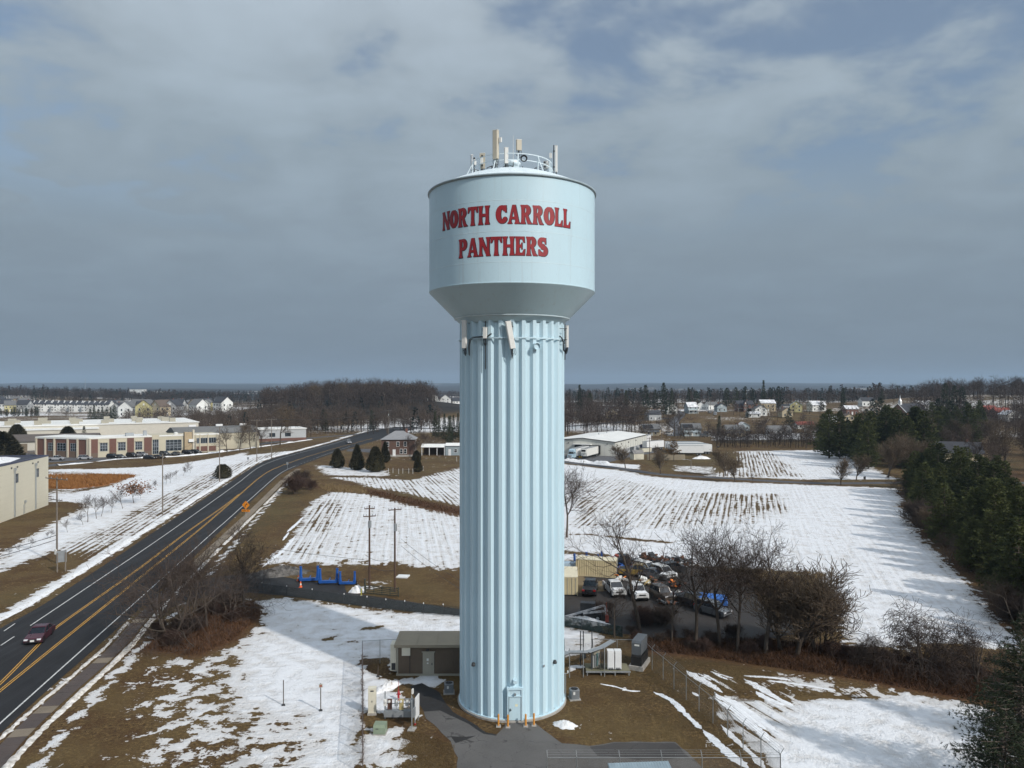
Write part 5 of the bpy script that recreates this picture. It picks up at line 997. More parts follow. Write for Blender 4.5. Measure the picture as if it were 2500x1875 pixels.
LIT = [[(1560, 1560), (1850, 1560), (2060, 1580), (2200, 1605), (2420, 1640), (2560, 1680), (2560, 1730), (2390, 1712), (2250, 1688), (2100, 1660), (1900, 1632), (1700, 1602), (1570, 1588)]]
LIT2 = [[(350, 1585), (480, 1602), (565, 1565), (640, 1500), (620, 1470), (520, 1480), (400, 1540)]]
stems('rusty dry stems below the scrap yard trees', LIT, 16000, .75, leaf_mat('rusty_stem', (.050, .026, .014), (.125, .066, .036), sc_=.5), 5, w_=.03); stems('rusty dry stems under the roadside thicket', LIT2, 8000, .7, bpy.data.materials['rusty_stem'], 6, w_=.03)
m_reed = leaf_mat('dry_reed', (.20, .085, .025), (.38, .185, .065), sc_=.4); stems('orange dry reeds standing in the pond hollow', [[(117, 1161), (246, 1161), (330, 1162), (260, 1183), (174, 1194), (110, 1191)]], 9000, 1.3, m_reed, 7, 'dry_reeds', .07)
stems('rusty weeds in the strip between the two snowy fields', [[(850, 1187), (1000, 1215), (1125, 1246), (1200, 1262), (1200, 1278), (1125, 1258), (1000, 1232), (880, 1200)]], 6000, .8, bpy.data.materials['rusty_stem'], 8, 'dry_weeds', .05)
stems('tan dry grass beside the road bank', [[(765, 1182), (880, 1190), (905, 1206), (800, 1200)]], 3500, .8, leaf_mat('tan_grass', (.16, .11, .055), (.30, .22, .12)), 9, 'dry_grass', .06)
stems('short winter grass tufts on the lawns round the tower', [[(30, 1880), (330, 1610), (600, 1560), (620, 1880)], [(1350, 1720), (1600, 1640), (1900, 1880), (1680, 1840), (1640, 1805), (1420, 1815)], [(1000, 1780), (1110, 1820), (1110, 1880), (890, 1880)], [(1600, 1600), (1900, 1640), (2000, 1700), (1740, 1695)]], 36000, .13, leaf_mat('lawn_grass', (.060, .040, .018), (.185, .130, .065), sc_=.6), 10, 'lawn_grass', .012)

# saplings in rows beyond the main road
SAP = [(1605, 950, 880), (1580, 940, 850), (1545, 975, 885), (1485, 1000, 920), (1435, 1035, 930), (1400, 1050, 950), (1320, 1090, 1000), (1245, 1125, 1030), (1185, 1165, 1085), (1035, 1250, 1062), (938, 1287, 1110), (855, 1315, 1130), (815, 1335, 1130), (740, 1365, 1120), (700, 1390, 1265), (570, 1450, 1330), (425, 1500, 1420), (400, 1505, 1440), (255, 1585, 1490), (170, 1625, 1540), (80, 1655, 1570)]
for i, (a, b, c) in enumerate(SAP): put('sap%d' % (i % 2), a / 3.456, 880 + b / 3.456, 880 + c / 3.456, '%s bare sapling from the office end of the row beyond the main road' % ORD[i], group='saplings beyond the main road', name='sapling', wide=1.15)
o = put('sap1', 1130 / 3.456, 880 + 1203 / 3.456, 880 + 1015 / 3.456, 'young oak still holding rusty dead leaves in the sapling row', name='oak_tree', wide=1.5)
rsn = np.random.RandomState(4); C = rsn.randn(420, 3) * [1.0, 1.0, .75] + [0, 0, 3.4]; V, F = blades(C, rsn.randn(420, 3), np.full(420, .34), np.full(420, .14), rsn); link('dead_leaves', npmesh('dead_leaves', V, F, m_oak), o)
for i, (px, a, b) in enumerate(((555, 1109, 1038), (585, 1104, 1022), (612, 1098, 1020), (637, 1094, 1028), (684, 1087, 978))): put('mid%d' % (i % 3), px, a, b, '%s bare street tree from the office end of the service road' % ORD[i], group='street trees on the service road', wide=.9)
put('bush', 544, 1168, 1134, 'dense dark bush beside the wooden pole at the road', name='evergreen_bush', cat='bush')
# garden of the brick house
for key, px, a, b, w_, lb in (('yew0', 824, 1142, 1096, .95, 'round-topped clipped evergreen nearest the road'), ('yew1', 872, 1147, 1086, .95, 'pointed clipped evergreen in the middle of three'), ('yew0', 917, 1152, 1091, .95, 'largest clipped evergreen nearest the brick house'), ('yew1', 940, 1129, 1079, .8, 'dark evergreen behind the clipped three'), ('yew0', 1017, 1125, 1100, 1.2, 'mushroom-shaped evergreen in the brick house garden'), ('yew1', 1020, 1152, 1113, .95, 'small pointed evergreen at the garden fence')): put(key, px, a, b, lb, name='evergreen_tree', group='evergreens in the house garden', wide=w_)
put('mid0', 1010, 1116, 1058, 'reddish bare tree in front of the brick house', wide=1.2); put('mid2', 1038, 1108, 1050, 'bare tree beside the brick house carport', wide=1.1)
# trees round the loading yard and the field lane
put('vase', 1527, 1143, 1084, 'vase-shaped bare tree at the loading yard corner', wide=1.5); put('vase', 1612, 1158, 1092, 'bare tree beside the field lane signs', wide=1.0, rz=1); put('vase', 1772, 1162, 1092, 'tan bare tree in the pair beside the field lane', wide=1.2, rz=2); put('vase', 1795, 1176, 1108, 'lower bare tree in the pair beside the field lane', wide=1.3, rz=3); put('vase', 2053, 1184, 1113, 'bare tree on the field lane edge in front of the snow', wide=1.15, rz=4); put('vase', 2090, 1173, 1105, 'bare tree set back from the field lane on the snow', wide=1.2, rz=5); put('sap1', 1838, 1180, 1152, 'tiny bare sapling by the field lane', name='sapling')
pine_proto('rusty', 250, 9, 3.6, m_thuja, 'pine', .9, .5, .11, .3, .6); put('rusty', 1645, 1126, 1075, 'rusty-needled pine in front of the parked trailers', name='pine_tree', wide=1.15); put('sap0', 1605, 1126, 1082, 'thin bare tree beside the rusty pine')
for i, (px, a, b, w_) in enumerate(((1542, 1057, 976, 1.0), (1560, 1056, 985, .9), (1647, 1066, 994, 1.0), (1869, 1070, 1005, 1.1), (1968, 1095, 1018, .9), (1990, 1090, 1030, .8), (2025, 1094, 1040, .8), (2060, 1094, 1036, .8), (1915, 1078, 1030, .9), (1735, 1075, 1040, 1.2), (1760, 1074, 1045, 1.2), (1700, 1068, 1040, 1.0))): put('mid%d' % (i % 3), px, a, b, '%s bare tree from the warehouse along the edge of the trailer homes' % ORD[i], group='bare trees among the homes', wide=w_)
# pine belt east of the field
bl = [G(*p) for p in BELT]; rs = random.Random(77); i = 0; BP = []
for row, (off, hh) in enumerate(((3.4, 11.0), (8.2, 13), (13.5, 13), (19, 11.5))):
    l = offset_line(smooth_line(bl, 8), -off); acc = 0; last = None
    for p in l:
        if last is None or math.dist(p, last) > rs.uniform(3.9, 5.6):
            last = p; X, Y = p[0] + rs.uniform(-1.2, 1.2), p[1] + rs.uniform(-1.2, 1.2)
            if Y > 66: BP.append((X, Y, hh * rs.uniform(.72, 1.14)))
for X, Y, H in BP: tree('pine%d' % rs.randrange(4), X, Y, H, 'dark pine in the dense belt along the east edge of the snowfield', 'pine_tree', 'pine tree', 'pine belt beside the snowfield', wide=rs.uniform(.9, 1.2))
for k in range(15):
    t = rs.random(); p = bl[0] if t > 1 else smooth_line(bl, 8)[int(t * 48)]; tree(rs.choice(('wide0', 'wide1', 'scrub0', 'vasebig')), p[0] + rs.uniform(-.5, 2.5), p[1], rs.uniform(3.5, 7.5), 'leafless tree fringing the pine belt at the snow edge', 'bare_tree', 'tree', 'leafless fringe of the pine belt')
# pine grove beyond the lane
for k in range(26):
    X = rs.uniform(122, 150); Y = rs.uniform(262, 318); tree('pine%d' % rs.randrange(4), X + (Y - 262) * .12, Y, rs.uniform(14, 21.5), 'dark pine in the grove beyond the end of the field lane', 'pine_tree', 'pine tree', 'pine grove beyond the field lane', wide=rs.uniform(1.0, 1.4))
put('vasebig', 2168, 1166, 1048, 'tall tan fan-shaped bare tree at the end of the field lane', wide=1.15); put('vasebig', 2232, 1163, 1046, 'second fan-shaped bare tree behind the field lane end', wide=1.0, rz=1.4); put('vasebig', 2255, 1172, 1060, 'third fan-shaped bare tree next to the house in the woods', wide=1.0, rz=2.9)
for k in range(56): Y = rs.uniform(230, 420); X = XA(rs.uniform(2240 if Y > 290 else 2390, 2640), Y); tree('mid%d' % rs.randrange(3), X, Y, rs.uniform(12, 17), 'bare tree in the wood behind the pine belt', 'bare_tree', 'tree', 'bare wood behind the pine belt', wide=rs.uniform(.8, 1.1))
for k in range(11): Y = rs.uniform(330, 430); X = XA(rs.uniform(2260, 2400), Y); tree('pine%d' % rs.randrange(4), X, Y, rs.uniform(17, 23), 'tall pine in the grove behind the wooded house', 'pine_tree', 'pine tree', 'pine grove behind the wooded house', wide=rs.uniform(.8, 1.0))
# near spruces at the right edge
tree('spruce', 36.0, 53.0, 13.4, 'large dark spruce cut by the edge of the picture', 'spruce_tree', 'spruce'); tree('spruce2', 30.6, 46.5, 9.4, 'lower dark spruce at the bottom corner', 'spruce_tree', 'spruce'); tree('spruce', 42.5, 61, 10.5, 'dark spruce behind the large one', 'spruce_tree', 'spruce', rz=2)
# evergreens in the town and round the works
EV = [(1415, 560, 938, 'farpine1'), (1440, 600, 960, 'farpine0'), (1528, 580, 952, 'farpine1'), (1576, 590, 941, 'farpine0'), (1600, 640, 952, 'farpine0'), (1620, 560, 936, 'farpine0'), (1640, 590, 950, 'farpine1'), (1681, 640, 945, 'farpine1'), (1700, 700, 955, 'farpine0'), (1774, 720, 948, 'farpine0'), (1796, 700, 946, 'farpine0'), (1820, 730, 944, 'farpine0'), (1838, 720, 948, 'farpine1'), (1864, 640, 927, 'farpine1'), (1880, 700, 947, 'farpine0'), (1901, 640, 944, 'farpine0'), (2007, 600, 972, 'farpine0'), (2058, 570, 945, 'farpine1'), (2130, 470, 975, 'farpine0'), (2148, 450, 972, 'farpine0'), (2153, 640, 950, 'farpine1'), (2308, 520, 936, 'farpine0'), (2330, 540, 943, 'farpine0'), (2348, 530, 944, 'farpine0'), (2290, 420, 975, 'farpine0'), (2320, 400, 980, 'farpine0'), (2360, 410, 982, 'farpine0'), (1756, 430, 1014, 'farpine1'), (1926, 470, 999, 'farpine0'), (1826, 560, 990, 'farpine1'), (2115, 400, 1000, 'farpine0')]
for k, (px, Y, py1, key) in enumerate(EV):
    X = XA(px, Y); H = ZA(py1, Y) - float(terr(X, Y)); tree(key, X, Y, H, '%s tall evergreen along the town skyline counting from the tower' % (ORD[k] if k < 30 else 'last'), 'evergreen_tree', 'tree', 'tall evergreens in the town', wide=min(1.2, 20 / H) * .95)
EV2 = [(4, 292, 1055, 'yew1', 2.2), (24, 294, 1062, 'yew1', 1.5), (41, 352, 1037, 'yew0', 1.2), (166, 352, 1042, 'yew0', 1.25), (205, 350, 1039, 'fir0', 1.2)]
for k, (px, Y, py1, key, w_) in enumerate(EV2): X = XA(px, Y); tree(key, X, Y, ZA(py1, Y), '%s evergreen from the picture edge around the brick office' % ORD[k], 'evergreen_tree', 'tree', 'evergreens round the brick office', wide=w_)
for k in range(34):
    if k < 20: px, Y, py1 = 5 * k + rs.uniform(-3, 3), rs.uniform(690, 760), rs.uniform(991, 1000)
    elif k < 27: px, Y, py1 = 220 + (k - 20) * 10, rs.uniform(560, 600), rs.uniform(986, 999)
    else: px, Y, py1 = rs.choice((762, 795, 888, 910, 790, 770)) + rs.uniform(-8, 8), rs.uniform(470, 520), rs.uniform(1000, 1012)
    X = XA(px, Y); tree('farpine%d' % (k % 2), X, Y, ZA(py1, Y) - float(terr(X, Y)), ['dark pine in the hedge row behind the white-roofed works', 'dark pine in the clump behind the brick office', 'dark evergreen in front of the wooded hill'][0 if k < 20 else 1 if k < 27 else 2], 'pine_tree', 'pine tree', ['pine hedge behind the works', 'pine clump behind the office', 'evergreens before the hill'][0 if k < 20 else 1 if k < 27 else 2], wide=1.0)
for k in range(9):
    px, Y = [1072, 1085, 1096, 1107, 1118, 1128, 1140, 1100, 1062][k], rs.uniform(370, 420); X = XA(px, Y); tree('farpine1', X, Y, ZA(rs.uniform(1000, 1015), Y), 'dark evergreen behind the carport beside the column', 'evergreen_tree', 'tree', 'evergreens behind the carport', wide=.8)

for k in range(16):
    px, Y = 770 + 18.5 * k + rs.uniform(-5, 5), rs.uniform(640, 720); X = XA(px, Y); py1 = 938 - 12 * math.sin(math.pi * (k + 2) / 18) + rs.uniform(-3, 4); tree('mid%d' % (k % 3), X, Y, ZA(py1, Y) - float(terr(X, Y)), '%s tall bare tree along the crest of the wooded hill' % ORD[k], 'bare_tree', 'tree', 'tall bare trees on the hill crest', wide=rs.uniform(.9, 1.2))
# far woods: masses of bare trees that read as one
def wood_template(seed, H, n=120, w_=.13, crown=.75):
    r_ = np.random.RandomState(seed); u = r_.randn(n, 3); u /= np.linalg.norm(u, axis=1)[:, None]; r = r_.rand(n) ** .45; C = u * r[:, None] * [H * .27, H * .27, H * crown / 2] + [0, 0, H * (1 - crown / 2)]; D = u * [1, 1, .6] + [0, 0, .7] + r_.randn(n, 3) * .4; V, F = blades(C - D * .5, D, H * .15 * r_.uniform(.6, 1.4, n), np.full(n, w_), r_)
    T, TF = blades(np.zeros((2, 3)), np.array([[0, 0, 1.], [.05, 0, 1]]), np.array([H * .8, H * .75]), np.array([.3, .3]), r_); return np.concatenate([V, T]), np.concatenate([F, TF + len(V)])
def cone_template(seed, H, n=70):
    r_ = np.random.RandomState(seed); f = r_.rand(n) ** .7; a = r_.rand(n) * 6.28; r = H * .22 * (1 - f) + .3; C = np.stack([r * np.cos(a) * .7, r * np.sin(a) * .7, f * H * .95 + .5], 1); D = np.stack([np.cos(a), np.sin(a), np.full(n, .1)], 1) + r_.randn(n, 3) * .3; return blades(C, D, np.full(n, H * .09), np.full(n, H * .045), r_)
def woods(label, pts, temps, m, seed, hs=(.75, 1.2), name='far_woods'):
    r_ = np.random.RandomState(seed); Vs, Fs, off = [], [], 0; pts = np.array(pts); zz = terr(pts[:, 0], pts[:, 1])
    for (X, Y), z in zip(pts, zz):
        V, F = temps[r_.randint(len(temps))]; a = r_.rand() * 6.28; k = r_.uniform(*hs); c, s = math.cos(a) * k, math.sin(a) * k; W = np.stack([V[:, 0] * c - V[:, 1] * s + X, V[:, 0] * s + V[:, 1] * c + Y, V[:, 2] * k + z - .2], 1); Vs.append(W); Fs.append(F + off); off += len(W)
    return tag(link(name, npmesh(name, np.concatenate(Vs), np.concatenate(Fs), m)), label, 'woods', kind='stuff')
def scatter(n, fn, seed):
    r_ = np.random.RandomState(seed); out = []
    while len(out) < n:
        p = fn(r_)
        if p is not None: out.append(p)
    return out
W15 = [wood_template(i, 16) for i in range(4)]; C15 = [cone_template(i, 17) for i in range(3)]
m_wood = leaf_mat('far_bare_wood', (.030, .023, .020), (.085, .062, .050), sc_=.05); m_woodt = leaf_mat('far_tan_wood', (.045, .034, .027), (.105, .078, .060), sc_=.06); m_conif = leaf_mat('far_conifer', (.008, .013, .012), (.024, .033, .024), sc_=.05)
def in_view(Y, a, b): return lambda r_: (lambda y_, p: (XA(p, y_), y_))(r_.uniform(*Y), r_.uniform(a, b))
woods('bare brown wood covering the hill behind the main road', scatter(620, lambda r_: (lambda X, Y: (X, Y) if math.exp(-((X + 135 + .05 * (Y - 700)) / 105) ** 2 - ((Y - 730) / 120) ** 2) > .3 and (X / Y * FPX + CX) > 640 and (X / Y * FPX + CX) < 1062 else None)(r_.uniform(-280, 10), r_.uniform(520, 880)), 1), W15, m_wood, 1, (.5, 1.35))
woods('bare wood at the foot of the hill by the bend', scatter(300, in_view((445, 600), 680, 1075), 21), W15, m_woodt, 21, (.5, .95)); woods('bare scrub wood behind the office and the street trees', scatter(260, in_view((420, 560), 470, 760), 22), W15, m_woodt, 22, (.4, .8)); woods('dark conifers mixed in the wood by the bend', scatter(26, in_view((440, 620), 560, 1075), 23), C15, m_conif, 23, (.5, 1.0))
woods('bare thicket between the office and the pale houses', scatter(230, in_view((470, 640), 300, 780), 2), W15, m_woodt, 2, (.45, .8)); woods('bare thicket behind the warehouse', scatter(210, in_view((430, 640), 1330, 1560), 3), W15, m_wood, 3, (.6, 1.05)); woods('bare trees scattered between the town houses', scatter(120, in_view((480, 900), 1560, 2300), 4), W15, m_woodt, 4, (.4, .75))
woods('scrubby hedgerow along the dark fence beyond the far field', scatter(240, in_view((348, 395), 1740, 2090), 31), W15, m_wood, 31, (.2, .55), 'hedgerow'); woods('scrubby bushes between the trailer homes', scatter(170, in_view((400, 480), 1560, 2080), 32), W15, m_woodt, 32, (.2, .55), 'hedgerow'); woods('bare wood on the rise behind the church', scatter(300, in_view((430, 760), 2230, 2560), 5), W15, m_wood, 5, (.7, 1.1)); woods('bare trees between the pale houses', scatter(260, in_view((650, 1050), -60, 640), 6), W15, m_woodt, 6, (.3, .62)); woods('wooded rise beyond the pale houses', scatter(420, lambda r_: (lambda X, Y: (X, Y) if math.exp(-((X + 720) / 230) ** 2 - ((Y - 1250) / 180) ** 2) > .25 else None)(r_.uniform(-1100, -420), r_.uniform(1090, 1450)), 7), W15 + C15[:1], m_wood, 7, (.8, 1.2))
woods('dark woods on the skyline behind the town', scatter(520, in_view((760, 1100), 1350, 2560), 8), W15 + C15, m_wood, 8, (.7, 1.15)); woods('dark conifers on the skyline behind the town', scatter(130, in_view((780, 1100), 1380, 2300), 9), C15, m_conif, 9, (.8, 1.25)); woods('far dark woods beyond the pale houses', scatter(1700, in_view((1060, 2300), -80, 1140), 10), [wood_template(i, 18, 56, .55, .9) for i in range(4)] + [cone_template(i, 18, 40) for i in range(2)], m_wood, 10, (.35, .9)); woods('far dark conifers beyond the pale houses', scatter(330, in_view((1080, 1900), -80, 700), 13), C15, m_conif, 13, (.6, 1.0)); woods('far dark woods behind the wooded rise of the town', scatter(700, in_view((1100, 2600), 1140, 2600), 11), [wood_template(i, 18, 36, .5) for i in range(3)], m_wood, 11, (.7, 1.15))
# ---------------------------------------------------------------- buildings
m_wcream = mat('cream_stucco', (.50, .455, .345), .8, var=.05, vs=.3); m_brick = mat('red_brick', (.155, .078, .060), .9, var=.14, vs=2.5, bump=.2, bs=6); m_brick_b = mat('brown_brick', (.15, .105, .078), .9, var=.12, vs=2); m_pil = mat('pale_pilaster', (.56, .505, .40), .8, var=.06); m_glass = glass('window_glass'); m_mull = mat('mullion_grey', (.30, .33, .36), .4)
m_whg = mat('pale_grey_metal', (.40, .41, .415), .55, var=.05); m_wroof = mat('white_membrane', (.74, .735, .70), .7, var=.07, vs=.2); m_groof = mat('grey_roofing', (.155, .155, .15), .85, var=.08, vs=.15); m_btan = mat('tan_stucco', (.40, .31, .195), .8); m_broof = mat('brown_roofing', (.105, .088, .078), .8, var=.1); m_wwall = mat('pale_wall', (.55, .52, .45), .8, var=.05, vs=.4)
def wall_thing(name, label, cat, A, B, **kw):
    o = thing(name, label, cat, (A[0], A[1], 0), math.atan2(B[1] - A[1], B[0] - A[0]), **kw); return o
def wall_x(px, A, B):
    k = (px - CX) / FPX; L = math.dist(A, B); dx, dy = (B[0] - A[0]) / L, (B[1] - A[1]) / L; t = (k * A[1] - A[0]) / (dx - k * dy); return t, A[1] + t * dy
def wz(px, py, A, B): t, Y = wall_x(px, A, B); return t, CAM_H - (py - CY) / FPX * Y
A, B, A2 = (-170, 301), (-129, 330), (-195.5, 308); L = math.dist(A, B); HO = 7.9
of = wall_thing('office_building', 'long cream and red brick office with tall windows beyond the car park', 'building', A, B)
def pw(mb, px0, px1, z0, z1, d0, d1): mb.bb(wall_x(px0, A, B)[0], wall_x(px1, A, B)[0], d0, d1, z0, z1); return mb
wing = MB().bb(0, L, 0, 17, 0, HO).build('main_wing', m_wcream, of); MB().bb(-.2, wall_x(372, A, B)[0], .4, 16.8, HO - .3, HO + .05).build('roof', m_wroof, wing)
MB().bb(-.1, L, -.12, .5, HO - .35, HO + .25).build('parapet', m_wroof, wing)
for a, b in ((219, 239), (267, 284), (310.5, 327), (351.8, 370.5)): pw(MB(), a, b, .0, HO - .5, -.16, .1).build('brick_panel', m_brick, wing); pw(MB(), a, b, .0, 1.8, -.175, .1).build('brick_base', m_brick_b, wing)
def window(px0, px1, z0, z1, nx_, nz_, parent=None, f=None, name='window'):
    a, b = (wall_x(px0, A, B)[0], wall_x(px1, A, B)[0]) if f is None else (px0, px1); o = MB().bb(a, b, -.06, .02, z0, z1).build(name, m_glass, parent); mb = MB()
    for i in range(nx_ + 1): q = a + (b - a) * i / nx_; mb.bb(q - .06, q + .06, -.11, -.055, z0, z1)
    for i in range(nz_ + 1): q = z0 + (z1 - z0) * i / nz_; mb.bb(a, b, -.105, -.05, q - .05, q + .05)
    mb.build('mullions', m_mull, parent); return o
for a, b in ((244.5, 262.6), (288.6, 306.7), (330.6, 347)): window(a, b, 2.5, 5.9, 3, 3, wing); pw(MB(), a - 1, b + 1, 5.9, 6.3, -.5, .0).build('window_hood', m_wcream, wing)
window(405, 443, 1.4, 6.0, 4, 4, wing); window(372.6, 387, .3, 6.4, 3, 4, wing); pw(MB(), 371, 388.6, 6.4, HO + .4, -.25, .2).build('entrance_head', m_wcream, wing)
pw(MB(), 449, 467, 0, HO + 1.2, -1.6, 1).build('entrance_tower', m_btan, wing); pw(MB(), 468, 472.4, 0, HO + 2.2, -1.9, -.6).build('white_fin', m_pil, wing); window(472.6, 478, .2, 5.2, 2, 3, wing); pw(MB(), 458, 470, 4.9, 6.1, -2.4, -1.7).build('canopy', m_whitem, wing)
for a, b in ((478.5, 486), (490, 506), (510, 527)): window(a, b, 4.0, 6.3, 3, 1, wing); pw(MB(), a, b, .5, 2.7, -.1, .05).build('brick_panel', m_brick, wing)
for px in (478, 488, 508, 529): pw(MB(), px - 1, px + 1, 0, HO + .1, -.35, .0).build('pilaster', m_pil, wing)
lw = MB().bb(0, math.dist(A2, A), 0, 14, 0, HO - .1).build('curved_wing', m_brick, of); lw.rotation_euler = (0, 0, math.atan2(A[1] - A2[1], A[0] - A2[0]) - of.rotation_euler[2]); c, s = math.cos(-of.rotation_euler[2]), math.sin(-of.rotation_euler[2]); dx, dy = A2[0] - A[0], A2[1] - A[1]; lw.location = (dx * c - dy * s, dx * s + dy * c, 0); l2 = math.dist(A2, A)
MB().bb(-.3, l2 + .2, -.3, 14, HO - .5, HO + .2).build('roof', m_wroof, lw)
for f in (0.01, .185, .36, .615, .80, .985): MB().bb(l2 * f - .32, l2 * f + .32, -.55, 0, 0, HO - .3).build('pilaster', m_pil, lw)
for a, b in ((.235, .335), (.41, .57), (.665, .765)): window(l2 * a, l2 * b, 2.6, 5.7, 3, 3, lw, 1); MB().bb(l2 * a - .5, l2 * b + .5, -.05, .05, 0, 2.5).build('brick_base', m_brick_b, lw)
MB().bb(l2 + .3, l2 + .9, -.5, .3, 0, HO - .1).build('pilaster', m_pil, lw)
ru = MB().bb(14, 17, 4, 6.5, HO, HO + 1.3).build('roof_unit', m_galv, of); MB().bb(20.5, 21.8, 3, 4.2, HO, HO + 2.2).build('roof_unit', m_galv, of); MB().lathe([(.9, HO), (.9, HO + .9), (.3, HO + 1.2)], 12, (33, 2.2)).build('roof_fan', m_offw, of)
hall = wall_thing('grey_roofed_hall', 'long hall with a plain grey roof behind the brick office', 'building', (-148, 331), (-107, 360)); hl = math.dist((-148, 331), (-107, 360)); MB().bb(0, 36, 0, 22, 0, 7.4).build('wall', m_wcream, hall); MB().prismx([(-.4, 7.4), (9, 9.9), (11, 10.1), (13, 9.9), (22.4, 7.4)], -.5, 36.5).build('roof', m_groof, hall)
for q in (8, 20, 31): MB().bb(q, q + 3, 14, 15, 9.7, 10.8).build('roof_vent', m_whitem, hall)
# white-roofed works behind
wk = wall_thing('white_works', 'sprawling flat white-roofed works with rooftop units behind the office', 'building', (-255, 366), (-140, 435)); MB().bb(0, 95, 0, 60, 0, 8.6).build('wall', m_wwall, wk); MB().bb(-.5, 95.5, -.4, 60.5, 8.6, 9.0).build('roof', m_wroof, wk); MB().bb(12, 46, -14, 0, 0, 7.2).build('annexe_wall', m_wwall, wk); MB().bb(11.6, 46.4, -14.4, 0, 7.2, 7.5).build('annexe_roof', m_wroof, wk); MB().bb(-.7, 0, 0, 60, 0, 9.1).build('end_cladding', mat('blue_grey_cladding', (.20, .23, .28), .6), wk)
rs = random.Random(5)
for i in range(6):
    for j in range(4): X, Y = 5 + 15 * i + rs.uniform(-2, 2), 6 + 14 * j + rs.uniform(-2, 2); MB().bb(X, X + rs.uniform(3, 4.5), Y, Y + 3, 9, 9 + rs.uniform(1.4, 2.2)).build('rooftop_unit', m_tand, wk)
# garage with brown roof
ga = wall_thing('brown_roofed_garage', 'low pale garage with a brown roof and roller door left of the office', 'building', (-222, 318), (-186, 333)); MB().bb(0, 40, 0, 16, 0, 5.0).build('wall', m_wwall, ga); MB().prismx([(-.7, 4.9), (8, 7.6), (16.7, 4.9)], -.7, 40.7).build('roof', m_broof, ga); MB().bb(0, 40, -.05, .03, 0, 1.0).build('dado', mat('grey_dado', (.15, .14, .135), .8), ga); dr = MB().bb(9, 14, -.1, .02, 0, 4.0).build('roller_door', mat('brown_door', (.19, .15, .105), .7), ga)
for k in range(5): MB().bb(9, 14, -.12, -.095, .7 + .7 * k, .74 + .7 * k).build('door_rib', m_brown, dr)
# pale tall building at the left edge
A, B = (-108.2, 156.5), (-113.2, 183); pb = wall_thing('pale_block', 'tall pale concrete block with downpipes cut by the picture edge', 'building', A, B)
L = math.dist(A, B); m_pale = mat('pale_concrete', (.60, .555, .44), .85, var=.045, vs=.12); HB = 12.0
MB().bb(-26, L, 0, 26, 0, HB).build('wall', m_pale, pb); MB().bb(-26, L + .02, .25, 26, HB, HB + .02).build('roof', mat('dark_roofing', (.035, .038, .055), .7), pb); MB().bb(-26, L + .06, -.06, .3, HB - .05, HB + .25).build('coping', mat('blue_coping', (.055, .06, .10), .5), pb); MB().bb(L - .3, L + .06, .3, 26, HB - .05, HB + .25).build('coping', MATS['blue_coping'], pb)
o = MB().add([(4, 3, HB + .03), (12, 2, HB + .03), (22, 4, HB + .03), (26, 9, HB + .03), (20, 13, HB + .03), (8, 11, HB + .03), (14, 7, HB + 1.0)], [(0, 1, 6), (1, 2, 6), (2, 3, 6), (3, 4, 6), (4, 5, 6), (5, 0, 6)]).build('roof_snow', m_snow, pb, True)
for k in range(9): MB().bb(-26, L, -.012, .001, 1.25 * k + 1.2, 1.25 * k + 1.225).build('panel_joint', mat('joint_line', (.50, .46, .36), .9), pb)  # joint strips in a slightly darker tone than the wall panels
for px in (34.3, 85.5):
    t, Y = wall_x(px, A, B); MB().bb(t - .13, t + .13, -.3, -.02, .3, HB - 1.6).build('downpipe', m_galv, pb); MB().prism([(t - .3, -.42), (t + .3, -.42), (t + .3, -.02), (t - .3, -.02)], HB - 1.6, HB - 1.0).build('rain_hopper', m_galv, pb); wn = MB().bb(t + .55, t + 2.0, -.05, .03, HB - 4.4, HB - 2.4).build('window', m_glass, pb); MB().bb(t + 1.25, t + 1.3, -.08, -.05, HB - 4.4, HB - 2.4).build('mullion', m_mull, wn)
    for d in (-1.5, 1.3): MB().bb(t + d, t + d + .55, -.06, .02, HB - 1.1, HB - .75).build('scupper', m_steel_d, pb)
t, Y = wall_x(60, A, B); MB().bb(t - .25, t + .2, -.35, -.02, 2.6, 3.1).bb(t - .6, t - .5, -.1, -.02, 0, 2.2).bb(t - .1, t, -.1, -.02, .2, 2.6).build('wall_pipe', m_galv, pb)
# brick farmhouse and carport
Yh = 306; X0, X1 = XA(931, Yh), XA(1035, Yh); bh = thing('brick_house', 'two-storey red brick house with a hipped grey roof by the bend', 'house', (X0, Yh, 0), R(3)); W_ = X1 - X0; m_sl = mat('slate_roof', (.235, .235, .24), .7, var=.1, vs=.6); EH = 7.0
W_ = 13.5; MB().bb(0, W_, 0, 11, 0, EH).build('wall', mat('old_brick', (.115, .068, .052), .9, var=.15, vs=2), bh); MB().add([(-.6, -.6, EH), (W_ + .6, -.6, EH), (W_ + .6, 11.6, EH), (-.6, 11.6, EH), (5.0, 5.5, EH + 3.3), (W_ - 5, 5.5, EH + 3.3)], [(0, 1, 5, 4), (2, 3, 4, 5), (1, 2, 5), (3, 0, 4), (3, 2, 1, 0)]).build('roof', m_sl, bh); MB().bb(W_ - 4.2, W_ - 3.3, 5, 6, EH + 1.5, EH + 4.2).build('chimney', m_brick, bh)
def simple_window(o, x0, x1, z0, z1, y=-.03, m=m_glass, frame=m_whitem, side=0):
    f = MB().bb(x0 - .12, x1 + .12, y - .03, y + .05, z0 - .12, z1 + .12).build('window', frame, o); MB().bb(x0, x1, y - .05, y - .031, z0, z1).build('pane', m, f); MB().bb(x0, x1, y - .06, y - .051, (z0 + z1) / 2 - .04, (z0 + z1) / 2 + .04).build('glazing_bar', frame, f)
for x_ in (2.0, 6.2, 9.2): simple_window(bh, x_, x_ + 1.0, 4.3, 6.0); simple_window(bh, x_, x_ + 1.0, 1.3, 3.1) if x_ != 6.2 else None
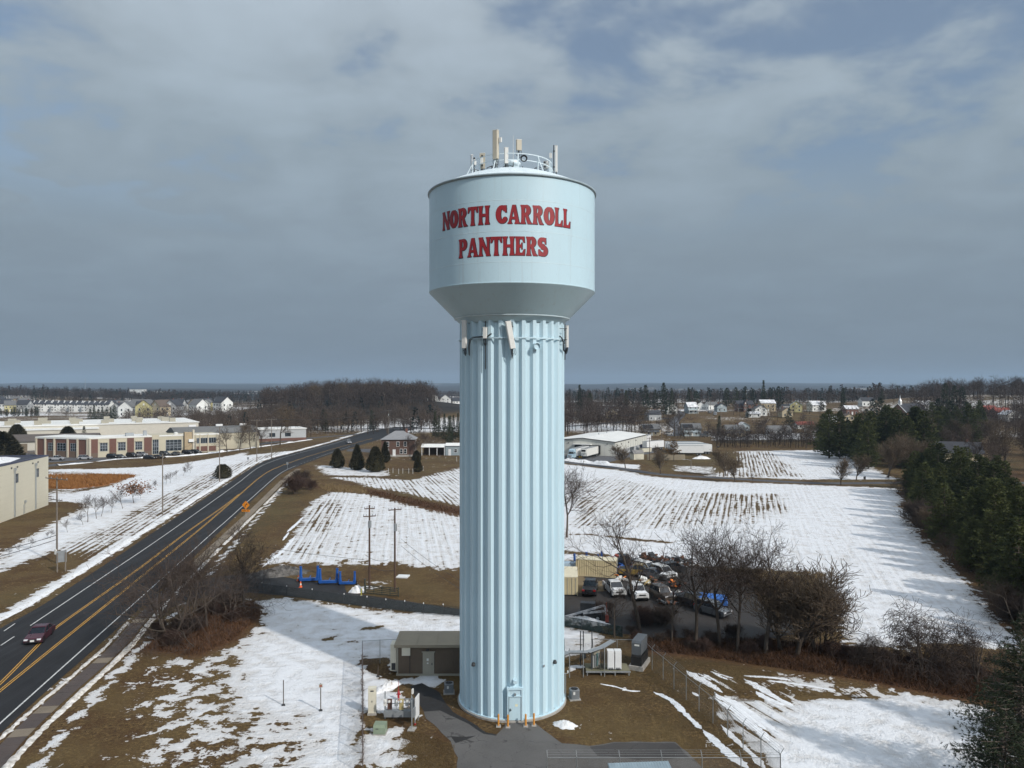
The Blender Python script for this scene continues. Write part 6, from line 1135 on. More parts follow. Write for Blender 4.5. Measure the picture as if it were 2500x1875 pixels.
simple_window(bh, 7.6, 8.6, 1.3, 3.1); d = MB().bb(4.6, 5.8, -.12, .02, .4, 3.0).build('door', m_whitem, bh); MB().bb(4.4, 6.0, -1.0, .0, 0, .4).build('step', m_conc, bh); MB().bb(-.05, W_ + .05, -.06, .03, 0, .8).build('plinth', m_conc, bh)
for s_ in (1,):
    for z0 in (1.3, 4.3):
        for q in (2.0, 6.5): f = MB().bb(W_ - .03, W_ + .08, q - .1, q + 1.1, z0 - .1, z0 + 1.8).build('window', m_whitem, bh); MB().bb(W_ + .08, W_ + .1, q, q + 1, z0, z0 + 1.7).build('pane', m_glass, f)
Yc = 312; cp = thing('carport', 'long low white-roofed carport and shed beside the brick house', 'carport', (XA(1030, Yc), Yc, 0), 0); wl = XA(1135, Yc) - XA(1030, Yc)
MB().prismx([(-.5, 3.4), (3.2, 4.6), (7, 3.4)], -.4, 9.6).build('roof', m_wroof, cp); MB().prismx([(-.4, 4.0), (3.2, 5.0), (7, 4.0)], 9.7, wl).build('roof', m_wroof, cp); MB().bb(9.8, wl - .2, 0, 6.8, 0, 4.0).build('wall', mat('blue_grey_siding', (.28, .33, .35), .7), cp); d = MB().bb(11, 12.1, -.06, .02, 0, 2.6).build('door', m_whitem, cp); MB().bb(0, 9.5, 6.4, 6.6, 0, 3.4).build('back_wall', m_brown, cp)
for q in (0, 3.1, 6.3, 9.4): MB().bb(q - .12, q + .12, -.12, .12, 0, 3.4).build('post', m_whitem, cp)
simple_window(cp, 13.5, 14.6, 1.4, 2.6)
# white warehouse with loading docks
A = (42.3, 308); dv = Vector((20, 44)).normalized(); nv = Vector((-dv.y, dv.x)); wh = thing('warehouse', 'white metal warehouse with a shallow white roof and loading docks', 'warehouse', (A[0], A[1], 0), math.atan2(dv.y, dv.x)); WL, WW, WH = 52, 28, 5.9
m_wh = mat('ribbed_white', (.62, .61, .55), .55, var=.04, vs=.5); m_edge = mat('dark_trim', (.03, .028, .026), .6)
MB().add([(0, 0, 0), (WL, 0, 0), (WL, WW, 0), (0, WW, 0), (0, 0, WH), (WL, 0, WH), (WL, WW, WH), (0, WW, WH), (0, WW / 2, WH + 1.25), (WL, WW / 2, WH + 1.25)], [(0, 1, 5, 4), (2, 3, 7, 6), (3, 0, 4, 8, 7), (1, 2, 6, 9, 5)]).build('wall', m_wh, wh)
MB().add([(-.35, -.3, WH + .06), (WL + .3, -.3, WH + .06), (WL + .3, WW / 2, WH + 1.36), (-.35, WW / 2, WH + 1.36), (-.35, WW + .3, WH + .06), (WL + .3, WW + .3, WH + .06)], [(0, 1, 2, 3), (3, 2, 5, 4)]).build('roof', m_wroof, wh)
MB().bb(-.3, WL + .3, -.34, -.02, WH - .22, WH + .05).build('eaves_trim', m_edge, wh)
for s_ in (0, 1): p0, p1 = ((-.37, -.3, WH - .05), (-.37, WW / 2, WH + 1.22)) if s_ == 0 else ((-.37, WW / 2, WH + 1.22), (-.37, WW + .3, WH - .05)); MB().bar(p0, p1, .16, n=4).build('gable_trim', m_edge, wh)
MB().bb(0, WL, -.06, .02, 0, 2.0).build('wainscot', m_whg, wh)
for k in range(13): MB().bb(k * 4, k * 4 + .08, -.05, .01, 2.0, WH - .2).build('panel_joint', m_whg, wh)
for k in range(8): MB().bb(-.04, .01, 1 + k * 3.5, 1.08 + k * 3.5, 0, WH).build('panel_joint', m_whg, wh)
for k, (a, b) in enumerate(((6.2, 9.8), (10.2, 13.8), (14.2, 17.4), (22.5, 26))): d = MB().bb(-1.0 if k == 0 else -.5, .02, a, b, .6, 4.3).build('loading_dock', m_black, wh); MB().bb(-.55, -.52, a + .6, b - .6, 1.0, 3.4).build('dock_door', m_whg, d)
MB().bb(-1.8, 0, 9.9, 17.6, 4.4, 4.75).build('dock_canopy', m_wroof, wh)
for q in (3, 20): MB().bb(-.25, -.02, q, q + .5, 4.8, 5.1).build('wall_lamp', m_steel_d, wh)
for q in (9, 20, 32): MB().bb(q, q + .5, -.3, -.05, 4.2, 4.7).build('wall_lamp', m_steel_d, wh)
for q in (22, 34, 45): MB().bar((q, WW / 2, WH + 1.2), (q, WW / 2, WH + 2.1), .18, n=8).build('roof_vent', m_galv, wh)
X, Y = G(1560, 1122); o = thing('garden_shed', 'small cream shed beside the loading yard', 'shed', (X, Y, 0), R(20)); MB().bb(-2.2, 2.2, 0, 3, 0, 2.4).build('wall', m_cream, o); MB().prismx([(-.2, 2.35), (1.5, 3.7), (3.2, 2.35)], -2.4, 2.4).build('roof', mat('grey_shingle', (.22, .21, .20), .9), o); MB().bb(2.2, 2.24, .8, 2.2, 0, 2.0).build('door', m_whitem, o)
X, Y = G(1618, 1124); o = thing('board_fence', 'tan board fence behind the bare tree at the loading yard', 'fence', (X - 6, Y + 1, 0), 0)
for k in range(30): MB().bb(k * .5, k * .5 + .46, 0, .06, .05, 2.2).build('board', m_tanr, o)

# houses
m_hw = mat('white_siding', (.74, .74, .71), .75, var=.05); m_hg = mat('grey_siding', (.36, .37, .375), .8); m_hy = mat('yellow_siding', (.52, .47, .24), .8); m_hb = mat('blue_grey_board', (.37, .43, .45), .8); m_ht = mat('tan_siding', (.48, .40, .27), .8); m_rd = mat('dark_shingle', (.045, .047, .055), .9, var=.2, vs=.5); m_rg = mat('mid_shingle', (.135, .135, .135), .9, var=.15, vs=.5); m_rs = mat('snowy_shingle', (.48, .48, .48), .9, var=.3, vs=.4, var2=(.72, .72, .74)); m_rb = mat('brown_shingle', (.12, .09, .072), .9, var=.15); m_rr = mat('red_roof', (.24, .055, .04), .8); m_gf = mat('pale_green_roof', (.30, .37, .36), .7)
def house_meshes(w_, d_, e, r_, wm, rm, wins=3, chimney=True, storeys=2, porch=False, trim=m_hw):
    L_ = []; L_.append(('wall', MB().add([(-w_ / 2, 0, 0), (w_ / 2, 0, 0), (w_ / 2, d_, 0), (-w_ / 2, d_, 0), (-w_ / 2, 0, e), (w_ / 2, 0, e), (w_ / 2, d_, e), (-w_ / 2, d_, e), (-w_ / 2, d_ / 2, e + r_), (w_ / 2, d_ / 2, e + r_)], [(0, 1, 5, 4), (2, 3, 7, 6), (1, 2, 6, 9, 5), (3, 0, 4, 8, 7)]).mesh('wall', wm), []))
    o_ = .45; k = r_ / (d_ / 2); rf = MB()
    for s_ in (0, 1):
        y0, y1 = (-o_, d_ / 2) if s_ == 0 else (d_ + o_, d_ / 2); z0 = e - o_ * k; z1 = e + r_; a, b, c, d = (-w_ / 2 - o_, y0, z0 + .06), (w_ / 2 + o_, y0, z0 + .06), (w_ / 2 + o_, y1, z1 + .06), (-w_ / 2 - o_, y1, z1 + .06); up = Vector((0, 0, .16)); vs = [Vector(q) for q in (a, b, c, d)]; vs += [q + up for q in vs]; rf.add(vs, [(0, 1, 2, 3), (7, 6, 5, 4), (0, 4, 5, 1), (1, 5, 6, 2), (3, 7, 4, 0)])
    L_.append(('roof', rf.mesh('roof', rm), [('chimney', MB().bb(w_ * .2, w_ * .2 + .8, d_ * .6, d_ * .6 + .8, e + r_ * .3, e + r_ + 1.0).mesh('chimney', m_brick))] if chimney else []))
    for s_ in range(storeys):
        z0 = 1.0 + s_ * 2.9
        for i in range(wins):
            x_ = -w_ / 2 + w_ * (i + .5) / wins - .5; L_.append(('window', MB().bb(x_ - .1, x_ + 1.1, -.06, .04, z0 - .1, z0 + 1.5).mesh('window', trim), [('pane', MB().bb(x_, x_ + 1, -.08, -.061, z0, z0 + 1.4).mesh('pane', m_glass))]))
        for i in range(2):
            y_ = d_ * (.25 + .5 * i) - .5
            for sx in (-1, 1): L_.append(('window', MB().box(sx * w_ / 2, y_ + .5, z0 + .7, .1, 1.2, 1.6).mesh('window', trim), [('pane', MB().box(sx * (w_ / 2 + .06), y_ + .5, z0 + .7, .03, 1, 1.4).mesh('pane', m_glass))]))
    for sx in (-1, 1): L_.append(('window', MB().box(sx * w_ / 2, d_ / 2, e + r_ * .3, .1, .9, 1.2).mesh('window', trim), [])) if r_ > 2 else None
    L_.append(('door', MB().bb(-.5, .5, -.09, .04, .1, 2.2).mesh('door', trim), []))
    if porch: L_.append(('porch', MB().bb(-w_ / 2, w_ / 2, -2.2, 0, 2.6, 2.8).bb(-w_ / 2 + .1, -w_ / 2 + .3, -2.1, -1.9, 0, 2.6).bb(w_ / 2 - .3, w_ / 2 - .1, -2.1, -1.9, 0, 2.6).bb(-.1, .1, -2.1, -1.9, 0, 2.6).mesh('porch', trim), []))
    return L_
def place_house(parts, label, X, Y, rz=0, name='house', group=None, z=None, cat='house', sc_=1.0):
    o = thing(name, label, cat, (X, Y, float(terr(X, Y)) if z is None else z), rz, group); o.scale = (sc_,) * 3
    for nm, me, sub in parts:
        p = link(nm, me, o)
        for n2, m2 in sub: link(n2, m2, p)
    return o
def town(label, px, Y, parts, rz=0, py=None, **kw): X = XA(px, Y); return place_house(parts, label, X, Y, rz, z=None if py is None else ZA(py, Y), **kw)
Q = R(90)
town('white gabled house with dark porch at the end of the town street', 1652, 600, house_meshes(9, 8, 5.6, 3.4, m_hw, m_rd, 2, False), Q * .97); town('pale blue house with white roof facing the town street', 1692, 610, house_meshes(8, 9, 5.4, 3.6, m_hb, m_rs, 2, True, porch=True), 0.15); town('long brick house with a pointed central gable in the town', 1820, 640, house_meshes(14, 8, 6.0, 3.0, m_brick, m_rd, 4, True, porch=True), 0); town('pointed white-edged gable on the brick house front', 1823, 637, house_meshes(4, 3, 6.0, 3.6, m_brick, m_rd, 1, False), Q)
town('low white annexe between the brick house and the hipped house', 1842, 560, house_meshes(9, 7, 2.8, 1.4, m_hw, m_rs, 3, False, 1), 0); town('white house with a broad porch roof in the middle of the town', 1868, 575, house_meshes(9, 9, 5.2, 2.8, m_hw, m_rg, 3, True, porch=True), Q); town('taller cream house with grey roof behind the white porch house', 1876, 625, house_meshes(12, 9, 7.0, 2.6, m_ht, m_rs, 3), 0); town('pale yellow house with green roof in the town', 1958, 600, house_meshes(9, 9, 5.8, 3.2, m_hy, m_gf, 2), Q * .8); town('grey block between the cream and yellow houses', 1918, 650, house_meshes(10, 7, 3.4, 1.0, m_hg, m_rd, 3, False, 1), 0)
town('white house with a tall chimney beside the yellow one', 2000, 600, house_meshes(12, 8, 5.2, 3.0, m_hw, m_rs, 3), .2); town('brick building with a snowy roof left of the church', 2081, 560, house_meshes(9, 8, 4.6, 2.2, m_brick, m_rs, 3), 0); town('white garage with a wide door below the town', 2041, 470, house_meshes(6, 7, 2.6, 1.5, m_hw, m_rs, 1, False, 1), Q, py=1029); town('tan shed beside the white garage', 2081, 480, house_meshes(6, 6, 2.8, 1.6, m_ht, m_rb, 1, False, 1), Q, py=1027); town('long white single-storey row behind the bare tree', 2010, 440, house_meshes(16, 7, 2.8, 1.4, m_hw, m_rg, 6, False, 1), .1); town('low house with a dark red roof behind the bare tree', 1968, 480, house_meshes(11, 7, 2.8, 1.6, m_hw, m_rr, 3, False, 1), .05)
town('grey home with solar panels nearest the warehouse', 1592, 440, house_meshes(10, 9, 3.4, 2.6, m_ht, m_rg, 3, False, 1), .05); town('pale blue home with solar panels behind the trailers', 1690, 438, house_meshes(10.5, 9, 3.8, 2.8, m_hb, m_rg, 3, False, 1), -.03); town('grey-roofed tan home beside the dark conifer', 1797, 432, house_meshes(11, 9, 3.4, 2.6, m_ht, m_rg, 3, True, 1), 0); town('small pale blue gabled garage between two homes', 1827, 470, house_meshes(6, 7, 3.2, 2.0, m_hb, m_rs, 1, False, 1), Q); town('long grey-roofed home behind the spreading bare tree', 1906, 440, house_meshes(13, 8, 2.9, 2.2, m_hg, m_rg, 4, False, 1), .05)
for px, Y, n in ((1588, 440, 4.6), (1686, 438, 4.6)):
    X = XA(px, Y); o = thing('solar_array', 'black solar array on the %s home roof' % ('grey' if px < 1600 else 'pale blue'), 'solar panels', (X, Y - .3, 3.35 + (.4 if px > 1600 else 0)), 0); o.rotation_euler = (math.atan2(2.6, 4.5), 0, .05)
    for i in range(4):
        for j in range(2): MB().bb(-4 + 1.5 * i, -2.6 + 1.5 * i, .6 + 1.9 * j, 2.4 + 1.9 * j, .36, .42).build('panel', mat('solar_black', (.01, .011, .015), .15), o)
town('low shed roof in front of the grey home', 1592, 432, house_meshes(8, 5, 2.2, .8, m_ht, m_rg, 2, False, 1), 0); town('low flat annexe in front of the pale blue home', 1690, 429, house_meshes(9, 5, 2.2, .7, m_hb, m_hb, 2, False, 1), 0); town('tan annexe in front of the grey-roofed home', 1797, 423, house_meshes(9, 5, 2.3, .6, m_ht, m_rg, 2, False, 1), 0)
rs = random.Random(9)
for k, (px, Y, wm, rm) in enumerate(((1718, 700, m_hw, m_rd), (1742, 690, m_hw, m_rg), (1770, 640, m_hb, m_rd), (1930, 560, m_ht, m_rb), (2120, 620, m_hw, m_rd), (2260, 560, m_hw, m_rs), (2425, 520, m_brick, m_rr), (2452, 510, m_brick, m_rr), (2478, 500, m_hw, m_rs), (1600, 540, m_hg, m_rd), (1505, 560, m_ht, m_rb), (1475, 580, m_hg, m_rg))): town('%s small house from the tower scattered behind the bare town trees' % ORD[k], px, Y, house_meshes(10, 8, 4.5, 2.6, wm, rm, 3, True, 1), rs.choice((0, Q, .3)), group='scattered small town houses')
for k, (px, Y) in enumerate(((1080, 830), (1100, 800), (1116, 850), (1068, 780))): town('%s pale house from the wooded hill beside the column' % ORD[k], px, Y, house_meshes(10, 10, 6, 3.6, m_hw, m_rd, 3, False), rs.choice((0, Q)), group='pale houses beside the column')
# church
X = XA(2193, 520); ch = thing('church', 'brick church with dark roof and small white steeple', 'church', (X, 520, float(terr(X, 520))), R(-62)); m_cb = mat('church_brick', (.25, .15, .11), .9)
W_, D_, E_, R__ = 12, 24, 6.0, 5.6; MB().add([(-W_ / 2, 0, 0), (W_ / 2, 0, 0), (W_ / 2, D_, 0), (-W_ / 2, D_, 0), (-W_ / 2, 0, E_), (W_ / 2, 0, E_), (W_ / 2, D_, E_), (-W_ / 2, D_, E_), (0, 0, E_ + R__), (0, D_, E_ + R__)], [(0, 1, 5, 8, 4), (2, 3, 7, 9, 6), (1, 2, 6, 5), (3, 0, 4, 7)]).build('wall', m_cb, ch)
MB().add([(-W_ / 2 - .5, -.5, E_ - .4), (0, -.5, E_ + R__ + .1), (0, D_ + .5, E_ + R__ + .1), (-W_ / 2 - .5, D_ + .5, E_ - .4), (W_ / 2 + .5, -.5, E_ - .4), (W_ / 2 + .5, D_ + .5, E_ - .4)], [(0, 1, 2, 3), (1, 4, 5, 2)]).build('roof', m_rd, ch)
for s_ in (-1, 1): MB().bar((s_ * (W_ / 2 + .5), -.55, E_ - .4), (0, -.55, E_ + R__ + .12), .22, n=4).build('bargeboard', m_whitem, ch)
st = MB().bb(-.9, .9, 1.0, 2.8, E_ + R__ - .8, E_ + R__ + 1.9).build('steeple', m_whitem, ch); MB().lathe([(1.15, E_ + R__ + 1.9), (.5, E_ + R__ + 3.4), (.03, E_ + R__ + 6.2)], 8, (0, 1.9)).build('spire', m_galv, st)
for q in (-3, 0, 3): MB().bb(q - .5, q + .5, -.1, .05, 1.6, 4.8).build('window', m_glass, ch)
for q in range(5): MB().bb(-W_ / 2 - .06, -W_ / 2 + .03, 2 + 4.2 * q, 3.2 + 4.2 * q, 1.6, 4.6).build('window', m_glass, ch)
MB().bb(-W_ / 2 - 7, -W_ / 2, 2, 12, 0, 5).build('annexe', m_brick, ch)
# house among the trees by the pine belt
Yw = 262; o = town('tan house with dark roof half hidden in the woods', 2345, Yw, house_meshes(14, 9, 5.6, 3.4, m_ht, m_rd, 4, True, 2, True), R(-20))
# pale subdivision on the far left: townhouse blocks and gabled houses
def block_meshes(n, u=6.2, d_=11, e=8.2, r_=3.2):
    L_ = []; w_ = n * u; L_ += house_meshes(w_, d_, e, r_, m_hw, m_rd, 0, False, 0)[:2]
    for i in range(n + 1): L_.append(('firewall', MB().prismx([(-.6, e - .6), (d_ / 2, e + r_ + .75), (d_ + .6, e - .6), (d_ / 2, e + r_ - .5)], -w_ / 2 + u * i - .3, -w_ / 2 + u * i + .3).mesh('firewall', m_hw), []))
    for i in range(n * 2):
        for z0 in (1.4, 4.4, 6.6): x_ = -w_ / 2 + u / 2 * (i + .3); L_.append(('window', MB().bb(x_, x_ + 1.1, -.1, .03, z0, z0 + 1.3).mesh('window', m_glass), [])) if (i + int(z0)) % 3 else None
    return L_
bmesh5, bmesh4 = block_meshes(5), block_meshes(4)
for k, (px, Y) in enumerate(((88, 835), (122, 825), (160, 818), (196, 812), (232, 805))): place_house((bmesh5, bmesh4)[k % 2], '%s townhouse block from the picture edge with dark roof and white firewalls' % ORD[k], XA(px, Y), Y, R(14 - 5 * k), 'townhouse_block', 'townhouse blocks')
protos = [house_meshes(9, 10, 6.5, 4.0, m_hw, m_rd, 3, False), house_meshes(9, 11, 6.5, 4.2, m_hy, m_rg, 3, False), house_meshes(10, 10, 6.3, 3.8, m_ht, m_rb, 3, False), house_meshes(10, 9, 6.3, 3.8, m_hg, m_rd, 3, True), house_meshes(9, 10, 6.6, 4.0, m_hw, m_rg, 3, False)]
rs = random.Random(31); pts = [(8, 850), (25, 815), (40, 860), (52, 820), (66, 880), (12, 930), (30, 960), (55, 950), (285, 830), (300, 790), (318, 850), (330, 770), (345, 820), (358, 760), (372, 800), (386, 850), (398, 770), (412, 820), (428, 780), (440, 860), (455, 800), (470, 850), (490, 790), (505, 880), (520, 840), (540, 900), (548, 820), (562, 870), (305, 710), (330, 690), (355, 680), (380, 675), (408, 670), (440, 680), (470, 700), (530, 720)]
for k, (px, Y) in enumerate(pts): place_house(protos[k % 5], ('%s pale subdivision house from the picture edge behind the works' % ORD[k] if k < 30 else '%s pale house of the nearer row behind the office' % ORD[k - 30]), XA(px, Y), Y, rs.choice((0, Q, Q, R(35), R(-30), R(60))), 'subdivision_house', 'pale subdivision houses', sc_=rs.uniform(1.1, 1.4))
for k, (px, Y, w_) in enumerate(((172, 2450, 60), (215, 2500, 90), (330, 2300, 40), (370, 2320, 80))): X = XA(px, Y); o = thing('far_white_building', '%s low white building far off beyond the subdivision' % ORD[k], 'building', (X, Y, float(terr(X, Y))), 0, 'far white buildings'); MB().bb(-w_ / 2, w_ / 2, 0, 30, 0, 9 if k != 2 else 16).build('wall', m_hw, o); MB().bb(-w_ / 2 - 1, w_ / 2 + 1, -1, 31, 9 if k != 2 else 16, 10 if k != 2 else 17).build('roof', m_wroof, o)
X = XA(208, 5200); o = thing('lattice_mast', 'thin far radio mast on the horizon', 'mast', (X, 5200, float(terr(X, 5200)))); zz = ZA(924, 5200) - o.location[2]
for d in (-1, 1): MB().bar((d * 2, 0, 0), (d * .8, 0, zz), 1.0, .6, 4).build('leg', m_galv, o)
for q in range(6): MB().bar((-1.8 + q * .2, 0, zz * q / 6), (1.6 - q * .2, 0, zz * (q + 1) / 6), .4, .4, 4).build('lattice_bar', m_galv, o)
# bright beige low works building past the street trees
o = wall_thing('low_beige_works', 'low beige works building behind the street trees on the service road', 'building', (-137, 385), (-110, 400)); MB().bb(0, 31, 0, 18, 0, 6).build('wall', m_whg, o); MB().bb(-.4, 31.4, -.4, 18.4, 6, 6.4).build('roof', m_wroof, o); MB().bb(0, 31, -.08, .03, 0, 1.4).build('brick_base', m_brick, o)
for q in range(3): MB().bb(4 + q * 8, 7 + q * 8, -.06, .02, 2.2, 4.2).build('window', m_glass, o)
# ---------------------------------------------------------------- vehicles
m_tyre = mat('tyre', (.014, .014, .015), .85); m_rimm = mat('alloy', (.55, .55, .56), .3, .8); m_lamp = mat('lamp_lens', (.75, .76, .78), .12, var=.05); m_tail = mat('tail_red', (.30, .012, .012), .25); m_carglass = glass('car_glass', (.010, .013, .018), .05); m_trim = mat('black_trim', (.016, .016, .017), .5)
def paintm(name, rgb): return mat(name, rgb, .32, .1, var=.06, vs=.8, coat=.35)
# outlines: (x from the front, z) of body and greenhouse
CARS = {'sedan': dict(L=4.7, W=1.82, body=[(.0, .30), (.03, .62), (.25, .74), (1.35, .92), (3.75, .96), (4.55, .90), (4.68, .70), (4.70, .32), (4.5, .22), (.2, .2)], roof=[(1.32, .90), (2.12, 1.40), (2.5, 1.45), (3.3, 1.42), (4.05, .96)], wheels=(.92, 3.68), wr=.33),
        'suv': dict(L=4.7, W=1.88, body=[(.0, .38), (.03, .82), (.2, .95), (1.2, 1.06), (4.55, 1.08), (4.68, .80), (4.70, .40), (4.5, .28), (.2, .26)], roof=[(1.15, 1.04), (1.85, 1.62), (2.4, 1.70), (4.2, 1.66), (4.62, 1.08)], wheels=(.9, 3.72), wr=.37),
        'pickup': dict(L=5.7, W=1.96, body=[(.0, .45), (.02, .95), (.2, 1.08), (1.35, 1.16), (3.55, 1.16), (3.56, 1.12), (5.65, 1.12), (5.70, .55), (5.5, .42), (.2, .38)], roof=[(1.3, 1.14), (1.95, 1.74), (2.5, 1.83), (3.35, 1.80), (3.55, 1.14)], wheels=(1.0, 4.45), wr=.40),
        'jeep': dict(L=4.3, W=1.85, body=[(.0, .5), (.02, 1.02), (.1, 1.1), (1.5, 1.16), (4.2, 1.18), (4.28, .9), (4.3, .5), (4.1, .42), (.2, .42)], roof=[(1.5, 1.14), (1.85, 1.78), (2.2, 1.86), (4.1, 1.84), (4.2, 1.16)], wheels=(.75, 3.4), wr=.41)}
def loft(prof, W, tuck, ztop):        # side outline drawn across the width with rounded shoulders
    mb = MB(); n = len(prof); secs = [(-1, .86), (-.97, .97), (-.86, 1), (.86, 1), (.97, .97), (1, .86)]
    zmid = (min(p[1] for p in prof) + max(p[1] for p in prof)) / 2; xm = sum(p[0] for p in prof) / n
    for f, k in secs:
        for x_, z_ in prof: t = max(0, (z_ - zmid)) / (ztop + 1e-6); mb.v.append((xm + (x_ - xm) * (.985 + .015 * k if abs(f) < .9 else .975), f * W / 2 * (1 - tuck * t), zmid + (z_ - zmid) * (1 if abs(f) < .9 else .97)))
    m = len(secs); mb.f = [(j * n + i, j * n + (i + 1) % n, (j + 1) * n + (i + 1) % n, (j + 1) * n + i) for j in range(m - 1) for i in range(n)] + [tuple(range(n)), tuple((m - 1) * n + i for i in range(n - 1, -1, -1))]; return mb
CARM = {}
def car_meshes(kind):
    if kind in CARM: return CARM[kind]
    c = CARS[kind]; W = c['W']; L_ = c['L']; d = {}
    d['body'] = loft(c['body'], W, .06, 1.0); rf = c['roof']; zb = min(p[1] for p in rf); g = MB(); n = len(rf); 
    base = W * .90; secs = []
    for s in (-1, 1): secs.append([(x_, s * (base - (z_ - zb) * .42) / 2, z_) for x_, z_ in rf])
    g.v = secs[0] + secs[1]; g.f = [(i, i + 1, n + i + 1, n + i) for i in range(n - 1)] + [tuple(range(n - 1, -1, -1)), tuple(range(n, 2 * n))]
    d['glass'] = g; zt_ = max(p[1] for p in rf)
    rp = MB(); top = [p for p in rf if p[1] > zt_ - .12]; x0, x1 = top[0][0] - .05, top[-1][0] + .05; hw = (base - (zt_ - zb) * .42) / 2 + .015; rp.add([(x0, -hw, zt_ - .045), (x1, -hw, zt_ - .045), (x1, hw, zt_ - .045), (x0, hw, zt_ - .045), (x0 + .12, -hw + .08, zt_ + .03), (x1 - .12, -hw + .08, zt_ + .03), (x1 - .12, hw - .08, zt_ + .03), (x0 + .12, hw - .08, zt_ + .03)], [(0, 1, 5, 4), (1, 2, 6, 5), (2, 3, 7, 6), (3, 0, 4, 7), (4, 5, 6, 7)])
    for s in (-1, 1):
        P_ = [(x_, s * ((base - (z_ - zb) * .42) / 2 + .008), z_) for x_, z_ in rf]
        for a, b in zip(P_, P_[1:]): rp.bar(a, b, .035, n=4)
        mid = [p for p in rf]; xm = (rf[1][0] + rf[-2][0]) / 2 + .1; rp.bar((xm, s * (base / 2 + .008), zb), (xm - .05, s * hw, zt_ - .04), .035, n=4)
    d['roof_panel'] = rp
    if kind == 'pickup': d['bed'] = MB().bb(3.68, 5.58, -.78, .78, .75, 1.135)
    CARM[kind] = d; return d
def wheel_mesh(r):
    if ('w', r) in CARM: return CARM[('w', r)]
    a = MB(); n = 18; W = .22
    for y_, k in ((-W / 2, .8), (-W / 2, 1), (W / 2, 1), (W / 2, .8)):
        for i in range(n): t = 6.2832 * i / n; a.v.append((r * k * math.cos(t), y_, r * k * math.sin(t)))
    a.f = [(j * n + i, j * n + (i + 1) % n, (j + 1) * n + (i + 1) % n, (j + 1) * n + i) for j in range(3) for i in range(n)]
    b = MB(); 
    for s in (-1, 1): b.bar((0, s * .07, 0), (0, s * .105, 0), r * .74, r * .66, 14)
    for i in range(5): t = 6.2832 * i / 5; b.box(r * .35 * math.cos(t), 0, r * .35 * math.sin(t), .05, .225, .05)
    CARM[('w', r)] = (a.mesh('tyre', m_tyre), b.mesh('rim', m_rimm)); return CARM[('w', r)]
def car(kind, label, X, Y, heading, m, cat=None, name=None, group=None, z=.02, lights=True, snow=False, plate=False, sc_=1.0):
    """heading: direction the nose points, degrees clockwise from +Y (away from camera)"""
    c = CARS[kind]; o = thing(name or {'sedan': 'parked_car', 'suv': 'parked_suv', 'pickup': 'pickup_truck', 'jeep': 'off_road_car'}[kind], label, cat or {'sedan': 'car', 'suv': 'suv', 'pickup': 'pickup', 'jeep': 'car'}[kind], (X, Y, z), R(-90 - heading), group); o.scale = (sc_,) * 3; d = car_meshes(kind); L_ = c['L']
    key = (kind, m.name)
    if key not in CARM: CARM[key] = (d['body'].mesh('body', m), d['glass'].mesh('glass', m_carglass), d['roof_panel'].mesh('roof_panel', m), d['bed'].mesh('bed', m_trim) if 'bed' in d else None)
    B_ = CARM[key]; off = (-L_ / 2, 0, 0); body = link('body', B_[0], o, off); link('window_glass', B_[1], o, off); link('roof_panel', B_[2], o, off)
    if B_[3]: link('cargo_bed', B_[3], o, off)
    for wx in c['wheels']:
        for s in (-1, 1):
            t_, r_ = wheel_mesh(c['wr']); wv = link('wheel', t_, o, (wx - L_ / 2, s * (c['W'] / 2 - .10), c['wr'])); link('rim', r_, wv); MB
            if ('arch', c['wr']) not in CARM: CARM[('arch', c['wr'])] = MB().bar((0, -.1, 0), (0, .1, 0), c['wr'] * 1.14, n=18).mesh('wheel_arch', m_trim)
            link('wheel_arch', CARM[('arch', c['wr'])], o, (wx - L_ / 2, s * (c['W'] / 2 - .085), c['wr'] + .02))
    if lights:
        zl = c['body'][1][1] * .98; W = c['W']
        if ('hl', kind) not in CARM: CARM[('hl', kind)] = [MB().box(0, 0, 0, .30, .42, .15).mesh('headlight', m_lamp), MB().box(0, 0, 0, .16, .34, .20).mesh('tail_light', m_tail), MB().box(0, 0, 0, .08, W * .5, .16).mesh('grille', m_trim), MB().box(0, 0, 0, .2, .12, .12).mesh('mirror', m.copy() if False else m_trim), MB().box(0, 0, 0, .1, W * .84, .14).mesh('bumper', m_trim)]
        H_ = CARM[('hl', kind)]
        for s in (-1, 1): link('headlight', H_[0], o, (.17 - L_ / 2, s * W * .355, zl)); link('tail_light', H_[1], o, (L_ / 2 - .09, s * W * .385, zl + .1)); link('mirror', H_[3], o, (c['roof'][0][0] + .35 - L_ / 2, s * (W / 2 + .02), c['roof'][0][1] + .08))
        link('grille', H_[2], o, (.02 - L_ / 2, 0, zl - .04)); link('bumper', H_[4], o, (.03 - L_ / 2, 0, c['body'][0][1] + .05))
    if plate: MB().box(-L_ / 2 - .03, 0, .5, .03, .42, .2).build('number_plate', m_offw, o)
    if snow: MB().bb(-L_ / 2 + .15, -L_ / 2 + 1.2, -.7, .7, c['body'][3][1] - .02, c['body'][3][1] + .07).build('snow_cap', m_snow, o)
    return o
p_mar = paintm('maroon_paint', (.062, .010, .020)); p_blk = paintm('black_paint', (.012, .012, .014)); p_sil = paintm('silver_paint', (.36, .37, .39)); p_wht = mat('dirty_white_paint', (.52, .52, .51), .5, .0, var=.35, vs=1.6); p_gry = paintm('grey_paint', (.12, .125, .13)); p_blu = paintm('blue_paint', (.03, .05, .12)); p_gold = paintm('gold_paint', (.26, .18, .05)); p_brn = paintm('brown_paint', (.07, .05, .035)); p_org = mat('orange_plastic', (.72, .21, .03), .6); p_bluem = mat('blue_enamel', (.015, .085, .32), .4, var=.15)
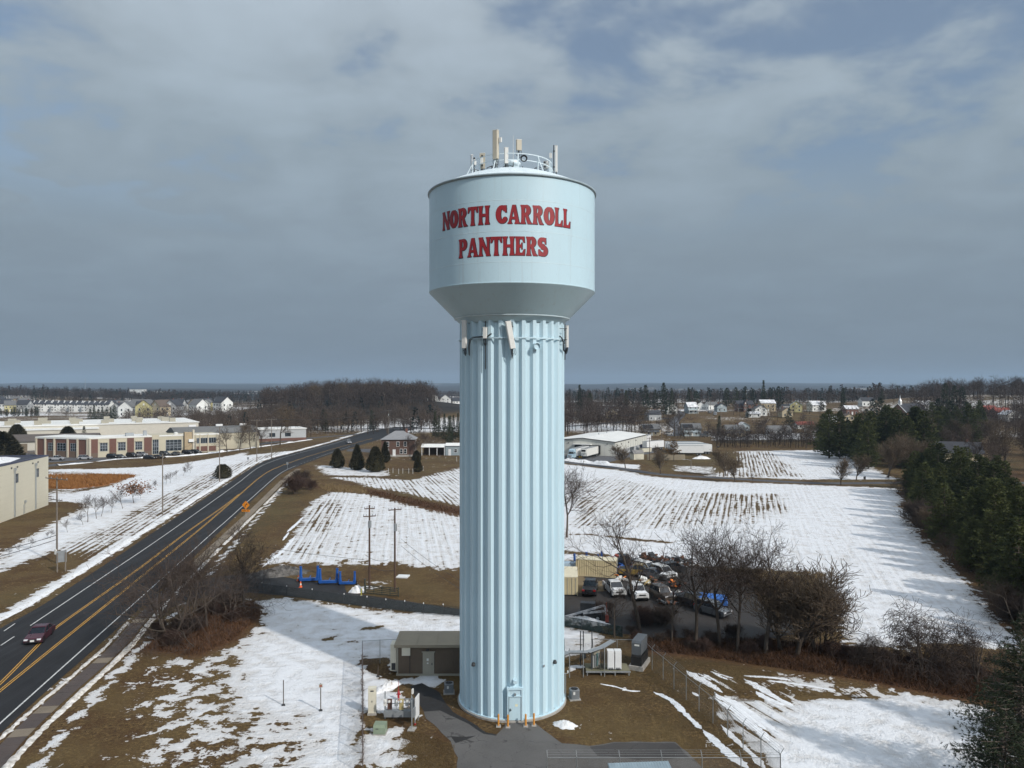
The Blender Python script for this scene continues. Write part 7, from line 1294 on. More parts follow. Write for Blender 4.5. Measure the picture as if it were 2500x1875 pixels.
X, Y = G(103, 1567); car('sedan', 'dark maroon sedan driving towards the camera on the main road', X - .9, Y + 1.0, 180 - 14, p_mar, name='maroon_sedan', plate=True, z=.034)
X, Y = G(852, 1083); car('suv', 'silver suv crossing near the bend of the main road', X, Y, 160, p_sil, z=.05, name='silver_suv')
for k, (kind, px, py, hd, m, lb) in enumerate((('pickup', 137, 1123, 80, p_sil, 'silver pickup parked before the brick curved wing'), ('suv', 208, 1121, 82, p_sil, 'grey-blue suv parked at the office corner'), ('suv', 275, 1113, 110, p_blk, 'black suv in the first car park row'), ('sedan', 293, 1113, 112, p_gry, 'dark grey car beside the black suv'), ('suv', 322, 1110, 115, p_blk, 'large black suv in the middle of the car park'), ('suv', 346, 1108, 112, p_sil, 'silver suv next to the large black one'), ('sedan', 366, 1115, 100, p_blk, 'low black car at the car park kerb'), ('sedan', 388, 1114, 100, p_brn, 'dark brown car at the car park kerb'), ('suv', 402, 1106, 120, p_gry, 'grey suv before the large office window'), ('sedan', 432, 1106, 105, p_gry, 'grey sedan parked by the entrance tower'), ('suv', 458, 1103, 110, p_blk, 'black suv under the entrance canopy'), ('suv', 478, 1102, 110, p_blk, 'second black suv under the entrance canopy'), ('suv', 30, 1101, 60, p_gry, 'dark grey suv by the garage roller door'), ('sedan', 42, 1112, 70, p_blk, 'black car at the garage corner'), ('sedan', 58, 1122, 80, p_blu, 'dark blue car behind the pale block'), ('sedan', 84, 1118, 80, p_blk, 'black car in the shade behind the pale block'), ('suv', 548, 1094, 45, p_gry, 'grey suv on the service road'))): X, Y = G(px, py + (5.5 if 270 < px < 500 else 1)); car(kind, lb, X, Y, hd, m, group='cars in the office car park', sc_=1.06)
for k, (px, Y, m) in enumerate(((1746, 600, p_wht), (1745, 585, p_sil), (1733, 610, p_gry))): X = XA(px, Y); car('suv', '%s vehicle on the town street' % ('white', 'silver', 'grey')[k], X, Y, 180, m, z=float(terr(X, Y)) + .1, group='cars on the town street')
for k, (px, Y, m) in enumerate(((1632, 440, p_wht), (1726, 445, p_blk), (1739, 440, p_wht), (1720, 425, p_gry))): X = XA(px, Y); car('suv', '%s vehicle from the warehouse between the trailer homes' % ORD[k], X, Y, 80, m, z=.02, group='cars between the homes')
# scrap yard vehicles
for kind, px, py, hd, m, lb, sn in (('pickup', 1441, 1447, 10, p_blk, 'black covered pickup beside the container doors', False), ('pickup', 1499, 1448, 172, p_wht, 'white pickup with open bed facing the camera', True), ('jeep', 1557, 1460, 172, p_wht, 'white off-road car with dark window openings', True), ('jeep', 1618, 1465, 160, p_brn, 'stripped brown cab with empty windows', False), ('pickup', 1690, 1480, 150, p_blk, 'black truck half hidden by branches', False), ('pickup', 1556, 1406, 105, p_gold, 'dull gold pickup lying behind the white ones', False), ('suv', 1578, 1398, 140, p_wht, 'white wreck behind the gold pickup', False), ('sedan', 1597, 1412, 120, p_gry, 'grey car wreck among scrap parts', True), ('suv', 1618, 1408, 150, p_wht, 'small white wreck with dark rear window', False), ('pickup', 1520, 1382, 95, p_blk, 'dark truck chassis behind the container', False), ('suv', 1640, 1398, 60, p_blk, 'black wreck at the back of the scrap yard', False), ('suv', 1740, 1500, 140, p_gry, 'grey wreck beside the blue tarpaulin', False)): X, Y = G(px, py); car(kind, lb, X, Y, hd, m, group='wrecks in the scrap yard', snow=sn)
rs = random.Random(2)
def scrap(label, px, py, m, n=9, s=1.0, name='scrap_pile'):
    X, Y = G(px, py); o = thing(name, label, 'scrap', (X, Y, 0), rs.uniform(0, 3))
    for k in range(int(n * 1.7)):
        a = MB().box(0, 0, 0, rs.uniform(.3, 1.3) * s, rs.uniform(.1, .6) * s, rs.uniform(.06, .3) * s).build('scrap_piece', rs.choice(m), o); a.location = (rs.uniform(-1.4, 1.4) * s, rs.uniform(-1.1, 1.1) * s, rs.uniform(.2, .8) * s); a.rotation_euler = (rs.uniform(-.5, .5), rs.uniform(-.5, .5), rs.uniform(0, 3))
m_rust = mat('rust', (.13, .055, .03), .9, var=.3, vs=3); m_redc = mat('faded_red', (.28, .06, .04), .7)
scrap('heap of orange plastic barriers behind the white pickup', 1522, 1420, [p_org, m_offw], 7, .9); scrap('orange wire scrap at the end of the wreck row', 1650, 1432, [m_rust, p_org, m_redc, m_gate], 12, .9); scrap('heap of car parts behind the white off-road car', 1585, 1425, [m_trim, m_rust, m_offw, p_gold, m_gate], 16, 1.1); scrap('faded red machine beside the larger container', 1518, 1370, [m_redc, m_cream, m_trim, m_redc], 12, 1.2); scrap('dark scrap heap at the back of the yard', 1590, 1375, [m_trim, m_rust, m_steel_d], 16, 1.5); scrap('dark scrap heap behind the branches', 1655, 1380, [m_trim, m_rust, m_steel_d, m_grey_d], 16, 1.5); scrap('blue steel parts beside the gold pickup', 1528, 1392, [p_bluem, m_trim], 8, .9); scrap('pale scrap beside the stripped cab', 1648, 1455, [m_offw, m_snow, m_grey_d], 8, .8); scrap('mixed scrap in front of the black truck', 1632, 1478, [m_rust, m_trim, m_grey_d], 10, .9)
X, Y = G(1738, 1484); o = thing('tarpaulin_load', 'trailer load under a bright blue tarpaulin', 'trailer', (X, Y, 0), R(-18)); m_tarp = mat('blue_tarp', (.03, .13, .42), .45, var=.2, vs=2, bump=.5, bs=3); MB().add([(-2, -1, .7), (2, -1, .7), (2, 1, .7), (-2, 1, .7), (-1.8, -.85, 1.5), (1.9, -.8, 1.35), (1.8, .8, 1.6), (-1.7, .8, 1.7), (0, 0, 1.9)], [(0, 1, 5, 4), (1, 2, 6, 5), (2, 3, 7, 6), (3, 0, 4, 7), (4, 5, 8), (5, 6, 8), (6, 7, 8), (7, 4, 8)]).build('tarpaulin', m_tarp, o); MB().bb(-2.1, 2.1, -1, 1, .55, .69).build('deck', m_trim, o)
for s in (-1, 1): wv = MB().bar((0, s * 1.0, .35), (0, s * 1.2, .35), .35, n=16).build('wheel', m_tyre, o); MB().bar((0, s * 1.19, .35), (0, s * 1.22, .35), .2, n=12).build('rim', m_rimm, wv)
def container(label, px, py, L_, rz, ends=True):
    X, Y = G(px, py); o = thing('shipping_container', label, 'container', (X, Y, .02), rz, 'beige shipping containers'); m_c = mat('container_beige', (.54, .45, .275), .55, var=.07, vs=.5); W, H = 2.44, 2.6; MB().bb(.06, L_ - .06, .06, W - .06, .12, H - .06).build('shell', m_c, o); MB().bb(0, L_, 0, W, H - .09, H).build('roof', mat('container_roof', (.70, .63, .46), .6, var=.1, vs=.6), o)
    for x_ in (.06, L_ - .06):
        for y_ in (.06, W - .06): MB().box(x_, y_, H / 2, .13, .13, H).build('corner_post', m_c, o)
    MB().bb(0, L_, 0, .1, 0, .16).build('bottom_rail', m_c, o); MB().bb(0, L_, W - .1, W, 0, .16).build('bottom_rail', m_c, o)
    n = int(L_ / .28); rib = MB().prism([(0, -.0), (.06, -.055), (.15, -.055), (.21, 0)], .16, H - .1).mesh('side_rib', m_c)
    for k in range(n): link('side_rib', rib, o, (.12 + k * (L_ - .3) / n, .062, 0)); q = link('side_rib', rib, o, (.33 + k * (L_ - .3) / n, W - .062, 0)); q.rotation_euler = (0, 0, math.pi)
    for s in (0, 1):
        d = MB().bb(-.03, .05, .1 + s * 1.12, 1.2 + s * 1.12, .15, H - .12).build('door', m_c, o)
        for j in range(2): MB().bar((-.06, .35 + s * 1.12 + j * .5, .16), (-.06, .35 + s * 1.12 + j * .5, H - .12), .028, n=6).build('lock_bar', m_galv, d)
        for j in range(5): MB().bb(-.045, -.03, .14 + s * 1.12, 1.16 + s * 1.12, .35 + .48 * j, .41 + .48 * j).build('door_rib', m_c, d)
    return o
a = container('larger beige shipping container standing sideways in the scrap yard', 1516, 1410, 6.1, R(165)); a.rotation_euler = (0, 0, R(-14)); a.location = (*G(1401, 1400), .02)
# its doors face the sunny end: mirror by turning the copy round
a.rotation_euler = (0, 0, R(166)); X, Y = G(1503, 1412); a.location = (X + .6, Y + 2.4, .02)
b = container('smaller beige shipping container with doors facing the camera', 1376, 1452, 6.1, R(84)); X, Y = G(1412, 1455); b.location = (X - .05, Y, .02); b.rotation_euler = (0, 0, R(86))
X, Y = G(1392, 1400); o = thing('covered_trailer', 'pale blue tarpaulined crate between the two containers', 'trailer', (X, Y, 0), 0); MB().box(0, 0, 1.0, 2.6, 1.6, 1.5, 0, .92).build('cover', mat('pale_blue_tarp', (.36, .46, .54), .6), o); MB().box(0, 0, .18, 2.7, 1.7, .24).build('base', m_trim, o)
# blue tow dollies
def dolly(label, px, py, rz, s=1.0):
    X, Y = G(px, py); o = thing('tow_dolly', label, 'trailer', (X, Y, .02), rz, 'blue tow dollies'); o.scale = (s,) * 3; MB().bb(-1.25, 1.25, -.24, .24, .22, .56).build('cross_beam', p_bluem, o)
    for q in (-1.15, 1.15):
        MB().bar((q, 0, .4), (q * 1.03, .1, 2.1), .24, .17, 6).build('upright', p_bluem, o); MB().bb(q - .22, q + .22, -.2, .25, .3, .8).build('wheel_guard', p_bluem, o); wv = MB().bar((q * 1.22 - .1, .3, .3), (q * 1.22 + .1, .3, .3), .3, n=14).build('wheel', m_tyre, o); MB().bar((q * 1.22 - .11, .3, .3), (q * 1.22 + .11, .3, .3), .15, n=10).build('rim', m_galv, wv); MB().box(q * 1.03, .1, 2.15, .35, .22, .16).build('head', p_bluem, o)
    MB().bar((0, 0, .4), (0, 1.6, .5), .09, n=6).build('tow_bar', p_bluem, o); MB().bb(-1.2, -.9, -.2, -.16, .36, .46).bb(.3, .6, -.2, -.16, .36, .46).build('reflector', m_lamp, o); MB().bb(-.9, .9, .3, .6, .3, .42).build('ramp', p_bluem, o)
for k, (px, py, s) in enumerate(((755, 1421, 1.05), (802, 1427, 1.05), (848, 1429, .9))): dolly('%s blue tow dolly from the traffic cones' % ORD[k], px, py, R(8 - 3 * k), s)
for k, (px, py) in enumerate(((1418, 1388), (1466, 1388))): o = dolly('%s blue tow dolly behind the containers' % ORD[k], px, py - 4, R(30 + 40 * k), 1.0)
def cone(label, px, py): X, Y = G(px, py); o = thing('traffic_cone', label, 'traffic cone', (X, Y, .02), 0, 'traffic cones'); MB().lathe([(.19, .03), (.13, .35), (.05, .85), (.02, .86)], 14).build('cone', mat('cone_orange', (.75, .14, .04), .5), o, True); MB().box(0, 0, .02, .46, .46, .04).build('base', MATS['cone_orange'], o); MB().lathe([(.137, .33), (.10, .55)], 14).build('stripe', m_whitem, o)
cone('farther traffic cone beside the blue dollies', 728, 1418); cone('nearer traffic cone beside the blue dollies', 734, 1434)
# snow-dusted boom trailer and red pump in front of the scrap yard
X, Y = G(1445, 1512); o = thing('boom_trailer', 'snow-dusted boom lift folded beside the dark lane', 'lift', (X, Y, 0), R(-12)); MB().bb(-1.4, .4, -.5, .5, .9, 2.1).build('cab', m_steel_d, o); MB().bb(-1.8, 1.2, -.7, .7, .4, .9).build('chassis', m_trim, o)
for a_, b_ in (((-3.6, -.7, .2), (1.6, -.6, 2.0)), ((1.6, -.6, 2.0), (2.0, -.6, .5)), ((-1.0, -.7, .9), (2.0, -.65, 1.4))): MB().bar(a_, b_, .16, n=4).build('boom', mat('snowy_steel', (.45, .45, .46), .8, var=.4, vs=4), o)
for q in (-1.2, .8): wv = MB().bar((q, -.85, .4), (q, -.65, .4), .4, n=14).build('wheel', m_tyre, o); MB().bar((q, -.86, .4), (q, -.64, .4), .2, n=10).build('rim', m_galv, wv)
X, Y = G(1482, 1522); o = thing('red_pump', 'narrow red machine standing in snow by the lane', 'machine', (X, Y, 0)); MB().bb(-.2, .2, -.2, .2, .2, 1.0).build('body', m_redc, o); MB().bar((0, 0, 1), (-.1, 0, 2.6), .06, .04, 6).build('handle', m_redc, o); MB().bb(-.35, .35, -.3, .3, 0, .2).build('base', m_trim, o)
# lorries at the warehouse
def semi_trailer(label, X, Y, rz, L_=14.6, m=m_whitem, reefer=False, logo=False, group='semi-trailers', roofm=None):
    o = thing('semi_trailer', label, 'trailer', (X, Y, .02), rz, group); MB().bb(0, L_, -1.28, 1.28, 1.15, 4.05).build('box', m, o); MB().bb(0, L_, -1.3, 1.3, 4.05, 4.09).build('roof', roofm or mat('dull_aluminium', (.30, .305, .30), .6, .3, var=.2, vs=.4), o); MB().bb(.05, L_ - .05, -1.29, 1.29, 1.05, 1.16).build('side_rail', m_galv, o)
    for x_ in (L_ - 1.3, L_ - 2.6):
        for s in (-1, 1): wv = MB().bar((x_, s * .75, .5), (x_, s * 1.22, .5), .5, n=16).build('wheel', m_tyre, o); MB().bar((x_, s * 1.2, .5), (x_, s * 1.24, .5), .26, n=12).build('rim', m_galv, wv)
    for s in (-1, 1): MB().bb(2.4, 2.6, s * .8 - .08, s * .8 + .08, .05, 1.1).build('landing_leg', m_steel_d, o)
    MB().bb(L_ - 3.4, L_ - .4, -.9, .9, .7, 1.05).build('bogie', m_trim, o); MB().bb(L_, L_ + .05, -1.2, 1.2, 1.2, 4.0).build('rear_door', m_galv, o)
    if reefer: MB().bb(-.5, 0, -1.0, 1.0, 2.3, 3.8).build('cooling_unit', m_offw, o); MB().bb(-.52, -.5, -.85, .85, 2.9, 3.7).build('grille', m_trim, o)
    if logo: MB().lathe([(.34, 0), (.5, 0)], 20).build('emblem', m_grey_d, o); e = o.children[-1]; e.location = (L_ - 4, -1.29, 2.7); e.rotation_euler = (R(90), 0, 0)
    return o
aw = math.atan2(44, 20); ux, uy = math.cos(aw), math.sin(aw); P0 = lambda a, b: (42.3 + ux * a - uy * b, 308 + uy * a + ux * b)     # along the long wall, across the gable
X, Y = P0(-15.8, 8.0); semi_trailer('cream reefer trailer with printed side backed to the dock', X, Y, aw, 14.6, m_offw, True); o = bpy.context.scene.objects[-1] if False else None
X, Y = P0(-15.8, 12.0); semi_trailer('pale blue-white reefer trailer coupled to the lorry cab', X, Y, aw, 14.6, m_whitem, True)
X, Y = P0(-19.6, 12.0); o = thing('lorry_cab', 'pale blue long-nosed lorry cab at the loading yard', 'truck', (X, Y, .02), aw); m_cab = paintm('cab_blue', (.42, .56, .64))
MB().prismx([(-1.2, .7), (-1.2, 2.2), (-1.05, 3.6), (1.05, 3.6), (1.2, 2.2), (1.2, .7)], .2, 2.6).build('cab', m_cab, o); MB().bb(-1.6, .2, -.95, .95, .7, 2.0).build('bonnet', m_cab, o); MB().add([(.15, -1.05, 2.2), (.15, 1.05, 2.2), (.19, .95, 2.95), (.19, -.95, 2.95)], [(0, 3, 2, 1)]).build('windscreen', m_carglass, o); MB().bb(-1.65, -1.58, -.6, .6, .9, 1.8).build('grille', m_galv, o); MB().bb(-1.75, -1.5, -1.15, 1.15, .45, .8).build('bumper', m_galv, o); MB().add([(.2, -1.0, 3.6), (.2, 1.0, 3.6), (2.6, 1.0, 3.6), (2.6, -1.0, 3.6), (1.0, -.85, 4.0), (1.0, .85, 4.0), (2.6, .9, 4.05), (2.6, -.9, 4.05)], [(0, 1, 5, 4), (1, 2, 6, 5), (2, 3, 7, 6), (3, 0, 4, 7), (4, 5, 6, 7)]).build('wind_deflector', m_cab, o); MB().bb(2.6, 5.8, -.5, .5, .7, 1.05).build('chassis', m_trim, o)
for s in (-1, 1): MB().box(-1.5, s * .85, 1.2, .15, .3, .3).build('headlight', m_lamp, o); MB().bb(.5, 1.5, s * 1.21 - .01, s * 1.21 + .01, 2.2, 2.9).build('side_window', m_carglass, o)
for x_ in (-.9, 3.6, 4.9):
    for s in (-1, 1): wv = MB().bar((x_, s * .75, .5), (x_, s * 1.2, .5), .5, n=16).build('wheel', m_tyre, o); MB().bar((x_, s * 1.18, .5), (x_, s * 1.22, .5), .26, n=12).build('rim', m_galv, wv)
X, Y = G(1417, 1119); o = thing('barrier_blocks', 'yellow wheel chock stand beside the lorry trailer', 'barrier', (X, Y, 0)); MB().bb(-.7, -.1, 0, .3, 0, 1.0).bb(.1, .7, 0, .3, 0, 1.0).build('block', mat('chock_yellow', (.55, .33, .03), .6), o); MB().bb(-.8, .8, -.05, .35, 0, .12).build('base', m_trim, o)
for k in range(6): semi_trailer('%s stored semi-trailer counting back from the field' % ORD[k], XA(1738, 318 + 3.4 * k) - 14.8 - 1.2 * k, 318 + 3.4 * k, R(1.5), 14.6, m_whitem, group='stored semi-trailers in a row', roofm=(MATS['white_membrane'], m_galv, m_grey)[k % 3])
semi_trailer('white trailer with round emblem in front of the stored row', XA(1716, 313) - 12.6, 312.6, R(-2), 12.5, m_whitem, logo=True)
semi_trailer('white trailer with teal lettering at the warehouse end', XA(1612, 330) - 6, 335, R(40), 12, m_whitem); X, Y = G(1596, 1090); semi_trailer('white trailer parked behind the warehouse corner', X - 2, Y + 14, R(70), 12, m_whitem)
def skip(label, px, py, m, rz): X, Y = G(px, py); o = thing('skip_container', label, 'dumpster', (X, Y, 0), rz, 'dumpsters beside the warehouse'); MB().add([(-2.4, -1, .15), (2.4, -1, .15), (2.4, 1, .15), (-2.4, 1, .15), (-2.7, -1.1, 1.9), (2.7, -1.1, 1.9), (2.7, 1.1, 1.9), (-2.7, 1.1, 1.9)], [(0, 1, 5, 4), (1, 2, 6, 5), (2, 3, 7, 6), (3, 0, 4, 7), (3, 2, 1, 0), (4, 5, 6, 7)]).build('body', m, o); [MB().bb(q, q + .12, -1.16, -1.0, .2, 1.85).build('rib', m, o) for q in (-2, -1, 0, 1, 2)]; MB().bb(-2.7, 2.7, -1.15, 1.15, 1.9, 1.98).build('lid', m_trim, o)
skip('grey dumpster behind the vase-shaped tree', 1537, 1102, m_grey_d, R(60)); skip('dark blue dumpster by the warehouse wall', 1560, 1095, mat('navy_steel', (.02, .025, .05), .6), R(62)); skip('cream dumpster beside the small shed', 1576, 1104, m_cream, R(30))
# ---------------------------------------------------------------- poles, wires, signs
m_pole = mat('weathered_pole', (.17, .145, .12), .9, var=.2, vs=4); m_pole_b = mat('brown_pole', (.085, .05, .034), .85, var=.2, vs=4); m_wire = mat('wire', (.03, .03, .032), .6); m_ins = mat('insulator', (.35, .36, .38), .3)
POLES = {}
def pole(key, label, X, Y, H, m=m_pole, arms=((.3, 1.2),), rz=0, extra=None, r=.16, group='utility poles', z0=None):
    z = float(terr(X, Y)) if z0 is None else z0; o = thing('utility_pole', label, 'utility pole', (X, Y, z), rz, group); MB().bar((0, 0, -.2), (0, 0, H), r, r * .7, 8).build('shaft', m, o); tips = []
    for dz, hw in arms:
        a = MB().bb(-hw, hw, -.14, -.04 + .0, H - dz - .06, H - dz + .07).build('cross_arm', m, o)
        for q in (-1, -.5, .5, 1): MB().bar((q * hw * .95, -.09, H - dz + .07), (q * hw * .95, -.09, H - dz + .3), .05, n=6).build('insulator', m_ins, a)
        for q in (-1, 0, 1): tips.append((X + math.cos(rz) * q * hw * .95, Y + math.sin(rz) * q * hw * .95, z + H - dz + .3))
    if extra == 'can': c = MB().bar((0, -.32, H - 3.2), (0, -.32, H - 2.2), .24, n=12).build('transformer', m_galv, o)
    if extra == 'box': MB().bb(-.2, .2, -.32, -.12, 1.5, 2.3).build('box', m_offw, o)
    if extra == 'lamp': MB().path([(0, 0, H - .6), (-1.2, 0, H - .3), (-2.2, 0, H - .25)], .05).build('lamp_arm', m_galv, o); MB().bb(-2.8, -2.1, -.12, .12, H - .35, H - .2).build('lamp_head', m_galv, o)
    POLES[key] = tips or [(X, Y, z + H - .2)]; return o
def ppole(key, label, px, py0, py1, **kw): X, Y, H = at_photo(px, py0, py1); return pole(key, label, X, Y, H, **kw)
ppole('a', 'grey pole with wide cross-arm nearest the camera on the far roadside', 139, 1375, 1164, arms=((.35, 3.0), (3.8, 1.6)), rz=R(-28), extra='box'); ppole('b', 'grey pole standing in the snow halfway along the road', 397, 1256, 1108, arms=()); ppole('c', 'grey pole beside the dense dark bush', 536, 1176, 1041, arms=((.4, 1.2), (6.0, .9)), rz=.1); ppole('d', 'first pole of the pair beyond the bush', 627, 1128, 1024, arms=((.4, 2.0), (3.2, 1.2)), rz=.1); ppole('e', 'second pole of the pair beyond the bush', 663, 1119, 1022, arms=((.4, 2.0), (3.2, 1.2)), rz=.1); ppole('f', 'tall pole beside the brick house', 949, 1064, 1001, arms=((.4, 1.6), (4, .8)), extra='can')
ppole('g', 'dark brown pole with cross-arms above the stock gate', 902, 1437, 1233, m=m_pole_b, arms=((.5, .75), (1.6, .9)), rz=R(20), extra='can'); ppole('h', 'dark brown pole beside the flat white board', 964, 1444, 1240, m=m_pole_b, arms=((.25, .95),), rz=R(25), extra='can')
for k, (px, Y, py1, ex) in enumerate(((1615, 400, 1006, None), (1760, 420, 996, None), (1735, 560, 970, None), (1702, 570, 972, 'lamp'), (1776, 600, 976, None), (1792, 640, 966, None), (1822, 600, 953, 'can'), (1935, 560, 966, None), (1656, 620, 962, None), (1586, 290, 1068, None), (1687, 262, 1120, 'lamp'), (2163, 470, 962, None), (36, 640, 1012, None), (179, 560, 1004, None), (221, 520, 1010, None), (2025, 330, 1030, None), (1412, 520, 1015, None))): X = XA(px, Y); z = float(terr(X, Y)); pole('t%d' % k, '%s background pole counting in order of distance groups' % ORD[k] if False else '%s thin pole among the %s' % (ORD[k], 'town and works buildings'), X, Y, ZA(py1, Y) - z, arms=((.4, 1.1),) if ex is None else (), extra=ex, r=.15, m=m_pole if k != 9 else m_pole_b)
def wire(label, a, b, sag, r=.03, n=14, name='overhead_wire', group='overhead wires'):
    a, b = Vector(a), Vector(b); mb = MB(); pts = []; r *= 1.25
    for i in range(n + 1): t = i / n; p = a.lerp(b, t); p.z -= 4 * sag * t * (1 - t); pts.append(p - a)
    o = mb.path(pts, r, 3).build(name, m_wire); o.location = a; return tag(o, label, 'wire', group)
def span(k1, k2, sag, words, r=.022):
    A_, B_ = POLES[k1], POLES[k2]
    for i in range(min(len(A_), len(B_), 3)): wire('%s wire %s' % (('outer', 'middle', 'inner')[i], words), A_[i], B_[min(i, len(B_) - 1)], sag, r)
span('c', 'd', 1.0, 'from the bush pole to the pole pair', .03); span('e', 'f', 2.2, 'from the pole pair to the brick house pole', .035); span('b', 'c', 1.2, 'between the snow pole and the bush pole', .025)
X, Y, H = POLES['f'][0]; wire('long wire running from the house pole behind the column', POLES['f'][0], (0, 560, 19), 1.5, .04); wire('lower long wire running from the house pole behind the column', (POLES['f'][1][0], POLES['f'][1][1], POLES['f'][1][2] - 4), (0, 560, 16), 1.5, .04)
pa = G(139, 1375); wire('thick upper cable descending from the nearest pole to the picture edge', (pa[0], pa[1], 4.6), (-86, 104, 3.2), .5, .05); wire('thick lower cable descending from the nearest pole to the picture edge', (pa[0], pa[1], 3.9), (-86, 104, 2.3), .5, .05)
g_, h_ = POLES['g'], POLES['h']; wire('short wire between the two dark brown poles', (g_[0][0], g_[0][1], 5.0), (h_[0][0], h_[0][1], 4.6), .5, .02); wire('low black cable sagging between the two dark brown poles', (g_[1][0], g_[1][1], 3.2), (h_[1][0], h_[1][1], 3.0), .3, .03); wire('wire from the dark brown poles towards the tower', (h_[2][0], h_[2][1], 7.4), (-3, 96, 2.6), .7, .018); wire('second wire from the dark brown poles towards the tower', (h_[2][0], h_[2][1], 6.4), (-2, 93, 1.6), .6, .018); wire('wire from the dark brown poles to the road', (g_[0][0], g_[0][1], 4.2), (-62, 130, 5.5), .8, .02)
for a, b, wds in (('t0', 't1', 'over the trailer homes'), ('t3', 't4', 'crossing the town street'), ('t6', 't7', 'over the brick town house'), ('t16', 't0', 'behind the warehouse')): span(a, b, 1.2, wds, .04)
wire('long pale wire crossing in front of the pine grove', (XA(1960, 330), 330, ZA(1014, 330)), (XA(2520, 330), 330, ZA(1020, 330)), 1.2, .05)
# orange curve warning sign with its plate
X, Y = G(600, 1262); o = thing('warning_sign', 'orange diamond curve warning sign with a plate on the verge', 'road sign', (X, Y, 0), R(-14)); m_so = mat('sign_orange', (.80, .26, .01), .45, var=.05); m_ink2 = mat('sign_black', (.015, .013, .012), .5)
MB().bar((0, .04, 0), (0, .04, 3.3), .05, n=6).build('post', m_galv, o); d = MB().add([(-.95, 0, 2.65), (0, 0, 1.7), (.95, 0, 2.65), (0, 0, 3.6), (-.95, .03, 2.65), (0, .03, 1.7), (.95, .03, 2.65), (0, .03, 3.6)], [(0, 1, 2, 3), (7, 6, 5, 4), (0, 4, 5, 1), (1, 5, 6, 2), (2, 6, 7, 3), (3, 7, 4, 0)]).build('sign_plate', m_so, o)
mb = MB()
for a_, b_ in (((-.12, 2.2), (-.12, 2.55)), ((-.12, 2.55), (.06, 2.78)), ((.06, 2.78), (.22, 2.85))): mb.bar((a_[0], -.012, a_[1]), (b_[0], -.012, b_[1]), .075, n=4)
mb.add([(.18, -.02, 3.05), (.18, -.02, 2.66), (.46, -.02, 2.88)], [(0, 1, 2)]); mb.build('curve_arrow', m_ink2, d)
pl = MB().bb(-1.0, 1.0, -.02, .02, 1.15, 1.62).build('speed_plate', m_so, o)
for k in range(7): MB().bb(-.8 + .23 * k, -.68 + .23 * k, -.028, -.02, 1.26, 1.5).build('plate_letter', m_ink2, pl) if k != 4 else None
for k, (px, a, b, lb) in enumerate(((605.5, 1139, 1116, 'small grey sign on the far snowy verge'), (701.5, 1147, 1128, 'small grey sign on the near verge at the bend'), (2111, 1172, 1163, 'tiny dark sign on the snow by the field lane'), (859, 1056, 1048, 'round pale sign beyond the bend'), (908, 1054, 1047, 'second pale sign beyond the bend'))): X, Y, H = at_photo(px, a, b); o = thing('road_sign', lb, 'road sign', (X, Y, 0), 0); MB().bar((0, .03, 0), (0, .03, H), .04, n=6).build('post', m_galv, o); MB().bb(-.35, .35, -.02, .02, H - .9, H).build('sign_plate', m_grey if k != 2 else m_steel_d, o)
X, Y = G(150, 1396); o = thing('notice_board', 'grey notice board on two posts beside the nearest pole', 'sign', (X, Y, 0), R(30))
for q in (-.55, .55): MB().bb(q - .09, q + .09, -.09, .09, 0, 3.0).build('post', m_pole, o)
MB().bb(-.7, .7, .09, .14, 1.5, 3.3).build('board', m_grey, o)
# garden fence posts by the brick house
o = thing('garden_fence', 'row of thin white fence posts in the brick house garden', 'fence', (*G(948, 1156), 0)); ox, oy = G(948, 1156)
for px, py in ((948, 1156), (959.5, 1155), (973.5, 1157), (983.5, 1156), (998, 1156), (1008, 1157), (1033, 1150), (1115, 1126)): X, Y = G(px, py); MB().bar((X - ox, Y - oy, 0), (X - ox, Y - oy, 1.7), .06, n=5).build('post', m_whitem, o)
pts = [G(px, py) for px, py in ((948, 1156), (973.5, 1157), (998, 1156), (1033, 1150))]
for a_, b_ in zip(pts, pts[1:]): MB().bar((a_[0] - ox, a_[1] - oy, 1.3), (b_[0] - ox, b_[1] - oy, 1.3), .02, n=3).build('fence_wire', m_galv, o)
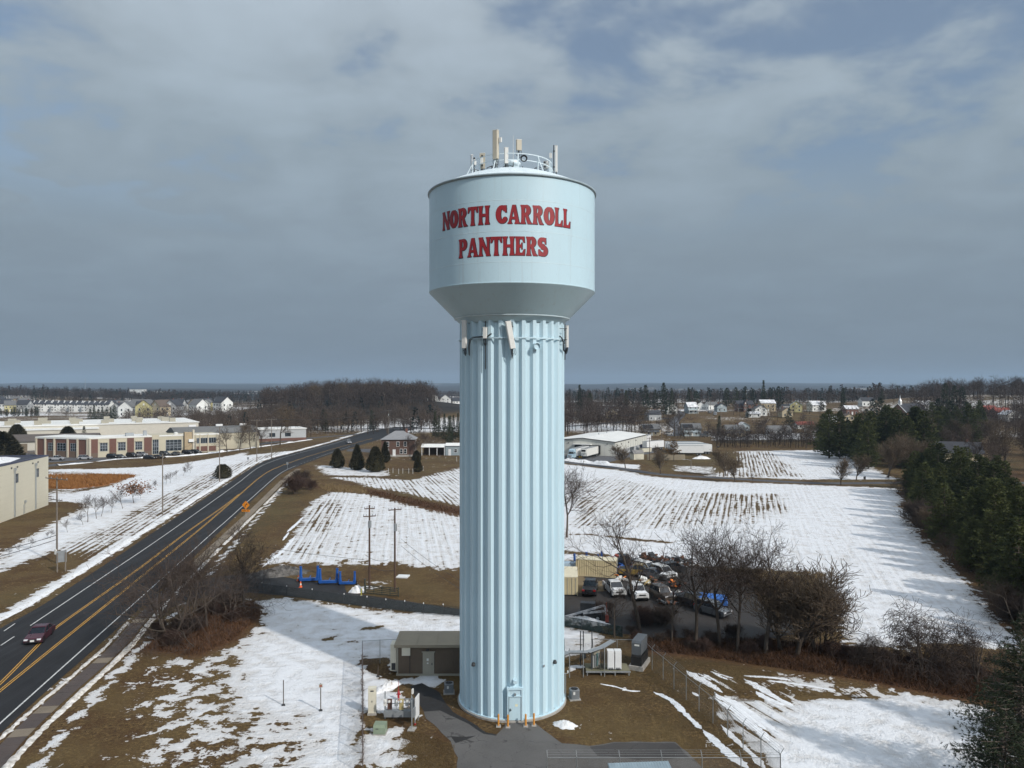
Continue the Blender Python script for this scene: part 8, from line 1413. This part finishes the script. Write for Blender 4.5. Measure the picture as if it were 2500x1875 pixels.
# rail line guard beyond the far field, hedges at the office
o = thing('dark_fence', 'long dark fence between the far field and the homes', 'fence', (*G(1745, 1083), 0)); ox, oy = G(1745, 1083); ex, ey = G(2080, 1076); n = 24
for k in range(n + 1): t = k / n; MB().bar(((ex - ox) * t, (ey - oy) * t, 0), ((ex - ox) * t, (ey - oy) * t, 1.5), .1, n=4).build('post', m_gate, o)
for q in (.5, 1.0, 1.45): MB().bar((0, 0, q), (ex - ox, ey - oy, q), .09, n=4).build('rail', m_gate, o)
m_hedge = leaf_mat('hedge', (.016, .012, .008), (.05, .035, .022), sc_=1.5)
def hedge(label, px0, px1, py, h, d=2.0):
    X0, Y0 = G(px0, py); X1, Y1 = G(px1, py - (px1 - px0) * .07); n = 900; r_ = np.random.RandomState(int(px0)); t = r_.rand(n); C = np.stack([X0 + (X1 - X0) * t + r_.uniform(-d / 2, d / 2, n) * .3, Y0 + (Y1 - Y0) * t + r_.uniform(-d / 2, d / 2, n), r_.rand(n) * h], 1); V, F = blades(C, r_.randn(n, 3) + [0, 0, .6], np.full(n, .5), np.full(n, .22), r_); return tag(link('clipped_hedge', npmesh('clipped_hedge', V, F, m_hedge)), label, 'hedge', 'office hedges')
hedge('dark clipped hedge at the curved wing corner', 219, 246, 1117, 1.6); hedge('dark hedge beside the office entrance', 352, 373, 1101, 1.5); hedge('low hedge under the large office window', 395, 447, 1099, 1.6); hedge('hedge along the two-storey office end', 484, 530, 1095, 1.5)
# ---------------------------------------------------------------- hazy air
hz = MB().bb(-10500, 10500, -450, 16500, -75, 240).build('haze', None); hz.data.materials.clear()
m = bpy.data.materials.new('haze_air'); m.use_nodes = True; t = NT(m.node_tree); t.n.remove(t.n['Principled BSDF']); v = t.node('ShaderNodeVolumePrincipled'); v.inputs['Color'].default_value = (.52, .69, .88, 1); v.inputs['Density'].default_value = .00009; v.inputs['Anisotropy'].default_value = .0
t.l.new(v.outputs[0], t.n['Material Output'].inputs['Volume']); hz.data.materials.append(m); tag(hz, 'thin bluish winter haze over the whole country', 'haze', kind='stuff'); hz['category'] = 'haze'
